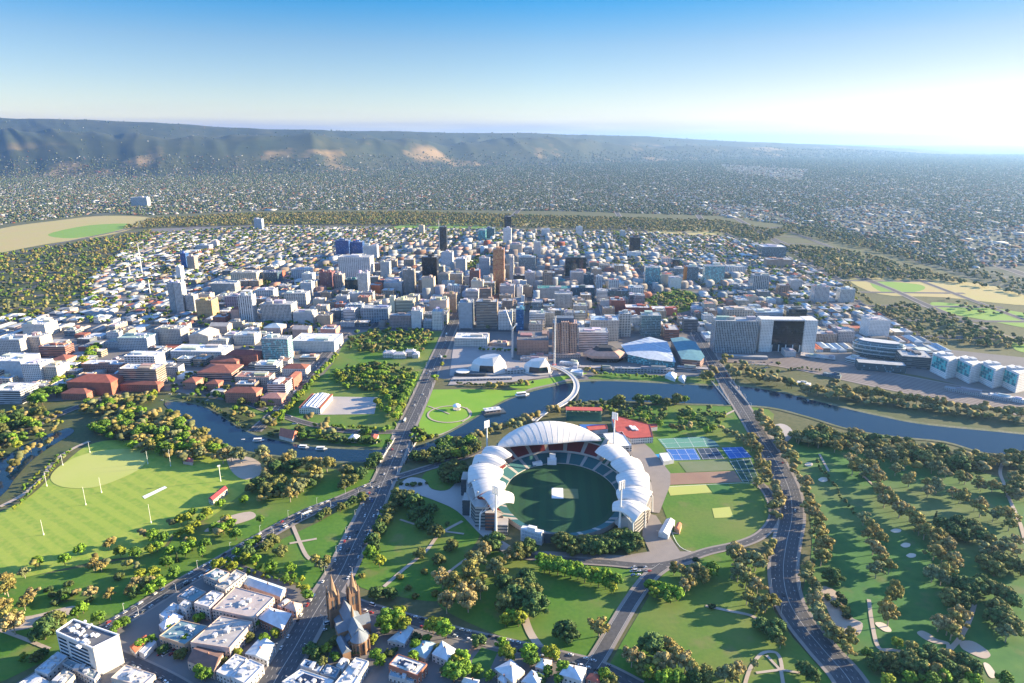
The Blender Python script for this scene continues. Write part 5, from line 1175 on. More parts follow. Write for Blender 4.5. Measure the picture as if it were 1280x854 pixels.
def boat(px, py, L_, rz, lab, cabin=True):
    x, y = G(px, py); t = thing('boat', lab, 'boat', (x, y, .72), rz); b = MB()
    P_ = [(-L_/2, -L_*.14), (L_*.2, -L_*.15), (L_/2, 0), (L_*.2, L_*.15), (-L_/2, L_*.14)]; b.prism(P_, 0, L_*.09); b.build('hull', [M_boat], t)
    if cabin: c = MB(); c.box(-L_*.08, 0, L_*.09, L_*.6, L_*.22, L_*.11); c.build('cabin', [M_glass], t); r = MB(); r.box(-L_*.08, 0, L_*.2, L_*.68, L_*.27, .35); r.build('canopy', [M_white], t)
boat(323.5, 551.5, 16, .1, 'white moored launch, farthest left on the narrow river'); boat(380, 560, 15, -.1, 'white moored launch near the red boat shed'); boat(402, 562, 16, .05, 'white moored launch nearest the wide road bridge'); boat(653, 494.5, 24, .25, 'long white tour boat by the river lawn bank'); boat(304, 550, 5, .3, 'tiny white rowing boat on the narrow river', False)
x, y = G(617, 516); t = thing('floating_restaurant', 'flat roofed floating restaurant moored at the river lawn', 'pontoon', (x, y, .72), .32); LM['the floating restaurant'] = (x, y)
b = MB(); b.box(0, 0, 0, 36, 18, 1.4); b.build('pontoon', [M_dgrey], t); b = MB(); b.box(-2, 1, 1.4, 24, 12, 4); b.build('saloon', [FAC['wide']], t).color = (.4, .3, .24, 1); b = MB(); b.box(-2, 1, 5.4, 27, 14, .5); b.build('roof', [M_plant], t)
for k in range(3): b = MB(); b.box(-10+8*k, 2, 5.9, 3, 3, 1.1); b.build('roof_unit', [M_white], t)
# ---------------------------------------------------------------- sport buildings by the stadium
def px_block(lab, px, h, wall, roof, fac='blank', name='pavilion', cat='pavilion', rt='flat', extra=None, win=False, rh=None, base=0):
    """roof outline in photo pixels at height h, walls down to the ground"""
    Q = [G(p[0], p[1], h) for p in px]
    ar = sum(Q[i-1][0]*Q[i][1]-Q[i][0]*Q[i-1][1] for i in range(len(Q)))
    if ar < 0: Q = Q[::-1]
    cx, cy = sum(p[0] for p in Q)/len(Q), sum(p[1] for p in Q)/len(Q); t = thing(name, lab, cat, (cx, cy, 0)); LM[lab] = (cx, cy); Q = [(p[0]-cx, p[1]-cy) for p in Q]; FOOT.append((cx, cy, 30, 30))
    b = MB(); b.prism(Q, base, h); obj_col(b.build('walls', [FAC[fac]], t), wall)
    n = len(Q)
    if rt == 'flat' or n != 4:
        f = .965; b = MB(); b.prism([(p[0]*f, p[1]*f) for p in Q], h-.02, h+.35); obj_col(b.build('roof', [M_obj], t), roof)
        b = MB()
        for k in range(n):
            a, c = Q[k], Q[(k+1) % n]; L_ = math.dist(a, c); ang = atan2(c[1]-a[1], c[0]-a[0]); ins = (-sin(ang)*.25, cos(ang)*.25); b.box((a[0]+c[0])/2+ins[0], (a[1]+c[1])/2+ins[1], h, L_-.6, .5, .9, ang)
        if win: obj_col(b.build('parapet', [M_obj], t), wall)
        else: obj_col(b.build('parapet', [M_obj], t), tuple(.9*c for c in roof))
        if win:
            r = random.Random(int(cx*3+cy))
            for k in range(3):
                s0, s1 = .2+.6*r.random(), .2+.6*r.random(); p = [((Q[0][i]*(1-s0)+Q[1][i]*s0)*(1-s1)+(Q[3][i]*(1-s0)+Q[2][i]*s0)*s1) for i in (0, 1)]; u = MB(); u.box(p[0]*.8, p[1]*.8, h+.34, 2+4*r.random(), 2+3*r.random(), 1.2+1.8*r.random(), atan2(Q[1][1]-Q[0][1], Q[1][0]-Q[0][0])); u.build('roof_unit', [M_plant], t)
            v = MB()
            for k in range(int(min(20, abs(ar)/60))):
                s0, s1 = .1+.8*r.random(), .1+.8*r.random(); p = [((Q[0][i]*(1-s0)+Q[1][i]*s0)*(1-s1)+(Q[3][i]*(1-s0)+Q[2][i]*s0)*s1) for i in (0, 1)]; v.box(p[0], p[1], h+.34, .8+1.2*r.random(), .8+1.2*r.random(), .5+.9*r.random(), r.random())
            v.build('roof_vents', [M_plant], t)['kind'] = 'stuff'
    else:
        Lx, Ly = math.dist(Q[0], Q[1]), math.dist(Q[1], Q[2])
        if Lx < Ly: Q = Q[1:]+Q[:1]; Lx, Ly = Ly, Lx
        ov = 1.03; q = [(p[0]*ov, p[1]*ov) for p in Q]; ins = (Ly/2/Lx if rt == 'hip' else 0); m0 = ((q[0][0]+q[3][0])/2, (q[0][1]+q[3][1])/2); m1 = ((q[1][0]+q[2][0])/2, (q[1][1]+q[2][1])/2); r0 = (m0[0]+(m1[0]-m0[0])*ins, m0[1]+(m1[1]-m0[1])*ins); r1 = (m1[0]+(m0[0]-m1[0])*ins, m1[1]+(m0[1]-m1[1])*ins); H = h+(rh or Ly*.28)
        b = MB(); b.poly([(*q[0], h), (*q[1], h), (*r1, H), (*r0, H)]); b.poly([(*q[2], h), (*q[3], h), (*r0, H), (*r1, H)]); b.poly([(*q[1], h), (*q[2], h), (*r1, H)]); b.poly([(*q[3], h), (*q[0], h), (*r0, H)]); ro = obj_col(b.build('roof', [M_obj], t), roof)
        if win:
            c = MB(); c.box(r0[0]*.6+r1[0]*.4, r0[1]*.6+r1[1]*.4, H-1.6, 1, 1, 3.2); obj_col(c.build('chimney', [M_obj], ro), (.36, .2, .15))
    if win:
        M_frame = bpy.data.materials.get('window_frame') or mat('window_frame', (.6, .58, .54), .6)
        if 'window' not in WIN:
            w = MB(); w.box(0, 0, 0, 1.5, .16, 1.9); fr = MB()
            for (dx, dz, sx, sz) in ((-.82, -.1, .18, 2.1), (.82, -.1, .18, 2.1), (0, 1.9, 1.8, .2), (0, -.14, 1.9, .2)): fr.box(dx, 0, dz, sx, .24, sz)
            WIN['window'] = w.mesh('window', [M_glass]); WIN['frame'] = fr.mesh('window_frame', [M_frame])
        tot = 0
        for k in range(n):
            a, c = Q[k], Q[(k+1) % n]; L_ = math.dist(a, c); ang = atan2(c[1]-a[1], c[0]-a[0]); nx, ny = sin(ang), -cos(ang)
            if nx*(-cx)+ny*(-cy) < 40: continue
            st = max(1, int(h/3.4)); m = int((L_-1.5)/3.3)
            for j in range(m):
                for lv in range(st):
                    if tot >= 60: break
                    f = (j+.5)/m; o = link('window', WIN['window'], t, (a[0]+(c[0]-a[0])*f+nx*.06, a[1]+(c[1]-a[1])*f+ny*.06, 1.0+lv*3.3), ang); link('frame', WIN['frame'], o); tot += 1
    return t, Q
WIN = {}
def K(lab, h, pts, wall, roof, rt='flat', off=(200, 700), sc=5.543, **k): return px_block(lab, [(off[0]+x/sc, off[1]+y/sc) for x, y in pts], h, wall, roof, rt=rt, **k)
o7 = dict(off=(700, 460), sc=5.333)
t, Q = K('broad red roofed sports hall beside the tennis courts', 9, [(345, 335), (400, 328), (600, 380), (622, 462), (470, 472), (375, 425)], (.62, .60, .58), (.42, .085, .07), cat='sports hall', name='sports_hall', fac='grid', **o7)
for k in range(2): b = MB(); b.box(2+5*k, -3-2*k, 9.4, 4, 15, 1.6, .2); b.build('skylight', [M_white], t)
K('small red roofed wing at the end of the sports hall', 6, [(575, 378), (648, 372), (650, 393), (600, 400)], (.6, .58, .56), (.44, .09, .07), **o7)
K('small red roofed stand between the stadium and the blue court', 7, [(175, 392), (310, 382), (320, 408), (195, 420)], (.6, .58, .56), (.46, .10, .08), **o7)
K('flat white pavilion behind the right stadium stand', 9, [(285, 440), (415, 428), (478, 520), (352, 530)], (.60, .60, .60), (.66, .67, .68), fac='wide', **o7)
K('small white roofed kiosk beside the dark court', 5, [(662, 572), (730, 565), (760, 615), (690, 628)], (.6, .6, .6), (.68, .69, .70), **o7)
def tennis_stand():
    a, c = G(708, 527), G(752, 527); x, y = (a[0]+c[0])/2, a[1]; w = c[0]-a[0]; t = thing('tennis_grandstand', 'long tennis grandstand under a flat red roof behind the big lens roof', 'grandstand', (x, y, 0), TH); LM['the red roofed tennis grandstand'] = (x, y)
    b = MB()
    for k in range(8): b.box(0, 1.5+2*k, 0, w, 2, 1+1.2*k)
    b.build('seat_tier', [M_green], t); b = MB(); b.box(0, 12, 15.5, w+2, 14, .8); b.build('roof', [mat('red_sheet_roof', (.46, .10, .085))], t)
    for k in range(7): p = MB(); p.tube([(-w/2+w*k/6, 16, 0), (-w/2+w*k/6, 16, 15.5)], .4, 5); p.build('post', [M_steel], t)
tennis_stand()
o6 = dict(off=(780, 520), sc=4.743)
K('long white marquee at the edge of the practice oval', 6, [(205, 690), (250, 612), (302, 622), (262, 706)], (.66, .66, .66), (.72, .72, .72), rt='gable', **o6)
K('small brick roofed shed beside the white marquee', 5, [(300, 660), (315, 632), (343, 640), (330, 680)], (.5, .3, .2), (.44, .17, .10), rt='gable', **o6)
o3 = dict(off=(200, 560), sc=5.336)
t, Q = K('small grandstand with a dark red roof at the sports oval edge', 7, [(322, 335), (420, 258), (450, 272), (355, 350)], (.52, .46, .40), (.34, .06, .07), rt='gable', name='oval_grandstand', cat='grandstand', fac='grid', **o3)
K('tiny red roofed kiosk under the gum trees by the sports oval', 4.5, [(152, 88), (170, 66), (222, 72), (215, 98)], (.5, .4, .36), (.42, .12, .12), rt='hip', **o3)
o4 = dict(off=(180, 480), sc=5.333)
K('red and white boat shed on the far river bank', 6, [(900, 345), (925, 300), (1028, 318), (990, 368)], (.6, .55, .5), (.42, .15, .10), rt='gable', name='boat_shed', cat='shed', **o4)
K('white roofed cottage by the river gardens', 5, [(395, 795), (430, 760), (480, 768), (460, 800)], (.6, .56, .5), (.56, .58, .6), rt='hip', off=(360, 400), sc=5.336, name='cottage', cat='cottage')
K('red roofed cottage by the river gardens, nearest the main road', 5, [(540, 800), (555, 762), (605, 765), (590, 806)], (.6, .56, .5), (.40, .10, .08), rt='hip', off=(360, 400), sc=5.336, name='cottage', cat='cottage')
K('white marquee group on the far bank by the bridge', 6, [(905, 570), (935, 545), (1000, 560), (985, 600)], (.66, .66, .66), (.74, .74, .74), rt='hip', off=(690, 380), sc=6.4, name='marquee', cat='marquee')
K('pale marquee beside the white marquee group', 6, [(1010, 590), (1030, 570), (1075, 580), (1060, 615)], (.6, .62, .64), (.6, .63, .67), rt='hip', off=(690, 380), sc=6.4, name='marquee', cat='marquee')
K('low white roofed riverside cafe by the footbridge', 5, [(145, 545), (165, 520), (250, 530), (245, 560)], (.5, .56, .6), (.62, .66, .7), off=(690, 380), sc=6.4, name='cafe', cat='cafe')
# ---------------------------------------------------------------- oval poles, goal posts
def pole(px, base, top, lab, group, head=False, w=.19):
    x, y = G(px, base); h = ZAT(y, top); t = thing('goal_post' if not head else 'light_pole', lab, 'pole', (x, y, 0), 0, group); m = MB(); m.tube([(0, 0, 0), (0, 0, h)], [w*1.2, w], 5); m.build('pole', [M_steel], t)
    m = MB(); 
    if head: m.box(0, 0, h-.2, 3.4, 1.2, 1.6, .6); m.build('lamp_head', [M_steel], t)
    else: m.tube([(0, 0, 0), (0, 0, 2.2)], [.55, .55], 6); m.build('pad', [M_white], t)
GP = 'goal posts of the sports oval'
for i, (px, b_, t_) in enumerate(((112.5, 566, 553), (78.6, 582, 568), (58.7, 608, 590), (107.5, 631.5, 609), (127, 616, 597), (185, 580, 564), (213.5, 583, 562), (54.7, 669, 650), (189, 654, 630.5))):
    pole(px, b_, t_, ('white post at the far edge of the pale grass ellipse', 'white post at the river side edge of the pale grass ellipse', 'white post left of the pale grass ellipse by the path', 'taller white post of the pair before the pale grass ellipse', 'shorter white post of the pair before the pale grass ellipse', 'white post at the gum tree end of the pale grass ellipse', 'white post nearest the tiny red kiosk', 'lone white post far out on the near left lawn', 'white post below the white pitch strip')[i], GP)
pole(276, 602, 583, 'tall light pole by the small red roofed grandstand', 'oval lights', True, .4)
# ================================================================ NEAR HOUSES AND THE CATHEDRAL
PEACH, PINK, BRK = (.56, .40, .28), (.56, .42, .36), (.34, .17, .11)
W9 = dict(win=True, name='town_building', cat='building')
TEALR, BLUER = (.16, .27, .31), (.42, .52, .60)
K('teal roofed block nearest the avenue corner', 8, [(300, 110), (390, 60), (482, 92), (392, 152)], PINK, TEALR, **W9)
K('long teal roofed block beside the avenue', 8, [(118, 258), (222, 185), (322, 226), (228, 295)], PINK, TEALR, **W9)
K('tall tan slab with a bare concrete roof', 17, [(380, 185), (528, 70), (600, 100), (455, 212)], (.50, .43, .36), (.42, .39, .34), **W9)
K('broad pink hospital block with a stepped flat roof', 14, [(362, 345), (522, 190), (792, 262), (650, 405)], PINK, (.44, .39, .38), **W9)
K('broad flat roofed block with a white plant room in its middle', 13, [(210, 575), (420, 392), (642, 432), (482, 615)], PINK, (.40, .38, .37), **W9)
K('small white block left of the broad pink hospital block', 15, [(235, 302), (362, 215), (442, 236), (342, 332)], (.60, .52, .48), (.52, .54, .56), **W9)
K('row house range with a pale blue ridge by the tree avenue', 10, [(575, 165), (622, 110), (872, 195), (832, 255)], PINK, BLUER, rt='gable', **W9)
for k in range(4): K('pale blue cross gable, %s along the row house range' % ('first', 'second', 'third', 'fourth')[k], 8.5, [(585+68*k, 172+20*k), (622+68*k, 150+20*k), (655+68*k, 162+20*k), (622+68*k, 196+20*k)], PINK, (.50, .58, .64), rt='gable', name='row_house', cat='house', rh=2.4)
t, Q = K('brick college with a white hipped roof round a blue court', 10, [(668, 398), (748, 326), (912, 372), (848, 482)], BRK, (.60, .62, .66), rt='hip', **W9)
K('pale pink villa with a pyramid roof at the road corner', 7, [(862, 330), (905, 285), (985, 305), (945, 362)], PINK, (.56, .44, .38), rt='hip', **W9)
K('narrow pink wing behind the pyramid roofed villa', 7, [(812, 318), (880, 270), (905, 282), (842, 335)], PINK, (.50, .42, .40), **W9)
K('brown roofed gabled lodge with two dark roof openings', 9, [(190, 700), (282, 588), (442, 640), (372, 768)], (.56, .42, .33), (.17, .11, .10), rt='gable', rh=4, **W9)
K('white flat roofed shop beside the brown roofed lodge', 8, [(388, 778), (522, 655), (606, 686), (482, 822)], (.60, .54, .52), (.60, .61, .63), **W9)
K('white flat roofed shop nearest the main road', 9, [(482, 806), (622, 690), (718, 732), (590, 862)], (.62, .60, .60), (.62, .64, .67), **W9)
K('shed with two pale blue roof pitches beside the main road', 7, [(590, 648), (692, 540), (792, 580), (742, 698)], (.54, .56, .58), (.46, .54, .60), rt='gable', rh=2.2, **W9)
K('long white roofed wing by the car park trees', 8, [(-5, 385), (92, 300), (152, 328), (48, 425)], (.58, .56, .56), (.58, .62, .68), **W9)
K('white terrace wing with a tiled lean to', 8, [(-8, 448), (92, 362), (162, 392), (30, 488)], (.58, .56, .56), (.66, .66, .70), rt='hip', **W9)
K('small white box tower over the terrace wing', 12, [(128, 318), (172, 280), (218, 300), (176, 345)], (.62, .60, .58), (.66, .66, .66), **W9)
K('peach walled block with a teal roof and sunken court', 9, [(-6, 532), (142, 420), (332, 462), (172, 592)], PEACH, TEALR, **W9)
o1 = dict(off=(0, 700), sc=5.543)
K('small red roofed chapel beside the car park', 6, [(898, 600), (1000, 520), (1030, 552), (940, 645)], (.6, .56, .52), (.46, .13, .07), rt='gable', name='chapel', cat='chapel', win=True, **o1)
K('white annexe wing beside the red roofed chapel', 5, [(960, 640), (1060, 552), (1085, 575), (1000, 660)], (.6, .58, .56), (.5, .52, .56), name='town_building', cat='building', **o1)
def slab():
    lab = 'white and peach seven storey slab block at the bottom left corner'; t, Q = K(lab, 27, [(388, 502), (510, 418), (828, 528), (645, 618)], (.60, .58, .55), (.12, .13, .15), name='slab_block', cat='building', **o1)
    # window bands on the long front, each floor a part
    a, c = min(((Q[i], Q[(i+1) % 4]) for i in range(4)), key=lambda s: s[0][1]+s[1][1]+(s[0][0]+s[1][0])*.9)
    ang = atan2(c[1]-a[1], c[0]-a[0]); nx, ny = sin(ang), -cos(ang); L_ = math.dist(a, c)
    for lv in range(6):
        for s0, s1 in ((.04, .26), (.34, .84)):
            mx, my = a[0]+(c[0]-a[0])*(s0+s1)/2, a[1]+(c[1]-a[1])*(s0+s1)/2; b = MB(); b.box(mx+nx*.05, my+ny*.05, 4+3.6*lv, L_*(s1-s0), .35, 1.7, ang); w = b.build('window_band', [M_glass], t)
            s_ = MB(); s_.box(mx+nx*.3, my+ny*.3, 3.6+3.6*lv, L_*(s1-s0)+.6, .5, .35, ang); s_.build('sill', [M_white], w)
    r = random.Random(4)
    for k in range(22): u = MB(); u.box(0, 0, 0, 1.2+3*r.random(), 1.2+2.4*r.random(), 1+2.2*r.random()); o = u.build('roof_unit', [M_white if k % 3 else M_plant], t, ((Q[0][0]*(1-(s:=.12+.75*r.random()))+Q[2][0]*s)+r.uniform(-7, 7), (Q[0][1]*(1-s)+Q[2][1]*s)+r.uniform(-6, 6), 27.3)); o.rotation_euler.z = ang
    for i in range(4):
        p, q = Q[i], Q[(i+1) % 4]; e_ = MB(); an = atan2(q[1]-p[1], q[0]-p[0]); e_.box((p[0]+q[0])/2*.985, (p[1]+q[1])/2*.985, 27.3, math.dist(p, q)-1, .9, 1.3, an); e_.build('parapet', [M_white], t)
slab()
K('flat blue white wing left of the slab block', 8, [(240, 768), (400, 640), (472, 672), (330, 800)], (.56, .55, .54), (.46, .54, .62), **dict(W9, **o1))
K('lower podium along the front of the slab block', 7, [(428, 720), (470, 690), (690, 782), (655, 838)], (.56, .54, .52), (.20, .26, .29), **dict(W9, **o1))
K('white roofed hall right of the slab block', 6, [(768, 822), (872, 730), (1078, 798), (985, 880)], (.6, .5, .42), (.66, .60, .55), **dict(W9, **o1))
K('pale brick service block at the bottom left edge', 9, [(330, 868), (445, 760), (520, 800), (420, 900)], (.48, .44, .38), (.46, .44, .40), **dict(W9, **o1))
K('white shed at the bottom left edge', 7, [(130, 860), (245, 790), (345, 850), (230, 920)], (.56, .56, .56), (.62, .63, .65), **dict(W9, **o1))
oc = dict(off=(330, 680), sc=4.909); oe = dict(off=(540, 700), sc=5.543)
M_solar = mat('solar_panel', (.015, .025, .07), .15, spec=.6)
def solar(t, Q, h, n, f0=.25, f1=.75):
    for k in range(n):
        s_ = f0+(f1-f0)*(k+.5)/n; a = [Q[0][i]*(1-s_)+Q[1][i]*s_ for i in (0, 1)]; c = [Q[3][i]*(1-s_)+Q[2][i]*s_ for i in (0, 1)]; b = MB(); ang = atan2(c[1]-a[1], c[0]-a[0]); L_ = math.dist(a, c)
        b.box((a[0]+c[0])/2, (a[1]+c[1])/2, h+.6, L_*.6, math.dist(Q[0], Q[1])*(f1-f0)/n*.8, .15, ang); b.build('solar_panel', [M_solar], t)
t, Q = K('low shed with solar panels nearest the cathedral car park', 5, [(222, 748), (252, 710), (368, 748), (336, 792)], (.5, .5, .52), (.42, .50, .58), **dict(W9, **oc)); solar(t, Q, 5, 2)
K('teal roofed shed beside the solar panelled shed', 5, [(345, 798), (386, 742), (466, 772), (440, 828)], (.4, .42, .44), (.12, .22, .30), **dict(W9, **oc))
t, Q = K('wide white roof with many solar panels by the main road', 6, [(108, 850), (225, 772), (432, 842), (330, 940)], (.56, .56, .56), (.64, .66, .68), **dict(W9, **oc)); solar(t, Q, 6, 5, .3, .85)
K('long white hall with columns below the cathedral', 9, [(432, 862), (562, 700), (642, 722), (540, 885)], (.60, .58, .55), (.62, .63, .64), **dict(W9, **oc))
K('narrow white outbuilding beside the white hall', 6, [(442, 752), (485, 700), (525, 715), (485, 772)], (.5, .5, .5), (.58, .62, .66), **dict(W9, **oc))
t, Q = K('white gabled hall with a solar panelled roof and red brick end', 10, [(765, 745), (822, 680), (1002, 740), (940, 812)], (.36, .15, .10), (.70, .68, .62), rt='flat', **dict(W9, **oc)); solar(t, Q, 10, 5)
K('pale blue verandah roof in front of the solar panelled hall', 5, [(765, 812), (780, 778), (925, 822), (915, 852)], (.5, .5, .5), (.30, .42, .50), **dict(W9, **oc))
K('long pale blue roofed cottage behind the yellow green trees', 5, [(758, 592), (850, 515), (918, 520), (862, 612)], (.55, .52, .5), (.44, .56, .64), rt='gable', **dict(W9, **oc))
K('grey blue roofed house beside the white mansion', 6, [(888, 660), (980, 585), (1056, 612), (990, 705)], (.5, .46, .42), (.30, .42, .48), rt='hip', **dict(W9, **oc))
K('white roofed mansion by the clay court', 8, [(0, 650), (70, 560), (172, 622), (112, 700)], (.60, .56, .52), (.60, .62, .65), rt='hip', **dict(W9, **oe))
K('peach mansion with a white many hipped roof', 9, [(435, 752), (548, 690), (642, 772), (562, 850)], (.60, .50, .40), (.60, .62, .66), rt='hip', **dict(W9, **oe))
K('small hipped wing joined to the peach mansion', 7, [(455, 822), (495, 780), (545, 808), (505, 862)], (.60, .50, .40), (.58, .60, .64), rt='hip', **dict(W9, **oe))
K('square pink villa by the terrace road', 8, [(715, 738), (755, 680), (832, 697), (800, 768)], (.58, .44, .38), (.60, .62, .65), rt='hip', rh=2.5, **dict(W9, **oe))
K('house with a long pale blue roof beside the pink villa', 7, [(618, 842), (690, 762), (772, 790), (738, 868)], (.55, .54, .52), (.46, .56, .63), rt='hip', **dict(W9, **oe))
K('white house with a small turret by the hill path', 9, [(882, 792), (935, 720), (1072, 748), (1038, 838)], (.60, .58, .55), (.58, .61, .66), rt='hip', **dict(W9, **oe))
K('red roofed brick house nearest the hill path', 7, [(1068, 822), (1095, 785), (1172, 792), (1160, 856)], (.40, .20, .14), (.44, .12, .08), rt='hip', **dict(W9, **oe))
K('white gabled cottage at the bottom edge of the picture', 6, [(205, 845), (240, 815), (330, 830), (310, 880)], (.58, .56, .54), (.58, .60, .64), rt='gable', **dict(W9, **oe))
def cathedral():
    A_ = (G(417.6, 781), G(444.5, 769)); mid = ((A_[0][0]+A_[1][0])/2, (A_[0][1]+A_[1][1])/2); E_ = G(455, 823); rz = atan2(E_[1]-mid[1], E_[0]-mid[0]); L_ = math.dist(mid, E_); sp_ = 9.0
    lab = 'brown stone twin spired cathedral beside the main road'; t = thing('cathedral', lab, 'cathedral', (*mid, 0), rz); LM['the twin spired cathedral'] = mid; FOOT.append((*mid, 50, 50))
    M_st = mat('cathedral_stone', (.30, .19, .12), .9, noise=[(.35, (.21, .13, .085), 1.3, 4)]); M_sl = mat('cathedral_slate', (.19, .225, .27), .7, noise=[(.3, (.14, .17, .21), 1.3, 3)]); M_sp = mat('spire_stone', (.28, .19, .125), .9, noise=[(.5, (.24, .17, .12), 1.3, 3)])
    h1 = ZAT(A_[0][1], 719); h2 = ZAT(A_[1][1], 713)
    for s_, H in ((-1, h1), (1, h2)):
        cy = s_*sp_; b = MB(); b.box(0, cy, 0, 8.2, 8.2, H*.58); tw = b.build('tower', [M_st], t)
        for (dx, dy) in ((-1, -1), (1, -1), (1, 1), (-1, 1)):
            q = MB(); q.box(dx*4.1, cy+dy*4.1, 0, 1.7, 1.7, H*.60); q.build('buttress', [M_st], tw); q = MB(); q.tube([(dx*4, cy+dy*4, H*.6), (dx*4, cy+dy*4, H*.74)], [.95, .05], 6); q.build('pinnacle', [M_sp], tw)
        q = MB(); n = 8; base = [(3.9*cos(2*pi*(k+.5)/n), cy+3.9*sin(2*pi*(k+.5)/n), H*.58) for k in range(n)]
        for k in range(n): q.poly([base[k], base[(k+1) % n], (0, cy, H)])
        q.build('spire', [M_sp], tw)
        for a in range(4):
            for o_ in (-1.3, 1.3):
                p = rot2(4.16, o_, a*pi/2); w = MB(); w.box(p[0], cy+p[1], H*.34, 1.2, .3, H*.18, a*pi/2+pi/2); w.build('belfry_opening', [M_dgrey], tw)
    def gab(name, x0, x1, cy, w, h, rh, ax=0):
        b = MB(); cx, Lg = (x0+x1)/2, x1-x0
        if ax == 0: b.box(cx, cy, 0, Lg, w, h); o = b.build(name, [M_st], t); r = MB(); r.hip(cx, cy, h, Lg, w, rh, 0, 0, 0.0, .4)
        else: b.box(cy, cx, 0, w, Lg, h); o = b.build(name, [M_st], t); r = MB(); r.hip(cy, cx, h, w, Lg, rh, 0, 0, 0.0, .4)
        r.build('roof', [M_sl], o); return o
    gab('nave', 2, L_*.80, 0, 11, 15, 8)
    for s_ in (-1, 1):
        b = MB(); x0, x1 = 4, L_*.72; ya, yb = s_*5.5, s_*10.5; b.prism([(x0, min(ya, yb)), (x1, min(ya, yb)), (x1, max(ya, yb)), (x0, max(ya, yb))], 0, 8); o = b.build('aisle', [M_st], t)
        r = MB(); q = [(x0, ya, 11), (x1, ya, 11), (x1, s_*10.9, 8), (x0, s_*10.9, 8)]; r.poly(q if s_ < 0 else q[::-1]); r.build('roof', [M_sl], o)
        for k in range(6): w = MB(); w.box(x0+3+(x1-x0-6)*k/5, s_*10.55, 2, 1.5, .3, 4.5); w.build('window', [M_dgrey], o); p = MB(); p.box(x0+.6+(x1-x0-1.2)*k/5, s_*11, 0, 1, 1.4, 7); p.build('buttress', [M_st], o)
    gab('transept', -14, 14, L_*.50, 9, 14, 7, 1)
    b = MB(); c = L_*.80; n = 10; b.prism([(c+7.5*cos(-pi/2+pi*k/n), 7.5*sin(-pi/2+pi*k/n)) for k in range(n+1)], 0, 13); ap = b.build('apse', [M_st], t)
    r = MB(); ring = [(c+7.9*cos(-pi/2+pi*k/n), 7.9*sin(-pi/2+pi*k/n), 13) for k in range(n+1)]
    for k in range(n): r.poly([ring[k], ring[k+1], (c, 0, 21)])
    r.build('roof', [M_sl], ap)
    for k in range(1, n, 2): a = -pi/2+pi*(k+.5)/n; w = MB(); w.box(c+7.5*cos(a), 7.5*sin(a), 4, .3, 1.3, 6, a); w.build('window', [M_dgrey], ap)
    for k in range(6): a = -pi/2+pi*k/5; p = MB(); p.box(c+8.2*cos(a), 8.2*sin(a), 0, 1.6, 1, 12, a); p.build('buttress', [M_st], ap)
    gab('chapel', L_*.56, L_*.92, -12.5, 7, 8, 4)
    f = MB(); f.tube([(L_*.5, 0, 22), (L_*.5, 0, 28), (L_*.5, 0, 36)], [1.4, 1.3, .05], 8); f.build('fleche', [M_sp], t)
cathedral()
# ================================================================ TREES
def leaf_mat(name, vary=.45):
    m = bpy.data.materials.new(name); m.use_nodes = True; nt = m.node_tree; b = nt.nodes['Principled BSDF']
    oi = nt.nodes.new('ShaderNodeObjectInfo'); g = nt.nodes.new('ShaderNodeNewGeometry'); mr = nt.nodes.new('ShaderNodeMapRange'); nt.links.new(g.outputs['Random Per Island'], mr.inputs[0]); mr.inputs[3].default_value = 1-vary; mr.inputs[4].default_value = 1+vary
    mu = nt.nodes.new('ShaderNodeVectorMath'); mu.operation = 'SCALE'; nt.links.new(oi.outputs['Color'], mu.inputs[0]); nt.links.new(mr.outputs[0], mu.inputs['Scale']); nt.links.new(mu.outputs[0], b.inputs['Base Color'])
    b.inputs['Roughness'].default_value = .8; b.inputs['Specular IOR Level'].default_value = .15
    return m
M_leaf = leaf_mat('foliage'); M_bark = mat('bark', (.13, .095, .065), .95); M_gumbark = mat('pale_bark', (.34, .29, .23), .9)
def crown_mesh(name, seed, clumps, leaves, lsize):
    """clumps: (x, y, z, r); knobbly cores with leaf sprays round them"""
    r = np.random.default_rng(seed); V, T3, Q4 = [], [], []; off = 0
    for (x, y, z, R) in clumps:
        v, f = I2; d = 1+.55*(r.random(len(v))-.5); d *= 1+.25*np.sin(v[:, 0]*4+r.random()*6)*np.sin(v[:, 1]*4+r.random()*6)
        vv = v*d[:, None]*R*np.array([1, 1, .82])*.86+np.array([x, y, z]); V.append(vv); T3.append(f+off); off += len(vv)
        n = int(leaves*R*R); p = r.standard_normal((n, 3)); p /= np.linalg.norm(p, axis=1)[:, None]; c = np.array([x, y, z])+p*R*np.array([1, 1, .85])*(.80+.38*r.random((n, 1)))
        a = r.standard_normal((n, 3)); a = a-p*(a*p).sum(1)[:, None]*.6; a /= np.linalg.norm(a, axis=1)[:, None]; b = np.cross(a, p+.5*r.standard_normal((n, 3))); b /= np.linalg.norm(b, axis=1)[:, None]
        s_ = lsize*(.6+.8*r.random((n, 1))); quad = np.stack([c-a*s_-b*s_*.5, c+a*s_*.3-b*s_*.8, c+a*s_+b*s_*.4, c-a*s_*.3+b*s_*.8], 1).reshape(-1, 3)
        V.append(quad); Q4.append(off+np.arange(n*4).reshape(n, 4)); off += n*4
    V = np.concatenate(V); me = bpy.data.meshes.new(name); FA = [np.concatenate(T3), np.concatenate(Q4)]
    o = bulk(name, V, FA, None, M_leaf); me = o.data; bpy.data.objects.remove(o); return me
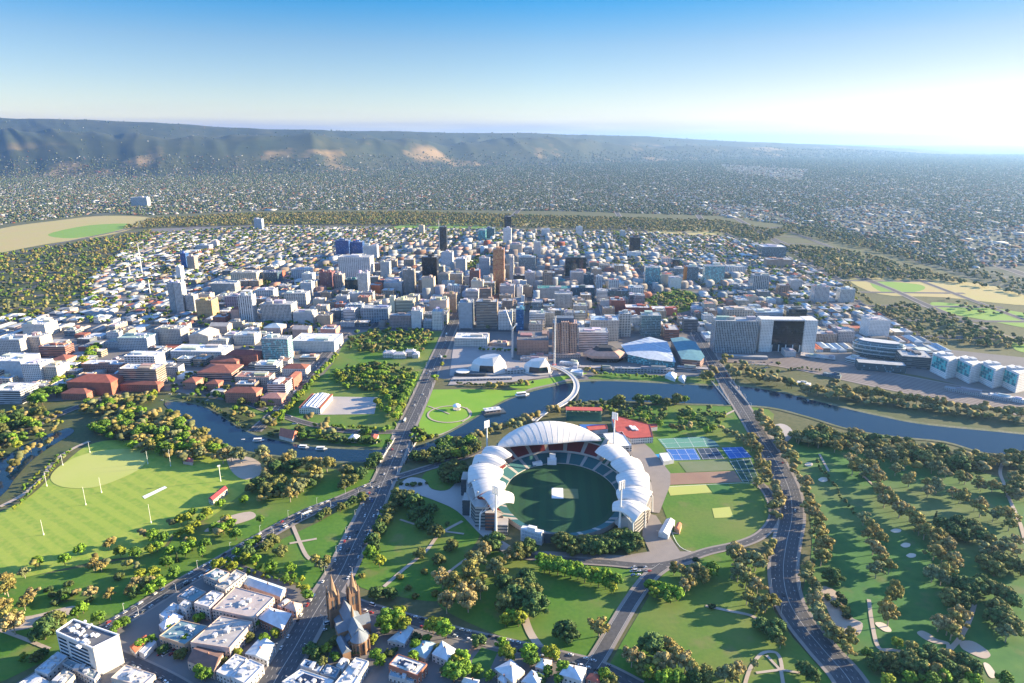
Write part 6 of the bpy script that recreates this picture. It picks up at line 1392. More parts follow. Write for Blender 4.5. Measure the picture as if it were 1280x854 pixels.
def clump_set(kind, r):
    C_ = []
    if kind == 'gum':            # open crown of separate masses on several limbs, 15 m
        n = r.randint(17, 23)
        for k in range(n):
            a, q = r.random()*6.28, r.random()**.6; z = 6.2+7.4*r.random()*(1-.35*q); C_.append((q*5.9*cos(a), q*5.9*sin(a), z, 1.0+1.15*r.random()))
        C_.append((r.uniform(-1, 1), r.uniform(-1, 1), 12.4, 2.4))
    elif kind == 'leafy':        # full rounded crown, 12 m
        for k in range(20):
            a = r.random()*6.28; e_ = r.uniform(-.45, 1.5); q = 4.2*max(0.1, cos(e_)); C_.append((q*cos(a), q*sin(a), 6.6+3.9*sin(e_), 1.0+1.0*r.random()))
        C_.append((0, 0, 6.6, 3.1))
    elif kind == 'dark':         # broad heavy evergreen, 13 m
        for k in range(24):
            a = r.random()*6.28; e_ = r.uniform(-.3, 1.4); q = 5.6*max(.15, cos(e_)); C_.append((q*cos(a), q*sin(a), 5.6+5.2*sin(e_), 1.2+1.1*r.random()))
        C_.append((0, 0, 5.8, 4.4))
    elif kind == 'cypress':
        for k in range(9): z = 2+1.35*k; C_.append((r.uniform(-.3, .3), r.uniform(-.3, .3), z, 1.75*(1-k/10.5)+.35))
    else:                        # bush
        for k in range(6): a = r.random()*6.28; C_.append((1.1*cos(a), 1.1*sin(a), 1.3+.8*r.random(), .9+.5*r.random()))
    return C_
TREEK = {}
for kind, nv, lv, ls in (('gum', 7, 20, .50), ('leafy', 6, 19, .46), ('dark', 5, 17, .48), ('cypress', 2, 16, .4), ('bush', 3, 18, .34)):
    TREEK[kind] = []
    for s_ in range(nv):
        r = random.Random(hash_ := (len(kind)*101+s_*17+5)); C_ = clump_set(kind, r)
        cm_ = crown_mesh(kind+'_crown', hash_, C_, lv, ls); b = MB(); top = {'gum': 8.5, 'leafy': 5.5, 'dark': 5, 'cypress': 6, 'bush': 1.0}[kind]; rr = {'gum': .42, 'leafy': .34, 'dark': .55, 'cypress': .25, 'bush': .12}[kind]
        b.tube([(0, 0, -.1), (.1, 0, top*.45), (r.uniform(-.4, .4), r.uniform(-.4, .4), top)], [rr, rr*.75, rr*.45], 6)
        for c in sorted(C_, key=lambda q: -q[3])[:5]: b.tube([(.1, 0, top*.5), (c[0]*.5, c[1]*.5, top*.5+(c[2]-top*.5)*.6), (c[0], c[1], c[2])], [rr*.5, rr*.3, rr*.12], 4)
        TREEK[kind].append((cm_, b.mesh(kind+'_trunk', [M_gumbark if kind == 'gum' else M_bark])))
BASEH = {'gum': 15.0, 'leafy': 11.5, 'dark': 12.0, 'cypress': 14.0, 'bush': 3.0}
WIDE = {'gum': 1.17, 'leafy': 1.2, 'dark': 1.15, 'cypress': 1.1, 'bush': 1.25}
CAND = []      # (kind, x, y, height, widen)
def put(kind, px, py, h, wd=1.0):
    x, y = G(px, py, .55*h); CAND.append((kind, x, y, h, wd))
def singles(kind, h, pts, wd=1.0):
    for i, p in enumerate(pts): put(kind, p[0], p[1], h*(.88+.24*random.random()), wd*(.9+.2*random.random()))
def row(kind, h, sp_, jit, px, wd=1.0):
    for (x, y, a) in along([G(p[0], p[1], .55*h) for p in px], sp_): CAND.append((kind, x+random.gauss(0, jit*.5), y+random.gauss(0, jit*.5), h*(.75+.45*random.random()), wd*(.85+.3*random.random())))
def grove(kinds, h, sp_, px, keep=1.0, holes=.0):
    W_ = [G(p[0], p[1], .5*h) for p in px]; xs, ys = [p[0] for p in W_], [p[1] for p in W_]; y = min(ys)
    while y < max(ys):
        x = min(xs)
        while x < max(xs):
            X, Y = x+random.uniform(-.5, .5)*sp_, y+random.uniform(-.5, .5)*sp_
            if random.random() < keep and inside(X, Y, W_): CAND.append((random.choice(kinds), X, Y, h*(.65+.55*random.random()), .85+.35*random.random()))
            x += sp_
        y += sp_
g_, l_, d_, c_, b_ = 'gum', 'leafy', 'dark', 'cypress', 'bush'
# --- the golf course and the road along it
row(g_, 16, 10, 6, [(928, 497), (945, 515), (962, 533), (978, 555), (990, 575), (998, 595), (1008, 615), (1016, 638), (1022, 660), (1026, 682), (1022, 700)])
row(g_, 14, 14, 5, [(940, 512), (958, 530), (972, 550), (985, 572)])
row(g_, 15, 8.5, 5, [(1012, 708), (1016, 728), (1018, 748), (1028, 767), (1036, 784), (1052, 795), (1064, 800)])
row(g_, 15, 9, 6, [(936, 548), (948, 565), (955, 585), (950, 605)]); row(g_, 13, 8, 4, [(968, 605), (975, 622), (968, 640), (976, 656)]); row(g_, 13, 8, 4, [(970, 668), (964, 682), (956, 694)])
row(g_, 17, 9, 8, [(925, 688), (940, 700), (930, 715), (946, 727), (938, 742), (950, 752), (968, 757)]); singles(g_, 15, [(952, 700), (925, 705), (918, 692), (968, 752), (945, 758)])
row(d_, 6, 8, 2, [(1020, 575), (1030, 592), (1042, 605), (1052, 622), (1062, 635), (1070, 643)], .8)
singles(g_, 18, [(1044, 558), (1050, 552), (1062, 574), (1072, 580), (1080, 588), (1088, 582), (1095, 590), (1098, 600), (1066, 586), (1100, 612), (1108, 616), (1114, 622), (1120, 630), (1106, 626), (1126, 636), (1072, 563), (1087, 570), (1100, 572), (1115, 570), (1120, 586), (1137, 599)])
singles(g_, 17, [(1080, 648), (1088, 656), (1094, 664), (1100, 672), (1092, 684), (1100, 692), (1104, 702), (1112, 708), (1086, 668), (1096, 712)])
row(g_, 16, 11, 6, [(1135, 581), (1167, 585), (1187, 592), (1205, 598), (1228, 606), (1244, 610), (1262, 615), (1277, 620)])
row(g_, 17, 11, 7, [(1162, 606), (1180, 612), (1194, 613), (1217, 626), (1232, 633), (1250, 641), (1269, 650), (1280, 655)]); singles(g_, 16, [(1160, 614), (1200, 622), (1226, 638), (1242, 645), (1262, 656)])
row(g_, 17, 9.5, 8, [(1124, 640), (1146, 652), (1162, 671), (1178, 680), (1189, 692)]); singles(g_, 17, [(1138, 642), (1172, 668), (1186, 680), (1178, 695), (1193, 700), (1168, 690)])
singles(d_, 14, [(1178, 655), (1200, 654), (1216, 658), (1207, 669), (1230, 671), (1190, 664)]); singles(g_, 14, [(1239, 676), (1257, 678), (1230, 685), (1244, 690), (1271, 676), (1266, 688), (1222, 664), (1250, 684)]); singles(c_, 13, [(1170, 645)])
grove([g_, g_, d_], 15, 13, [(1258, 570), (1290, 560), (1290, 625), (1262, 622), (1256, 598)], .85)
grove([g_, g_, g_, d_], 16, 10.5, [(990, 541), (1030, 537), (1100, 547), (1150, 556), (1200, 564), (1256, 572), (1240, 588), (1180, 580), (1130, 570), (1080, 560), (1040, 556), (1000, 552)], .92)
singles(d_, 15, [(1042, 722), (1200, 730), (1217, 732), (1238, 735), (1255, 743), (1263, 750), (1189, 747), (1204, 750), (1210, 738), (1228, 728), (1248, 760), (1255, 774), (1263, 782), (1246, 772), (1233, 703), (1244, 711), (1252, 700), (1267, 703), (1278, 712)])
singles(g_, 17, [(1177, 722), (1189, 703), (1166, 717), (1183, 714), (1259, 792), (1185, 783), (1174, 779), (1196, 776), (1200, 768), (1190, 790)])
singles(g_, 21, [(1116, 744), (1109, 757), (1121, 737), (1112, 768)], .7)
singles(b_, 5, [(1052, 744), (1058, 753), (1044, 755), (1056, 762), (1058, 770), (1037, 747), (1050, 752)])
singles(g_, 13, [(1056, 808), (1065, 792), (1046, 792), (1060, 815)]); singles(l_, 9, [(1084, 817), (1122, 804)])
singles(d_, 14, [(1111, 828), (1124, 832), (1136, 827), (1150, 822), (1162, 817), (1174, 829), (1150, 836), (1098, 828), (1206, 828), (1214, 836), (1186, 838)]); singles(g_, 14, [(1185, 822), (1200, 842), (1140, 812), (1170, 840)])
singles(l_, 12, [(1109, 852), (1137, 849), (1162, 851), (1178, 846), (1216, 852), (1255, 848)])
# --- lawns below the stadium
singles(d_, 19, [(814, 806), (708, 790)]); singles(g_, 17, [(790, 822), (845, 820), (857, 829), (832, 830), (838, 808), (866, 836), (749, 784), (822, 834)]); singles(d_, 12, [(806, 832), (880, 842), (868, 848)])
singles(l_, 13, [(797, 846), (812, 842), (830, 848), (846, 850)]); singles(g_, 15, [(907, 841), (922, 836), (916, 848)])
singles(l_, 12, [(806, 737), (814, 733), (822, 735), (830, 738), (838, 740), (846, 743), (818, 742), (834, 746), (891, 711), (888, 718)]); singles(g_, 15, [(857, 732), (864, 719), (880, 720), (872, 713), (843, 711), (852, 714), (862, 728)])
singles(d_, 12, [(951, 781), (972, 784), (966, 791), (1004, 836), (1014, 842)]); singles(g_, 12, [(976, 803), (943, 830)], .7); singles(b_, 4, [(890, 758), (930, 722), (870, 700)])
singles(g_, 21, [(553, 723), (558, 752), (589, 711), (592, 724), (585, 752), (600, 737), (567, 729), (580, 742), (596, 700)], .85)
singles(g_, 17, [(618, 709), (627, 716), (607, 687), (590, 697), (640, 692), (624, 706)]); singles(d_, 17, [(630, 729), (620, 676), (612, 680), (660, 684), (650, 690), (657, 722), (659, 735), (641, 745), (663, 749), (670, 757), (646, 753), (650, 738), (664, 742), (634, 752)])
singles(l_, 13, [(639, 770), (648, 774), (632, 776)])
row(l_, 13, 6.5, 2.5, [(676, 702), (695, 705), (711, 710), (728, 714), (744, 719), (756, 723), (770, 728)]); row(l_, 13, 7, 2, [(680, 708), (700, 711), (724, 718), (750, 727), (766, 732)])
row(d_, 14, 6.5, 4, [(702, 677), (720, 679), (740, 678), (760, 675), (780, 670), (796, 678)]); row(d_, 13, 8, 3, [(712, 686), (740, 686), (775, 682), (800, 682)])
singles(l_, 15, [(549, 785), (541, 783), (557, 788), (571, 832), (567, 842), (577, 824), (580, 836), (569, 785), (585, 792)]); singles(l_, 12, [(627, 806), (640, 804), (652, 806), (661, 816), (688, 818), (720, 820), (742, 832), (730, 838), (756, 846), (664, 826), (634, 818), (775, 845), (704, 836)])
singles(d_, 9, [(610, 790), (598, 800), (625, 800), (745, 836), (765, 850)])
# --- gardens by the main road
singles(d_, 17, [(510, 621), (500, 624), (518, 628)]); singles(d_, 11, [(474, 660), (524, 692), (564, 682), (515, 644), (535, 650), (548, 700), (470, 742), (487, 742)]); singles(l_, 12, [(467, 697), (474, 702), (461, 690), (437, 687)])
singles(b_, 4, [(500, 720), (510, 735), (530, 715), (520, 745), (452, 720), (545, 742), (600, 690), (560, 655), (445, 745)])
row(l_, 8, 9, 2, [(440, 690), (452, 664), (462, 640), (474, 612)]); row(l_, 7, 11, 3, [(470, 668), (482, 640), (492, 618)]); row(b_, 4, 8, 1, [(502, 604), (520, 606), (540, 602)])
grove([d_, d_, l_], 13, 10.5, [(512, 560), (530, 552), (560, 549), (592, 551), (602, 560), (578, 570), (532, 576), (514, 574)], .95); grove([d_], 12, 9, [(545, 585), (578, 574), (586, 582), (578, 600), (556, 600)], .8)
singles(g_, 15, [(592, 546), (600, 542), (585, 550), (619, 535), (628, 533), (637, 530), (649, 525), (658, 523), (669, 519), (692, 510), (686, 512), (698, 512), (645, 532), (610, 540)])
row(b_, 5, 6, 2, [(518, 538), (535, 546), (552, 545)]); grove([l_, d_], 8, 7, [(512, 528), (524, 535), (545, 548), (530, 556), (508, 548)], .8)
row(d_, 11, 10, 4, [(430, 700), (442, 672), (454, 646), (466, 618), (476, 598)]); row(d_, 10, 11, 4, [(462, 690), (474, 664), (486, 636), (496, 612)]); row(l_, 10, 11, 4, [(478, 575), (488, 552), (496, 536)]); singles(d_, 13, [(478, 560), (470, 572), (462, 580), (440, 600), (450, 592), (430, 606), (524, 640), (540, 636), (528, 655), (545, 664)])
row(l_, 10, 10, 4, [(440, 612), (405, 628), (370, 640)]); row(d_, 9, 11, 4, [(452, 622), (420, 636), (396, 648)]); grove([l_, g_, d_], 11, 20, [(130, 690), (230, 655), (300, 640), (380, 650), (290, 690), (220, 725), (130, 770), (60, 760)], .38); grove([l_, d_, g_], 11, 15, [(200, 655), (240, 640), (262, 645), (236, 668), (205, 680)], .6); grove([g_, d_], 13, 14, [(330, 585), (390, 580), (450, 586), (440, 600), (380, 612), (320, 618)], .5)
# --- left of the main road, lawns and avenue
singles(g_, 20, [(370, 612), (378, 606), (362, 618), (366, 606), (397, 581), (386, 579), (408, 580), (392, 590), (363, 571), (356, 576), (331, 574), (326, 566), (336, 580), (288, 567), (300, 569), (278, 570)])
singles(d_, 12, [(327, 603), (336, 600), (320, 602), (345, 606), (330, 610), (314, 610), (350, 600)]); singles(l_, 9, [(305, 625)]); singles(g_, 10, [(327, 624), (335, 620), (345, 618)])
singles(l_, 11, [(275, 630), (241, 641), (245, 657), (258, 642), (234, 648), (282, 650), (279, 661), (290, 655), (239, 678), (232, 684), (256, 680), (211, 704), (204, 672), (196, 684), (273, 706), (265, 708), (297, 692), (312, 682), (322, 676), (320, 700), (339, 707), (363, 711), (290, 709), (306, 698), (252, 690), (226, 650), (268, 660), (295, 668)])
singles(d_, 12, [(339, 676), (350, 689), (308, 690), (332, 682)]); singles(g_, 13, [(348, 656), (380, 633), (399, 629), (402, 707), (394, 700), (408, 700), (376, 640)]); singles(c_, 12, [(221, 696)])
singles(g_, 11, [(143, 676), (136, 680), (43, 706), (30, 716), (130, 702), (117, 699), (180, 666), (170, 728), (187, 726), (137, 743), (113, 740), (33, 750), (158, 704), (126, 708), (163, 738)]); singles(l_, 11, [(100, 687), (80, 700), (203, 672), (240, 682), (207, 702), (187, 738), (175, 720), (103, 760), (96, 766), (123, 773), (192, 716), (46, 702), (168, 692), (150, 690), (212, 690), (224, 668), (216, 716), (198, 730)])
singles(g_, 19, [(10, 770), (4, 757), (16, 780), (3, 730), (-6, 742), (8, 735)]); singles(g_, 12, [(40, 742), (30, 756)]); singles(d_, 16, [(60, 782), (66, 778), (54, 788)]); singles(b_, 5, [(70, 752), (60, 736), (110, 750), (87, 730), (92, 740), (150, 720), (66, 742)]); singles(d_, 8, [(53, 816), (44, 822)]); singles(l_, 6, [(30, 820), (28, 826), (132, 780)])
row(l_, 7, 8.5, 1.5, [(276, 705), (300, 711), (330, 719), (353, 725), (370, 731), (384, 738)]); row(l_, 7, 10, 1.5, [(285, 700), (320, 708), (355, 717), (385, 728)]); singles(l_, 10, [(381, 738), (384, 745), (249, 839), (255, 845)])
singles(l_, 9, [(249, 773), (148, 782), (142, 790), (155, 778), (470, 819), (474, 826), (418, 822)]); singles(d_, 9, [(353, 801), (388, 812), (395, 816), (418, 802), (350, 810)]); singles(l_, 15, [(489, 766), (484, 774), (494, 774), (481, 782), (503, 780), (499, 770)]); singles(b_, 5, [(493, 811), (487, 815), (452, 838), (520, 796)])
row(b_, 3.5, 7, 3, [(240, 760), (330, 742), (352, 752)])
# --- river woods, left
grove([g_, g_, g_, l_], 15, 11, [(184, 512), (215, 516), (238, 532), (262, 546), (284, 558), (262, 572), (222, 574), (190, 566), (150, 552), (130, 541), (108, 536), (130, 520), (160, 510)], .85)
grove([g_, g_, l_], 14, 13, [(96, 508), (140, 500), (200, 488), (196, 500), (160, 508), (100, 522)], .85); grove([g_, l_, d_], 13, 14, [(-30, 510), (40, 505), (75, 515), (60, 530), (40, 545), (-30, 562)], .75)
singles(l_, 17, [(49, 494), (42, 498), (58, 490), (52, 500), (77, 486), (70, 490), (86, 480)]); row(l_, 13, 8, 4, [(126, 432), (112, 440), (104, 450), (92, 460), (80, 468), (70, 476), (62, 484)]); row(l_, 12, 9, 4, [(118, 442), (98, 462), (78, 480)])
singles(g_, 14, [(109, 503), (130, 496), (146, 496), (167, 496), (181, 493), (190, 497)]); row(l_, 5, 6, 2, [(88, 562), (70, 580), (58, 592), (45, 607), (33, 622), (15, 636)]); row(l_, 5, 9, 3, [(72, 570), (50, 590), (28, 612)]); singles(g_, 8, [(80, 572), (70, 576)])
row(g_, 12, 12, 6, [(60, 548), (40, 560), (20, 575), (0, 592)]); grove([g_, l_], 10, 12, [(0, 545), (60, 530), (90, 522), (60, 542), (20, 562), (-10, 580)], .6)
row(g_, 13, 10, 5, [(290, 518), (305, 512), (325, 522), (345, 532)]); singles(l_, 11, [(294, 512), (336, 517), (352, 524), (345, 520)]); row(d_, 6, 7, 3, [(230, 498), (262, 506), (290, 524), (310, 535)]); singles(g_, 15, [(407, 528), (411, 540), (402, 534), (386, 521), (222, 520), (234, 522)])
row(d_, 8, 7, 3, [(330, 546), (350, 540), (390, 545), (430, 550), (480, 552)]); row(l_, 8, 7, 3, [(420, 532), (450, 535), (480, 538), (495, 530)]); grove([l_, d_], 9, 9, [(350, 545), (400, 528), (440, 535), (490, 545), (480, 556), (400, 552)], .45)
grove([l_, l_, d_], 11, 11, [(412, 470), (440, 452), (500, 456), (522, 466), (512, 482), (496, 500), (470, 488), (430, 482)], .9); grove([d_, l_, g_], 12, 11, [(440, 415), (500, 410), (545, 412), (540, 432), (525, 440), (500, 436), (470, 440), (430, 440)], .55); singles(c_, 15, [(488, 420), (494, 428), (504, 425)])
singles(l_, 13, [(480, 492), (486, 498), (476, 509), (484, 514), (472, 503), (490, 506), (494, 520)]); row(l_, 11, 9, 3, [(556, 440), (550, 455), (542, 475), (534, 492)]); row(l_, 11, 8, 3, [(518, 470), (509, 488), (501, 506), (496, 522)]); row(l_, 10, 8, 3, [(352, 518), (374, 494), (396, 470), (420, 444)]); row(l_, 10, 8, 3, [(340, 512), (366, 482), (380, 466), (400, 446)])
grove([l_, d_], 10, 13, [(190, 478), (230, 470), (300, 485), (360, 500), (340, 520), (280, 500), (220, 490)], .55); grove([l_, d_], 9, 16, [(200, 440), (260, 420), (340, 440), (340, 480), (250, 478), (200, 465)], .55); grove([l_, d_], 9, 17, [(250, 400), (420, 405), (420, 420), (300, 418), (250, 412)], .6)
# --- between river and stadium, right of it
singles(l_, 13, [(749, 493), (762, 491), (809, 499), (833, 496), (856, 500), (824, 530)]); singles(d_, 15, [(779, 496), (786, 492), (774, 500), (799, 499), (833, 503), (846, 499), (820, 500)]); grove([d_, l_, d_], 9, 10, [(715, 503), (740, 500), (790, 506), (832, 512), (838, 524), (805, 529), (770, 520), (735, 516), (712, 512)], .9)
grove([d_, l_], 9, 11, [(848, 512), (885, 505), (908, 518), (898, 530), (860, 534), (842, 528)], .8); singles(g_, 12, [(893, 492), (888, 488), (898, 488), (842, 534), (861, 532), (850, 536), (902, 535), (919, 542), (925, 547), (910, 540), (930, 552)]); singles(l_, 12, [(891, 536), (884, 538)])
# --- right bank, railway side
row(g_, 17, 6.5, 6, [(1054, 489), (1082, 492), (1097, 491), (1115, 497), (1147, 500), (1166, 503), (1190, 506), (1228, 510), (1265, 516), (1300, 522)]); row(g_, 13, 8, 5, [(1060, 497), (1110, 503), (1180, 512), (1280, 526)])
singles(g_, 18, [(909, 447), (911, 459), (921, 468), (930, 454), (937, 462), (937, 470), (950, 472), (962, 474), (972, 476), (981, 476), (885, 468), (893, 462), (880, 472), (1045, 478), (1049, 492), (1009, 486), (1022, 487), (900, 470), (904, 452), (990, 479), (1038, 482)]); singles(d_, 11, [(973, 455), (955, 464), (965, 465), (973, 464), (947, 463)])
row(d_, 6, 8, 2, [(985, 462), (1005, 460), (1030, 463)])
singles(g_, 16, [(916, 463), (926, 460), (944, 468), (956, 474), (967, 472), (985, 480), (890, 470), (897, 458), (878, 468), (1002, 484), (1016, 488), (1030, 490), (1042, 486), (1062, 494), (1036, 494)])
row(l_, 8, 9, 3, [(745, 466), (770, 468), (800, 470), (830, 471)]); singles(g_, 13, [(735, 462), (742, 466), (657, 480), (650, 478), (625, 480), (618, 482), (610, 481)]); row(d_, 6, 6, 2, [(572, 479), (600, 481), (640, 480), (668, 478)]); singles(c_, 13, [(752, 460)]); row(l_, 8, 9, 3, [(600, 436), (640, 438), (690, 441)])
singles(l_, 9, [(232, 800), (210, 786), (262, 802), (296, 818), (318, 780), (330, 800), (345, 792), (376, 776), (190, 800), (176, 806), (408, 812), (432, 800), (466, 800), (520, 806), (534, 800), (516, 822), (596, 838), (612, 846), (684, 840), (716, 842), (698, 850)]); singles(d_, 8, [(204, 812), (226, 818), (282, 828), (310, 796), (445, 812), (505, 838), (548, 812), (556, 838), (674, 848), (758, 856), (402, 828)])
# --- far parkland woods
grove([g_, g_, d_, l_], 13, 19, [(-60, 325), (60, 308), (150, 294), (192, 287), (152, 318), (120, 345), (122, 372), (60, 396), (-60, 410)], .62)
grove([g_, g_, d_], 13, 17, [(150, 285), (190, 272), (330, 266), (500, 264), (640, 268), (760, 271), (900, 275), (985, 290), (955, 302), (900, 290), (760, 286), (640, 283), (500, 281), (330, 280), (190, 284)], .72)
grove([g_, g_, d_], 13, 17, [(940, 300), (985, 290), (1060, 305), (1160, 330), (1290, 366), (1290, 352), (1180, 325), (1060, 292), (985, 280)], .55); grove([g_, d_], 13, 15, [(970, 305), (1060, 312), (1150, 335), (1290, 372), (1290, 366), (1180, 350), (1070, 347), (1040, 345)], .6)
grove([g_, d_], 13, 17, [(1085, 384), (1130, 378), (1180, 390), (1240, 406), (1290, 428), (1290, 436), (1200, 428), (1140, 412)], .75); grove([g_], 11, 18, [(1180, 372), (1290, 392), (1290, 398), (1200, 388)], .5)
grove([l_, d_, g_], 12, 13, [(806, 374), (850, 362), (872, 370), (862, 388), (820, 392)], .75); grove([l_, d_], 11, 14, [(575, 338), (600, 318), (608, 325), (590, 348)], .7); grove([l_], 10, 14, [(605, 318), (632, 285), (640, 285), (615, 322)], .6)
row(l_, 10, 14, 3, [(845, 365), (815, 335), (790, 308), (770, 290)]); row(g_, 11, 14, 6, [(1055, 352), (1085, 375), (1130, 405), (1180, 430)])
TONES = {'gum': [('olive', (.21, .20, .06)), ('golden olive', (.26, .215, .07)), ('grey green', (.18, .20, .09)), ('straw coloured', (.29, .24, .105))], 'leafy': [('bright green', (.14, .25, .026)), ('yellow green', (.21, .25, .028)), ('mid green', (.10, .19, .026))],
         'dark': [('dark green', (.068, .12, .036)), ('deep olive', (.13, .145, .044))], 'cypress': [('dark', (.035, .055, .022))], 'bush': [('dull green', (.07, .095, .03)), ('dark', (.035, .06, .022)), ('yellowish', (.14, .13, .03))]}
TNAME = {'gum': ('gum_tree', 'gum tree'), 'leafy': ('leafy_tree', 'leafy tree'), 'dark': ('evergreen_tree', 'evergreen tree'), 'cypress': ('cypress_tree', 'cypress tree'), 'bush': ('bush', 'bush')}
ROADP = [(ROADS[k], w) for k, w in (('king', 13.5), ('mont', 12.5), ('avenue', 8.5), ('terrace', 6.5), ('hill path', 6.5), ('street', 9))]
def on_road(x, y):
    for pts, w in ROADP:
        for i in range(len(pts)-1):
            a, c = pts[i], pts[i+1]
            if abs(a[0]-x) > 60 or abs(a[1]-y) > 60: continue
            dx, dy = c[0]-a[0], c[1]-a[1]; t = max(0, min(1, ((x-a[0])*dx+(y-a[1])*dy)/(dx*dx+dy*dy+1e-9)))
            if math.hypot(a[0]+dx*t-x, a[1]+dy*t-y) < w: return True
    return False
def plant():
    RIVW = [G(*p) for p in RIV_UP+RIV_LO]
    good = []
    for c in CAND:
        k, x, y, h, wd = c
        if on_road(x, y) or inside(x, y, RIVW): continue
        if k != 'bush' and any(abs(x-f[0]) < f[2]/2 and abs(y-f[1]) < f[3]/2 for f in FOOT if f[1] > 1150): continue
        px, py = PJ(x, y, h/2)
        vis = -20 < px < 1300 and -10 < py < 870
        good.append((h*PXM(x, y, 0)*(1 if vis else .01), c))
    good.sort(key=lambda g: -g[0]); num = {}; rest = []
    cap = {'gum': 300, 'leafy': 300, 'dark': 290, 'cypress': 60, 'bush': 100}
    for s_, (k, x, y, h, wd) in good:
        if num.get(k, 0) >= cap[k] or s_ < 2.2:
            if s_ > .6: rest.append((k, x, y, h, wd))
            continue
        num[k] = num.get(k, 0)+1; v = TREEK[k][int((x*7.3+y*3.1) % len(TREEK[k]))]; sc = h/BASEH[k]; tn, tc = TONES[k][int(random.random()**1.2*len(TONES[k]))]; nm, noun = TNAME[k]
        t = thing(nm, None, 'tree' if k != 'bush' else 'bush', (x, y, 0), random.random()*6.28); t.scale = (sc*wd*WIDE[k], sc*wd*WIDE[k], sc*1.08)
        c = link('crown', v[0], t); f = .82+.36*random.random(); c.color = (tc[0]*f, tc[1]*f, tc[2]*f, 1); link('trunk', v[1], t)
        size = 'tall' if h > 16.5 else 'small' if h < 9 else ''
        t['group'] = {'gum': 'gum trees of the parks', 'leafy': 'leafy trees of the parks', 'dark': 'evergreen trees of the parks', 'cypress': 'cypress trees of the gardens', 'bush': 'bushes of the parks'}[k]
        shape = 'wide' if wd > 1.12 else 'narrow' if wd < .86 else ''
        TODO.append((t, ' '.join(q for q in (size, shape, tn, noun) if q), noun, x, y))
    if rest:
        R_ = np.array([(x, y, h, wd) for k, x, y, h, wd in rest]); ks = [r[0] for r in rest]; n = len(rest)
        lob = []
        for s_ in range(5):
            q = np.random.default_rng(40+s_); VV, FF = [], []; off = 0
            for j in range(6):
                v, f = I1; a = q.random()*6.28; c = np.array([.30*cos(a)*q.random()**.5, .30*sin(a)*q.random()**.5, .48+.34*q.random()]); vv = v*(1+.5*(q.random(len(v))-.5))[:, None]*np.array([.24, .24, .2])+c; VV.append(vv); FF.append(f+off); off += len(vv)
            VV.append(np.array([[-.02, 0, 0], [.02, 0, 0], [0, .03, 0], [0, 0, .5]])); FF.append(np.array([[0, 1, 3], [1, 2, 3], [2, 0, 3]])+off)
            lob.append((np.concatenate(VV), [np.concatenate(FF)]))
        cols = np.array([TONES[k][random.randrange(len(TONES[k]))][1] for k in ks])*(.45+.4*rng.random(n)[:, None])
        stuff(scatter('distant_woodland', lob, rng.integers(0, 5, n), np.stack([R_[:, 0], R_[:, 1], np.zeros(n)], -1), np.stack([R_[:, 2]*R_[:, 3]*1.25, R_[:, 2]*R_[:, 3]*1.25, R_[:, 2]], -1), rng.random(n)*6.28, cols, M_tint))
    print('TREES', num, 'rest', len(rest))
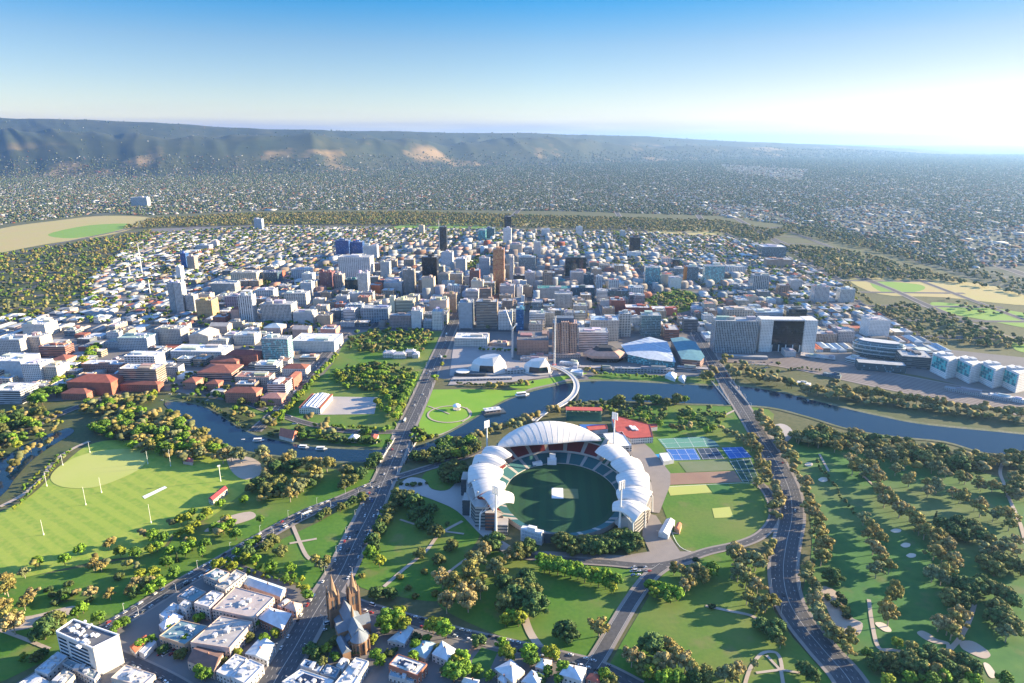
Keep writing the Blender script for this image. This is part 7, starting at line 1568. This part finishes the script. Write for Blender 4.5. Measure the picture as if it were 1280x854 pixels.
# ================================================================ THE CITY'S ORDINARY BUILDINGS
WALLS = [('white', (.62, .62, .61)), ('pale grey', (.46, .47, .48)), ('cream', (.55, .48, .38)), ('tan', (.42, .33, .24)), ('red brick', (.32, .13, .09)), ('brown', (.28, .21, .17)), ('pale blue', (.46, .52, .58)), ('dark grey', (.14, .16, .18))]
ROOFS = [('white', (.55, .57, .58)), ('pale blue', (.34, .42, .49)), ('grey', (.25, .265, .28)), ('pale grey', (.40, .415, .43)), ('red', (.36, .11, .07)), ('dark', (.15, .155, .17)), ('rust', (.36, .21, .15))]
def fill():
    r = random.Random(21); lots = []
    PARKS = [[G(*p) for p in q] for q in ([(806, 374), (850, 360), (874, 368), (864, 390), (818, 394)], [(575, 340), (602, 316), (612, 324), (590, 352)])]
    CITY = [G(*p) for p in [(-60, 400), (60, 394), (110, 374), (108, 352), (138, 325), (178, 292), (330, 283), (500, 285), (640, 288), (760, 290), (900, 295), (953, 305), (1008, 333), (1043, 351), (1078, 381), (1126, 409), (1172, 437), (1290, 448), (1290, 445), (900, 436), (600, 416), (430, 412), (250, 412), (200, 414), (-60, 424)]]
    UNI = [G(*p) for p in [(-40, 420), (200, 406), (250, 402), (420, 410), (432, 424), (392, 462), (350, 508), (300, 500), (200, 474), (60, 492), (-40, 500)]]
    WEST = [G(*p) for p in [(900, 444), (1080, 416), (1180, 440), (1160, 452), (1020, 452)]]
    foots = [(f[0], f[1], max(f[2], 8), max(f[3], 8)) for f in FOOT]
    def clash(x, y, w, d):
        for f in foots:
            if abs(x-f[0]) < (w+f[2])/2*.96 and abs(y-f[1]) < (d+f[3])/2*.96: return True
        return False
    def try_lot(x, y, w, d, h, outer):
        if any(inside(x, y, P_) for P_ in PARKS) or clash(x, y, w, d) or on_road(x, y): return
        foots.append((x, y, w, d)); px, py = PJ(x, y, h); lots.append((w*PXM(x, y) if -10 < px < 1290 else 0, x, y, w, d, h, outer))
    for i in range(len(NS)-1):
        for j in range(len(EW)-1):
            u0, u1, v0, v1 = NS[i]+11, NS[i+1]-11, EW[j]+11, EW[j+1]-11
            half = (v0+v1)/2
            for (a, b) in ((v0, half-3), (half+3, v1)):
                v = a
                nrow = 2 if b-a > 60 else 1
                for q in range(nrow):
                    dd = (b-a)/nrow; u = u0
                    while u < u1-8:
                        core = abs((u)/600)+abs(v-500)/900; outer = core > 1.55
                        w = r.uniform(12, 24) if outer else r.uniform(16, 36); w = min(w, u1-u)
                        if w < 8: break
                        d = dd*r.uniform(.72, .98)
                        h = (r.uniform(4.2, 7.5) if r.random() < .82 else r.uniform(8, 14)) if outer else ((r.uniform(8, 18) if r.random() < .40 else r.uniform(18, 62 if core < .55 else 36)) if core < 1.0 else (r.uniform(6, 13) if r.random() < .62 else r.uniform(13, 30)))
                        if r.random() < (.78 if outer else .93):
                            x, y = grid_pt(u+w/2, a+dd*(q+.5))
                            if inside(x, y, CITY): try_lot(x, y, w*.94, d, h, outer)
                        u += w
    for poly, n, hh in ((UNI, 420, (6, 16)), (WEST, 60, (6, 14))):
        xs, ys = [p[0] for p in poly], [p[1] for p in poly]
        for k in range(n):
            x, y = r.uniform(min(xs), max(xs)), r.uniform(min(ys), max(ys))
            if inside(x, y, poly): w, d = r.uniform(16, 44), r.uniform(14, 32); try_lot(x, y, w, d, r.uniform(*hh), False)
    lots.sort(key=lambda q: -q[0]); rest = []; n_in, n_out = 0, 0
    for s_, x, y, w, d, h, outer in lots:
        wn_, wc = r.choices(WALLS, [17, 13, 24, 18, 8, 11, 4, 5])[0]; rn, rc = r.choices(ROOFS, [20, 22, 20, 20, 7, 7, 5])[0]
        house = outer and w < 22 and h < 7.6
        if s_ > 3 and (house and n_out < 290 or not house and n_in < 300):
            if house: n_out += 1
            else: n_in += 1
            rt = 'hip' if house and r.random() < .7 else ('gable' if r.random() < .10 and h < 9 and w < 26 else 'flat'); st = 'small' if h < 8 else r.choice(['grid', 'band', 'small', 'wide', 'grid', 'glass', 'fin'])
            fl = 'low' if h < 8 else 'mid height' if h < 16 else 'taller'
            desc = '%s %s %s with a %s %s' % (fl, wn_, 'house' if house else 'building', rn, {'hip': 'hipped roof', 'gable': 'gabled roof', 'flat': 'flat roof'}[rt])
            t = building('city_house' if house else 'city_building', 'house' if house else 'building', x, y, w, d, h, TH, wc, st, rc, rt, None, None, 1 if not house and h > 8 else 0, desc, seed=int(x*3+y*5))
            t['group'] = 'houses of the outer city blocks' if house else 'ordinary buildings of the city blocks'
        else: rest.append((x, y, w, d, h, wc, rc, outer))
    if rest:
        R_ = np.array([q[:5] for q in rest]); n = len(rest); roofc = np.array([q[6] for q in rest]); wallc = np.array([q[5] for q in rest])
        sh = ((rng.random(n) < .55) | (R_[:, 4] > 8)).astype(int)
        stuff(scatter('distant_city_rooftops', [HOUSE, SHED], sh, np.stack([R_[:, 0], R_[:, 1], np.zeros(n)+.1], -1), np.stack([R_[:, 2], R_[:, 3], R_[:, 4]], -1), np.full(n, TH), (roofc*.6+wallc*.4)*(.55+.4*rng.random(n)[:, None]), M_tint))
    print('FILL', n_in, n_out, len(rest))
    # small trees in yards and streets
    for k in range(9000):
        u, v = r.uniform(-1880, 1320), r.uniform(5, 2050); x, y = grid_pt(u, v)
        core = abs(u/600)+abs(v-500)/900
        if not inside(x, y, CITY) or (core < 1.1 and r.random() < .7): continue
        CAND.append((r.choice(['leafy', 'leafy', 'dark', 'gum']), x, y, r.uniform(7, 12), 1.1))
fill()
plant()
# ================================================================ CARS
M_car = mat('unused_car_paint', (.5, .5, .5), .3)
def car_paint():
    m = bpy.data.materials.new('car_paint'); m.use_nodes = True; nt = m.node_tree; b = nt.nodes['Principled BSDF']; oi = nt.nodes.new('ShaderNodeObjectInfo'); nt.links.new(oi.outputs['Color'], b.inputs['Base Color']); b.inputs['Roughness'].default_value = .3; b.inputs['Specular IOR Level'].default_value = .5
    return m
M_paint = car_paint(); M_tyre = mat('tyre', (.02, .02, .02), .9)
def car_mesh(L_, w, hood, cab, van=False):
    prof = [(-L_/2, .35), (L_/2, .35), (L_/2, .62), (L_/2-.1, .78), (L_/2-hood, .92), (-L_/2+.55, .95), (-L_/2, .85)]; b = MB()
    for s_ in (-1, 1): q = [(x, s_*w/2, z) for x, z in prof]; b.poly(q if s_ < 0 else q[::-1], 0)
    for i in range(len(prof)): p, q = prof[i], prof[(i+1) % len(prof)]; b.poly([(p[0], -w/2, p[1]), (p[0], w/2, p[1]), (q[0], w/2, q[1]), (q[0], -w/2, q[1])], 0)
    for x in (-L_*.30, L_*.31):
        for s_ in (-1, 1): b.tube([(x, s_*(w/2-.18), .32), (x, s_*(w/2+.02), .32)], .33, 8, 2)
    x0, x1 = (-L_/2+.25 if van else -L_/2+.7), L_/2-hood+.1; H = cab; lo = [(x0, -w/2+.05), (x1, -w/2+.05), (x1, w/2-.05), (x0, w/2-.05)]; hi = [(x0+.45, -w/2+.22), (x1-.75, -w/2+.22), (x1-.75, w/2-.22), (x0+.45, w/2-.22)]
    for i in range(4): j = (i+1) % 4; b.poly([(*lo[i], .93), (*lo[j], .93), (*hi[j], H), (*hi[i], H)], 1)
    b.poly([(*p, H+.01) for p in hi], 0)
    return b.mesh('car_body', [M_paint, M_glass, M_tyre])
CARM = [car_mesh(4.6, 1.85, 1.25, 1.48), car_mesh(4.1, 1.78, 1.0, 1.52, True), car_mesh(4.8, 1.9, 1.1, 1.75, True)]; VANM = car_mesh(6.2, 2.1, .8, 2.6, True)
def bus_mesh():
    b = MB(); b.box(0, 0, .35, 12, 2.5, 1.0, 0, 0); b.box(0, 0, 1.35, 11.9, 2.45, 1.0, 0, 1); b.box(0, 0, 2.35, 12, 2.5, .7, 0, 0); b.box(-2, 0, 3.05, 3, 1.6, .35, 0, 0)
    for x in (-3.6, 3.8):
        for s_ in (-1, 1): b.tube([(x, s_*1.0, .5), (x, s_*1.27, .5)], .5, 8, 2)
    return b.mesh('bus_body', [M_paint, M_glass, M_tyre])
BUSM = bus_mesh()
CCOL = [('white', (.75, .75, .75), 42), ('silver', (.50, .51, .53), 22), ('black', (.02, .02, .025), 12), ('grey', (.16, .17, .18), 12), ('red', (.40, .03, .03), 7), ('blue', (.04, .10, .30), 5)]
NCAR = [0]
def car(x, y, a, z=.92, kind='car'):
    if NCAR[0] >= 330: return
    px, py = PJ(x, y, z)
    if not (0 < px < 1280 and 0 < py < 854): return
    NCAR[0] += 1; n, c, w = random.choices(CCOL, [q[2] for q in CCOL])[0]
    if kind == 'bus': m, nm, cat = BUSM, 'bus', 'bus'; n, c = 'white', (.72, .72, .70)
    elif random.random() < .06: m, nm, cat = VANM, 'van', 'van'
    else: i = random.randrange(3); m = CARM[i]; nm, cat = 'car', 'car'
    o = link(nm, m, None, (x, y, z), a); o.color = (*c, 1); sh = {'car': ('sedan', 'hatchback', 'wagon')[CARM.index(m)] if m in CARM else '', 'van': 'van', 'bus': 'city bus'}[nm]
    tag(o, None, cat, 'cars and buses on the roads and kerbs'); TODO.append((o, n+' '+sh, cat, x, y))
def parked(key, side, off, f0, f1, gap=6.2, keep=.8):
    pts = ROADS[key]; L, R = ribbon_pts(pts, 2*off); S_ = along(L if side > 0 else R, gap); n = len(S_)
    for (x, y, a) in S_[int(n*f0):int(n*f1)]:
        if random.random() < keep: car(x, y, a+(pi if random.random() < .5 else 0))
def traffic(key, f0, f1, gap, offs, keep=.5):
    pts = ROADS[key]
    for o in offs:
        S_ = along(ribbon_pts(pts, 2*abs(o))[0 if o > 0 else 1], gap, random.random()*gap); n = len(S_)
        for (x, y, a) in S_[int(n*f0):int(n*f1)]:
            if random.random() < keep: car(x, y, a+(0 if o < 0 else pi), kind='bus' if random.random() < .05 else 'car')
parked('avenue', 1, 6.6, .10, .95, 7.5, .75); parked('avenue', -1, 6.6, .12, .8, 7.5, .55); parked('terrace', 1, 4.6, .05, .95, 6.5, .6); parked('terrace', -1, 4.6, .1, .9, 6.5, .5)
parked('king', 1, 11, .06, .28, 7, .4); parked('king', -1, 11, .06, .24, 7, .2)
traffic('king', .12, .8, 17, (-3, -7, 3, 7), .15); traffic('mont', .1, .95, 32, (-3, -7.5, 3, 7.5), .07); traffic('avenue', .15, .98, 30, (-2.5, 2.5), .25); traffic('street', .1, .9, 20, (-3, 3), .4); traffic('ns6', 0, .5, 24, (-4, 4), .5)
parked('drive', 1, 3.6, .2, .9, 6.5, .25); parked('lane', -1, 3.4, .1, .8, 6.5, .5)
def lot(px0, px1, rows, n, a0, keep=.75):
    p, q = G(*px0), G(*px1)
    for i in range(rows):
        for j in range(n):
            if random.random() < keep: f, g = (j+.5)/n, (i+.5)/rows; car(p[0]+(q[0]-p[0])*f, p[1]+(q[1]-p[1])*g, a0+(pi if random.random() < .5 else 0), .55)
lot((188, 822), (226, 810), 2, 8, .9); lot((400, 800), (420, 770), 4, 3, .4, .5); lot((790, 722), (815, 708), 3, 8, .3, .6); lot((200, 483), (330, 505), 3, 14, .2, .45); lot((925, 462), (965, 452), 3, 11, .2, .7); lot((362, 532), (385, 524), 3, 6, .2, .6); lot((330, 838), (345, 810), 2, 2, .9, .5); lot((300, 545), (345, 530), 2, 8, .3, .4)
# lamp posts along the two wide roads
LPM = MB(); LPM.tube([(0, 0, 0), (0, 0, 9)], [.16, .1], 5); LPM.tube([(0, 0, 9), (1.8, 0, 9.5)], .08, 4); LPM.box(2.0, 0, 9.4, 1.0, .3, .18)
LPMESH = LPM.mesh('street_lamp', [M_steel])
def lamps(key, off, gap, f0=0, f1=1):
    pts = ROADS[key]
    for s_ in (0, 1):
        S_ = along(ribbon_pts(pts, 2*off)[s_], gap); n = len(S_)
        for (x, y, a) in S_[int(n*f0):int(n*f1)]:
            px, py = PJ(x, y, 5)
            if 0 < px < 1280 and py < 854: o = link('street_lamp', LPMESH, None, (x, y, .85), a+(-pi/2 if s_ == 0 else pi/2)); tag(o, None, 'lamp', 'street lamps'); TODO.append((o, 'thin grey street lamp', 'lamp', x, y))
lamps('king', 13.6, 36, .05, .7); lamps('mont', 13, 40, .1, .9); lamps('avenue', 9, 38, .1, .95)
# ================================================================ LABELS: each thing told apart by what stands near it
LM.update({'the cricket stadium': SC, 'the pale grass ellipse': G(125, 590), 'the white pitch strip': G(194, 615), 'the parade ground': G(435, 508), 'the blue tennis courts': G(850, 568), 'the red dirt field': G(870, 598), 'the worn pitch square': G(903, 641),
           'the pair of sand bunkers by the road': G(1020, 590), 'the three sand bunkers': G(1131, 681), 'the bunker by the straight gravel path': G(1104, 784), 'the big curved bunker': G(1220, 812), 'the white bunker at the bottom': G(1237, 840), 'the crossed garden paths': G(382, 677), 'the star shaped path ring': G(975, 838),
           'the paved stadium plaza': G(560, 620), 'the clay court': G(588, 815), 'the small walled lawn': G(600, 830), 'the swimming pool': G(818, 571), 'the leafy city square': G(838, 376), 'the central city square': G(590, 335), 'the main road junction': G(492, 598), 'the bend of the wide right road': G(979, 715), 'the road junction below the cathedral': G(415, 742),
           'the railway curve': G(1020, 457), 'the narrow river bend': G(265, 514), 'the left river arm': G(30, 572), 'the yellow racecourse field': G(60, 292), 'the yellow western field': G(1200, 360), 'the golden southern field': G(850, 287), 'the far green oval': G(550, 283), 'the river islet bank': G(692, 508), 'the bare sandy patch by the right road': G(970, 545), 'the dry sandy strip at the left': G(50, 775), 'the foot of the hill path': G(745, 826), 'the top of the hill path': G(830, 708), 'the curved drive by the practice oval': G(965, 650), 'the round white fountain': G(548, 667), 'the terrace road corner': G(436, 752), 'the gravel path on the left lawn': G(35, 800), 'the straight river promenade': G(610, 515), 'the park avenue end': G(335, 670)})
ORD = ['nearest', 'second nearest', 'third nearest', 'fourth nearest', 'fifth nearest', 'sixth nearest', 'seventh nearest', 'eighth nearest', 'ninth nearest', 'tenth nearest', 'eleventh nearest', 'twelfth nearest', 'thirteenth nearest', 'fourteenth nearest', 'fifteenth nearest', 'sixteenth nearest', 'seventeenth nearest', 'eighteenth nearest']
def labels():
    names = [k for k in LM if len(k.split()) <= 13]; P_ = np.array([LM[k] for k in names]); by = {}
    for e_ in TODO: by.setdefault(e_[1], []).append(e_)
    art = lambda s_: s_ if s_.startswith('the ') else 'the '+s_
    def short(k):
        w = k.split(); stop = {'beside', 'behind', 'before', 'by', 'under', 'in', 'of', 'at', 'near', 'along', 'with', 'right', 'left', 'over', 'round', 'above', 'on', 'farthest', 'nearest', 'framing', 'between', 'joined', 'touching', 'facing', 'moored', 'standing', 'below', 'across', 'among', 'beyond', 'where', 'after', 'speckled', 'from'}
        return k
    for desc, L in by.items():
        Q = np.array([(e_[3], e_[4]) for e_ in L]); D = np.hypot(Q[:, None, 0]-P_[None, :, 0], Q[:, None, 1]-P_[None, :, 1]); rank = D.argsort(0).argsort(0)
        nd = len(desc.split())
        for i, e_ in enumerate(L):
            best = None
            for j in range(len(names)):
                q = rank[i, j]
                if q >= 18: continue
                nw = nd+len(ORD[q].split())+1+len(art(names[j]).split())
                if nw > 16: continue
                cost = D[i, j]*(1+.55*q)+(0 if q < 4 else 150*q)
                if best is None or cost < best[0]: best = (cost, q, j)
            if best is None:
                j = int(D[i].argmin()); lab = '%s near %s' % (desc, ' '.join(art(names[j]).split()[:16-nd-1]))
            else: lab = '%s %s to %s' % (desc, ORD[best[1]], art(names[best[2]])) if nd+len(ORD[best[1]].split())+1+len(art(names[best[2]]).split()) <= 16 else '%s %s %s' % (desc, ORD[best[1]], art(names[best[2]]))
            e_[0]['label'] = lab
    seen = {}
    for e_ in TODO: seen.setdefault(e_[0]['label'], []).append(e_[0])
    print('LABELS', len(TODO), 'dups', sum(len(v)-1 for v in seen.values()))
labels()
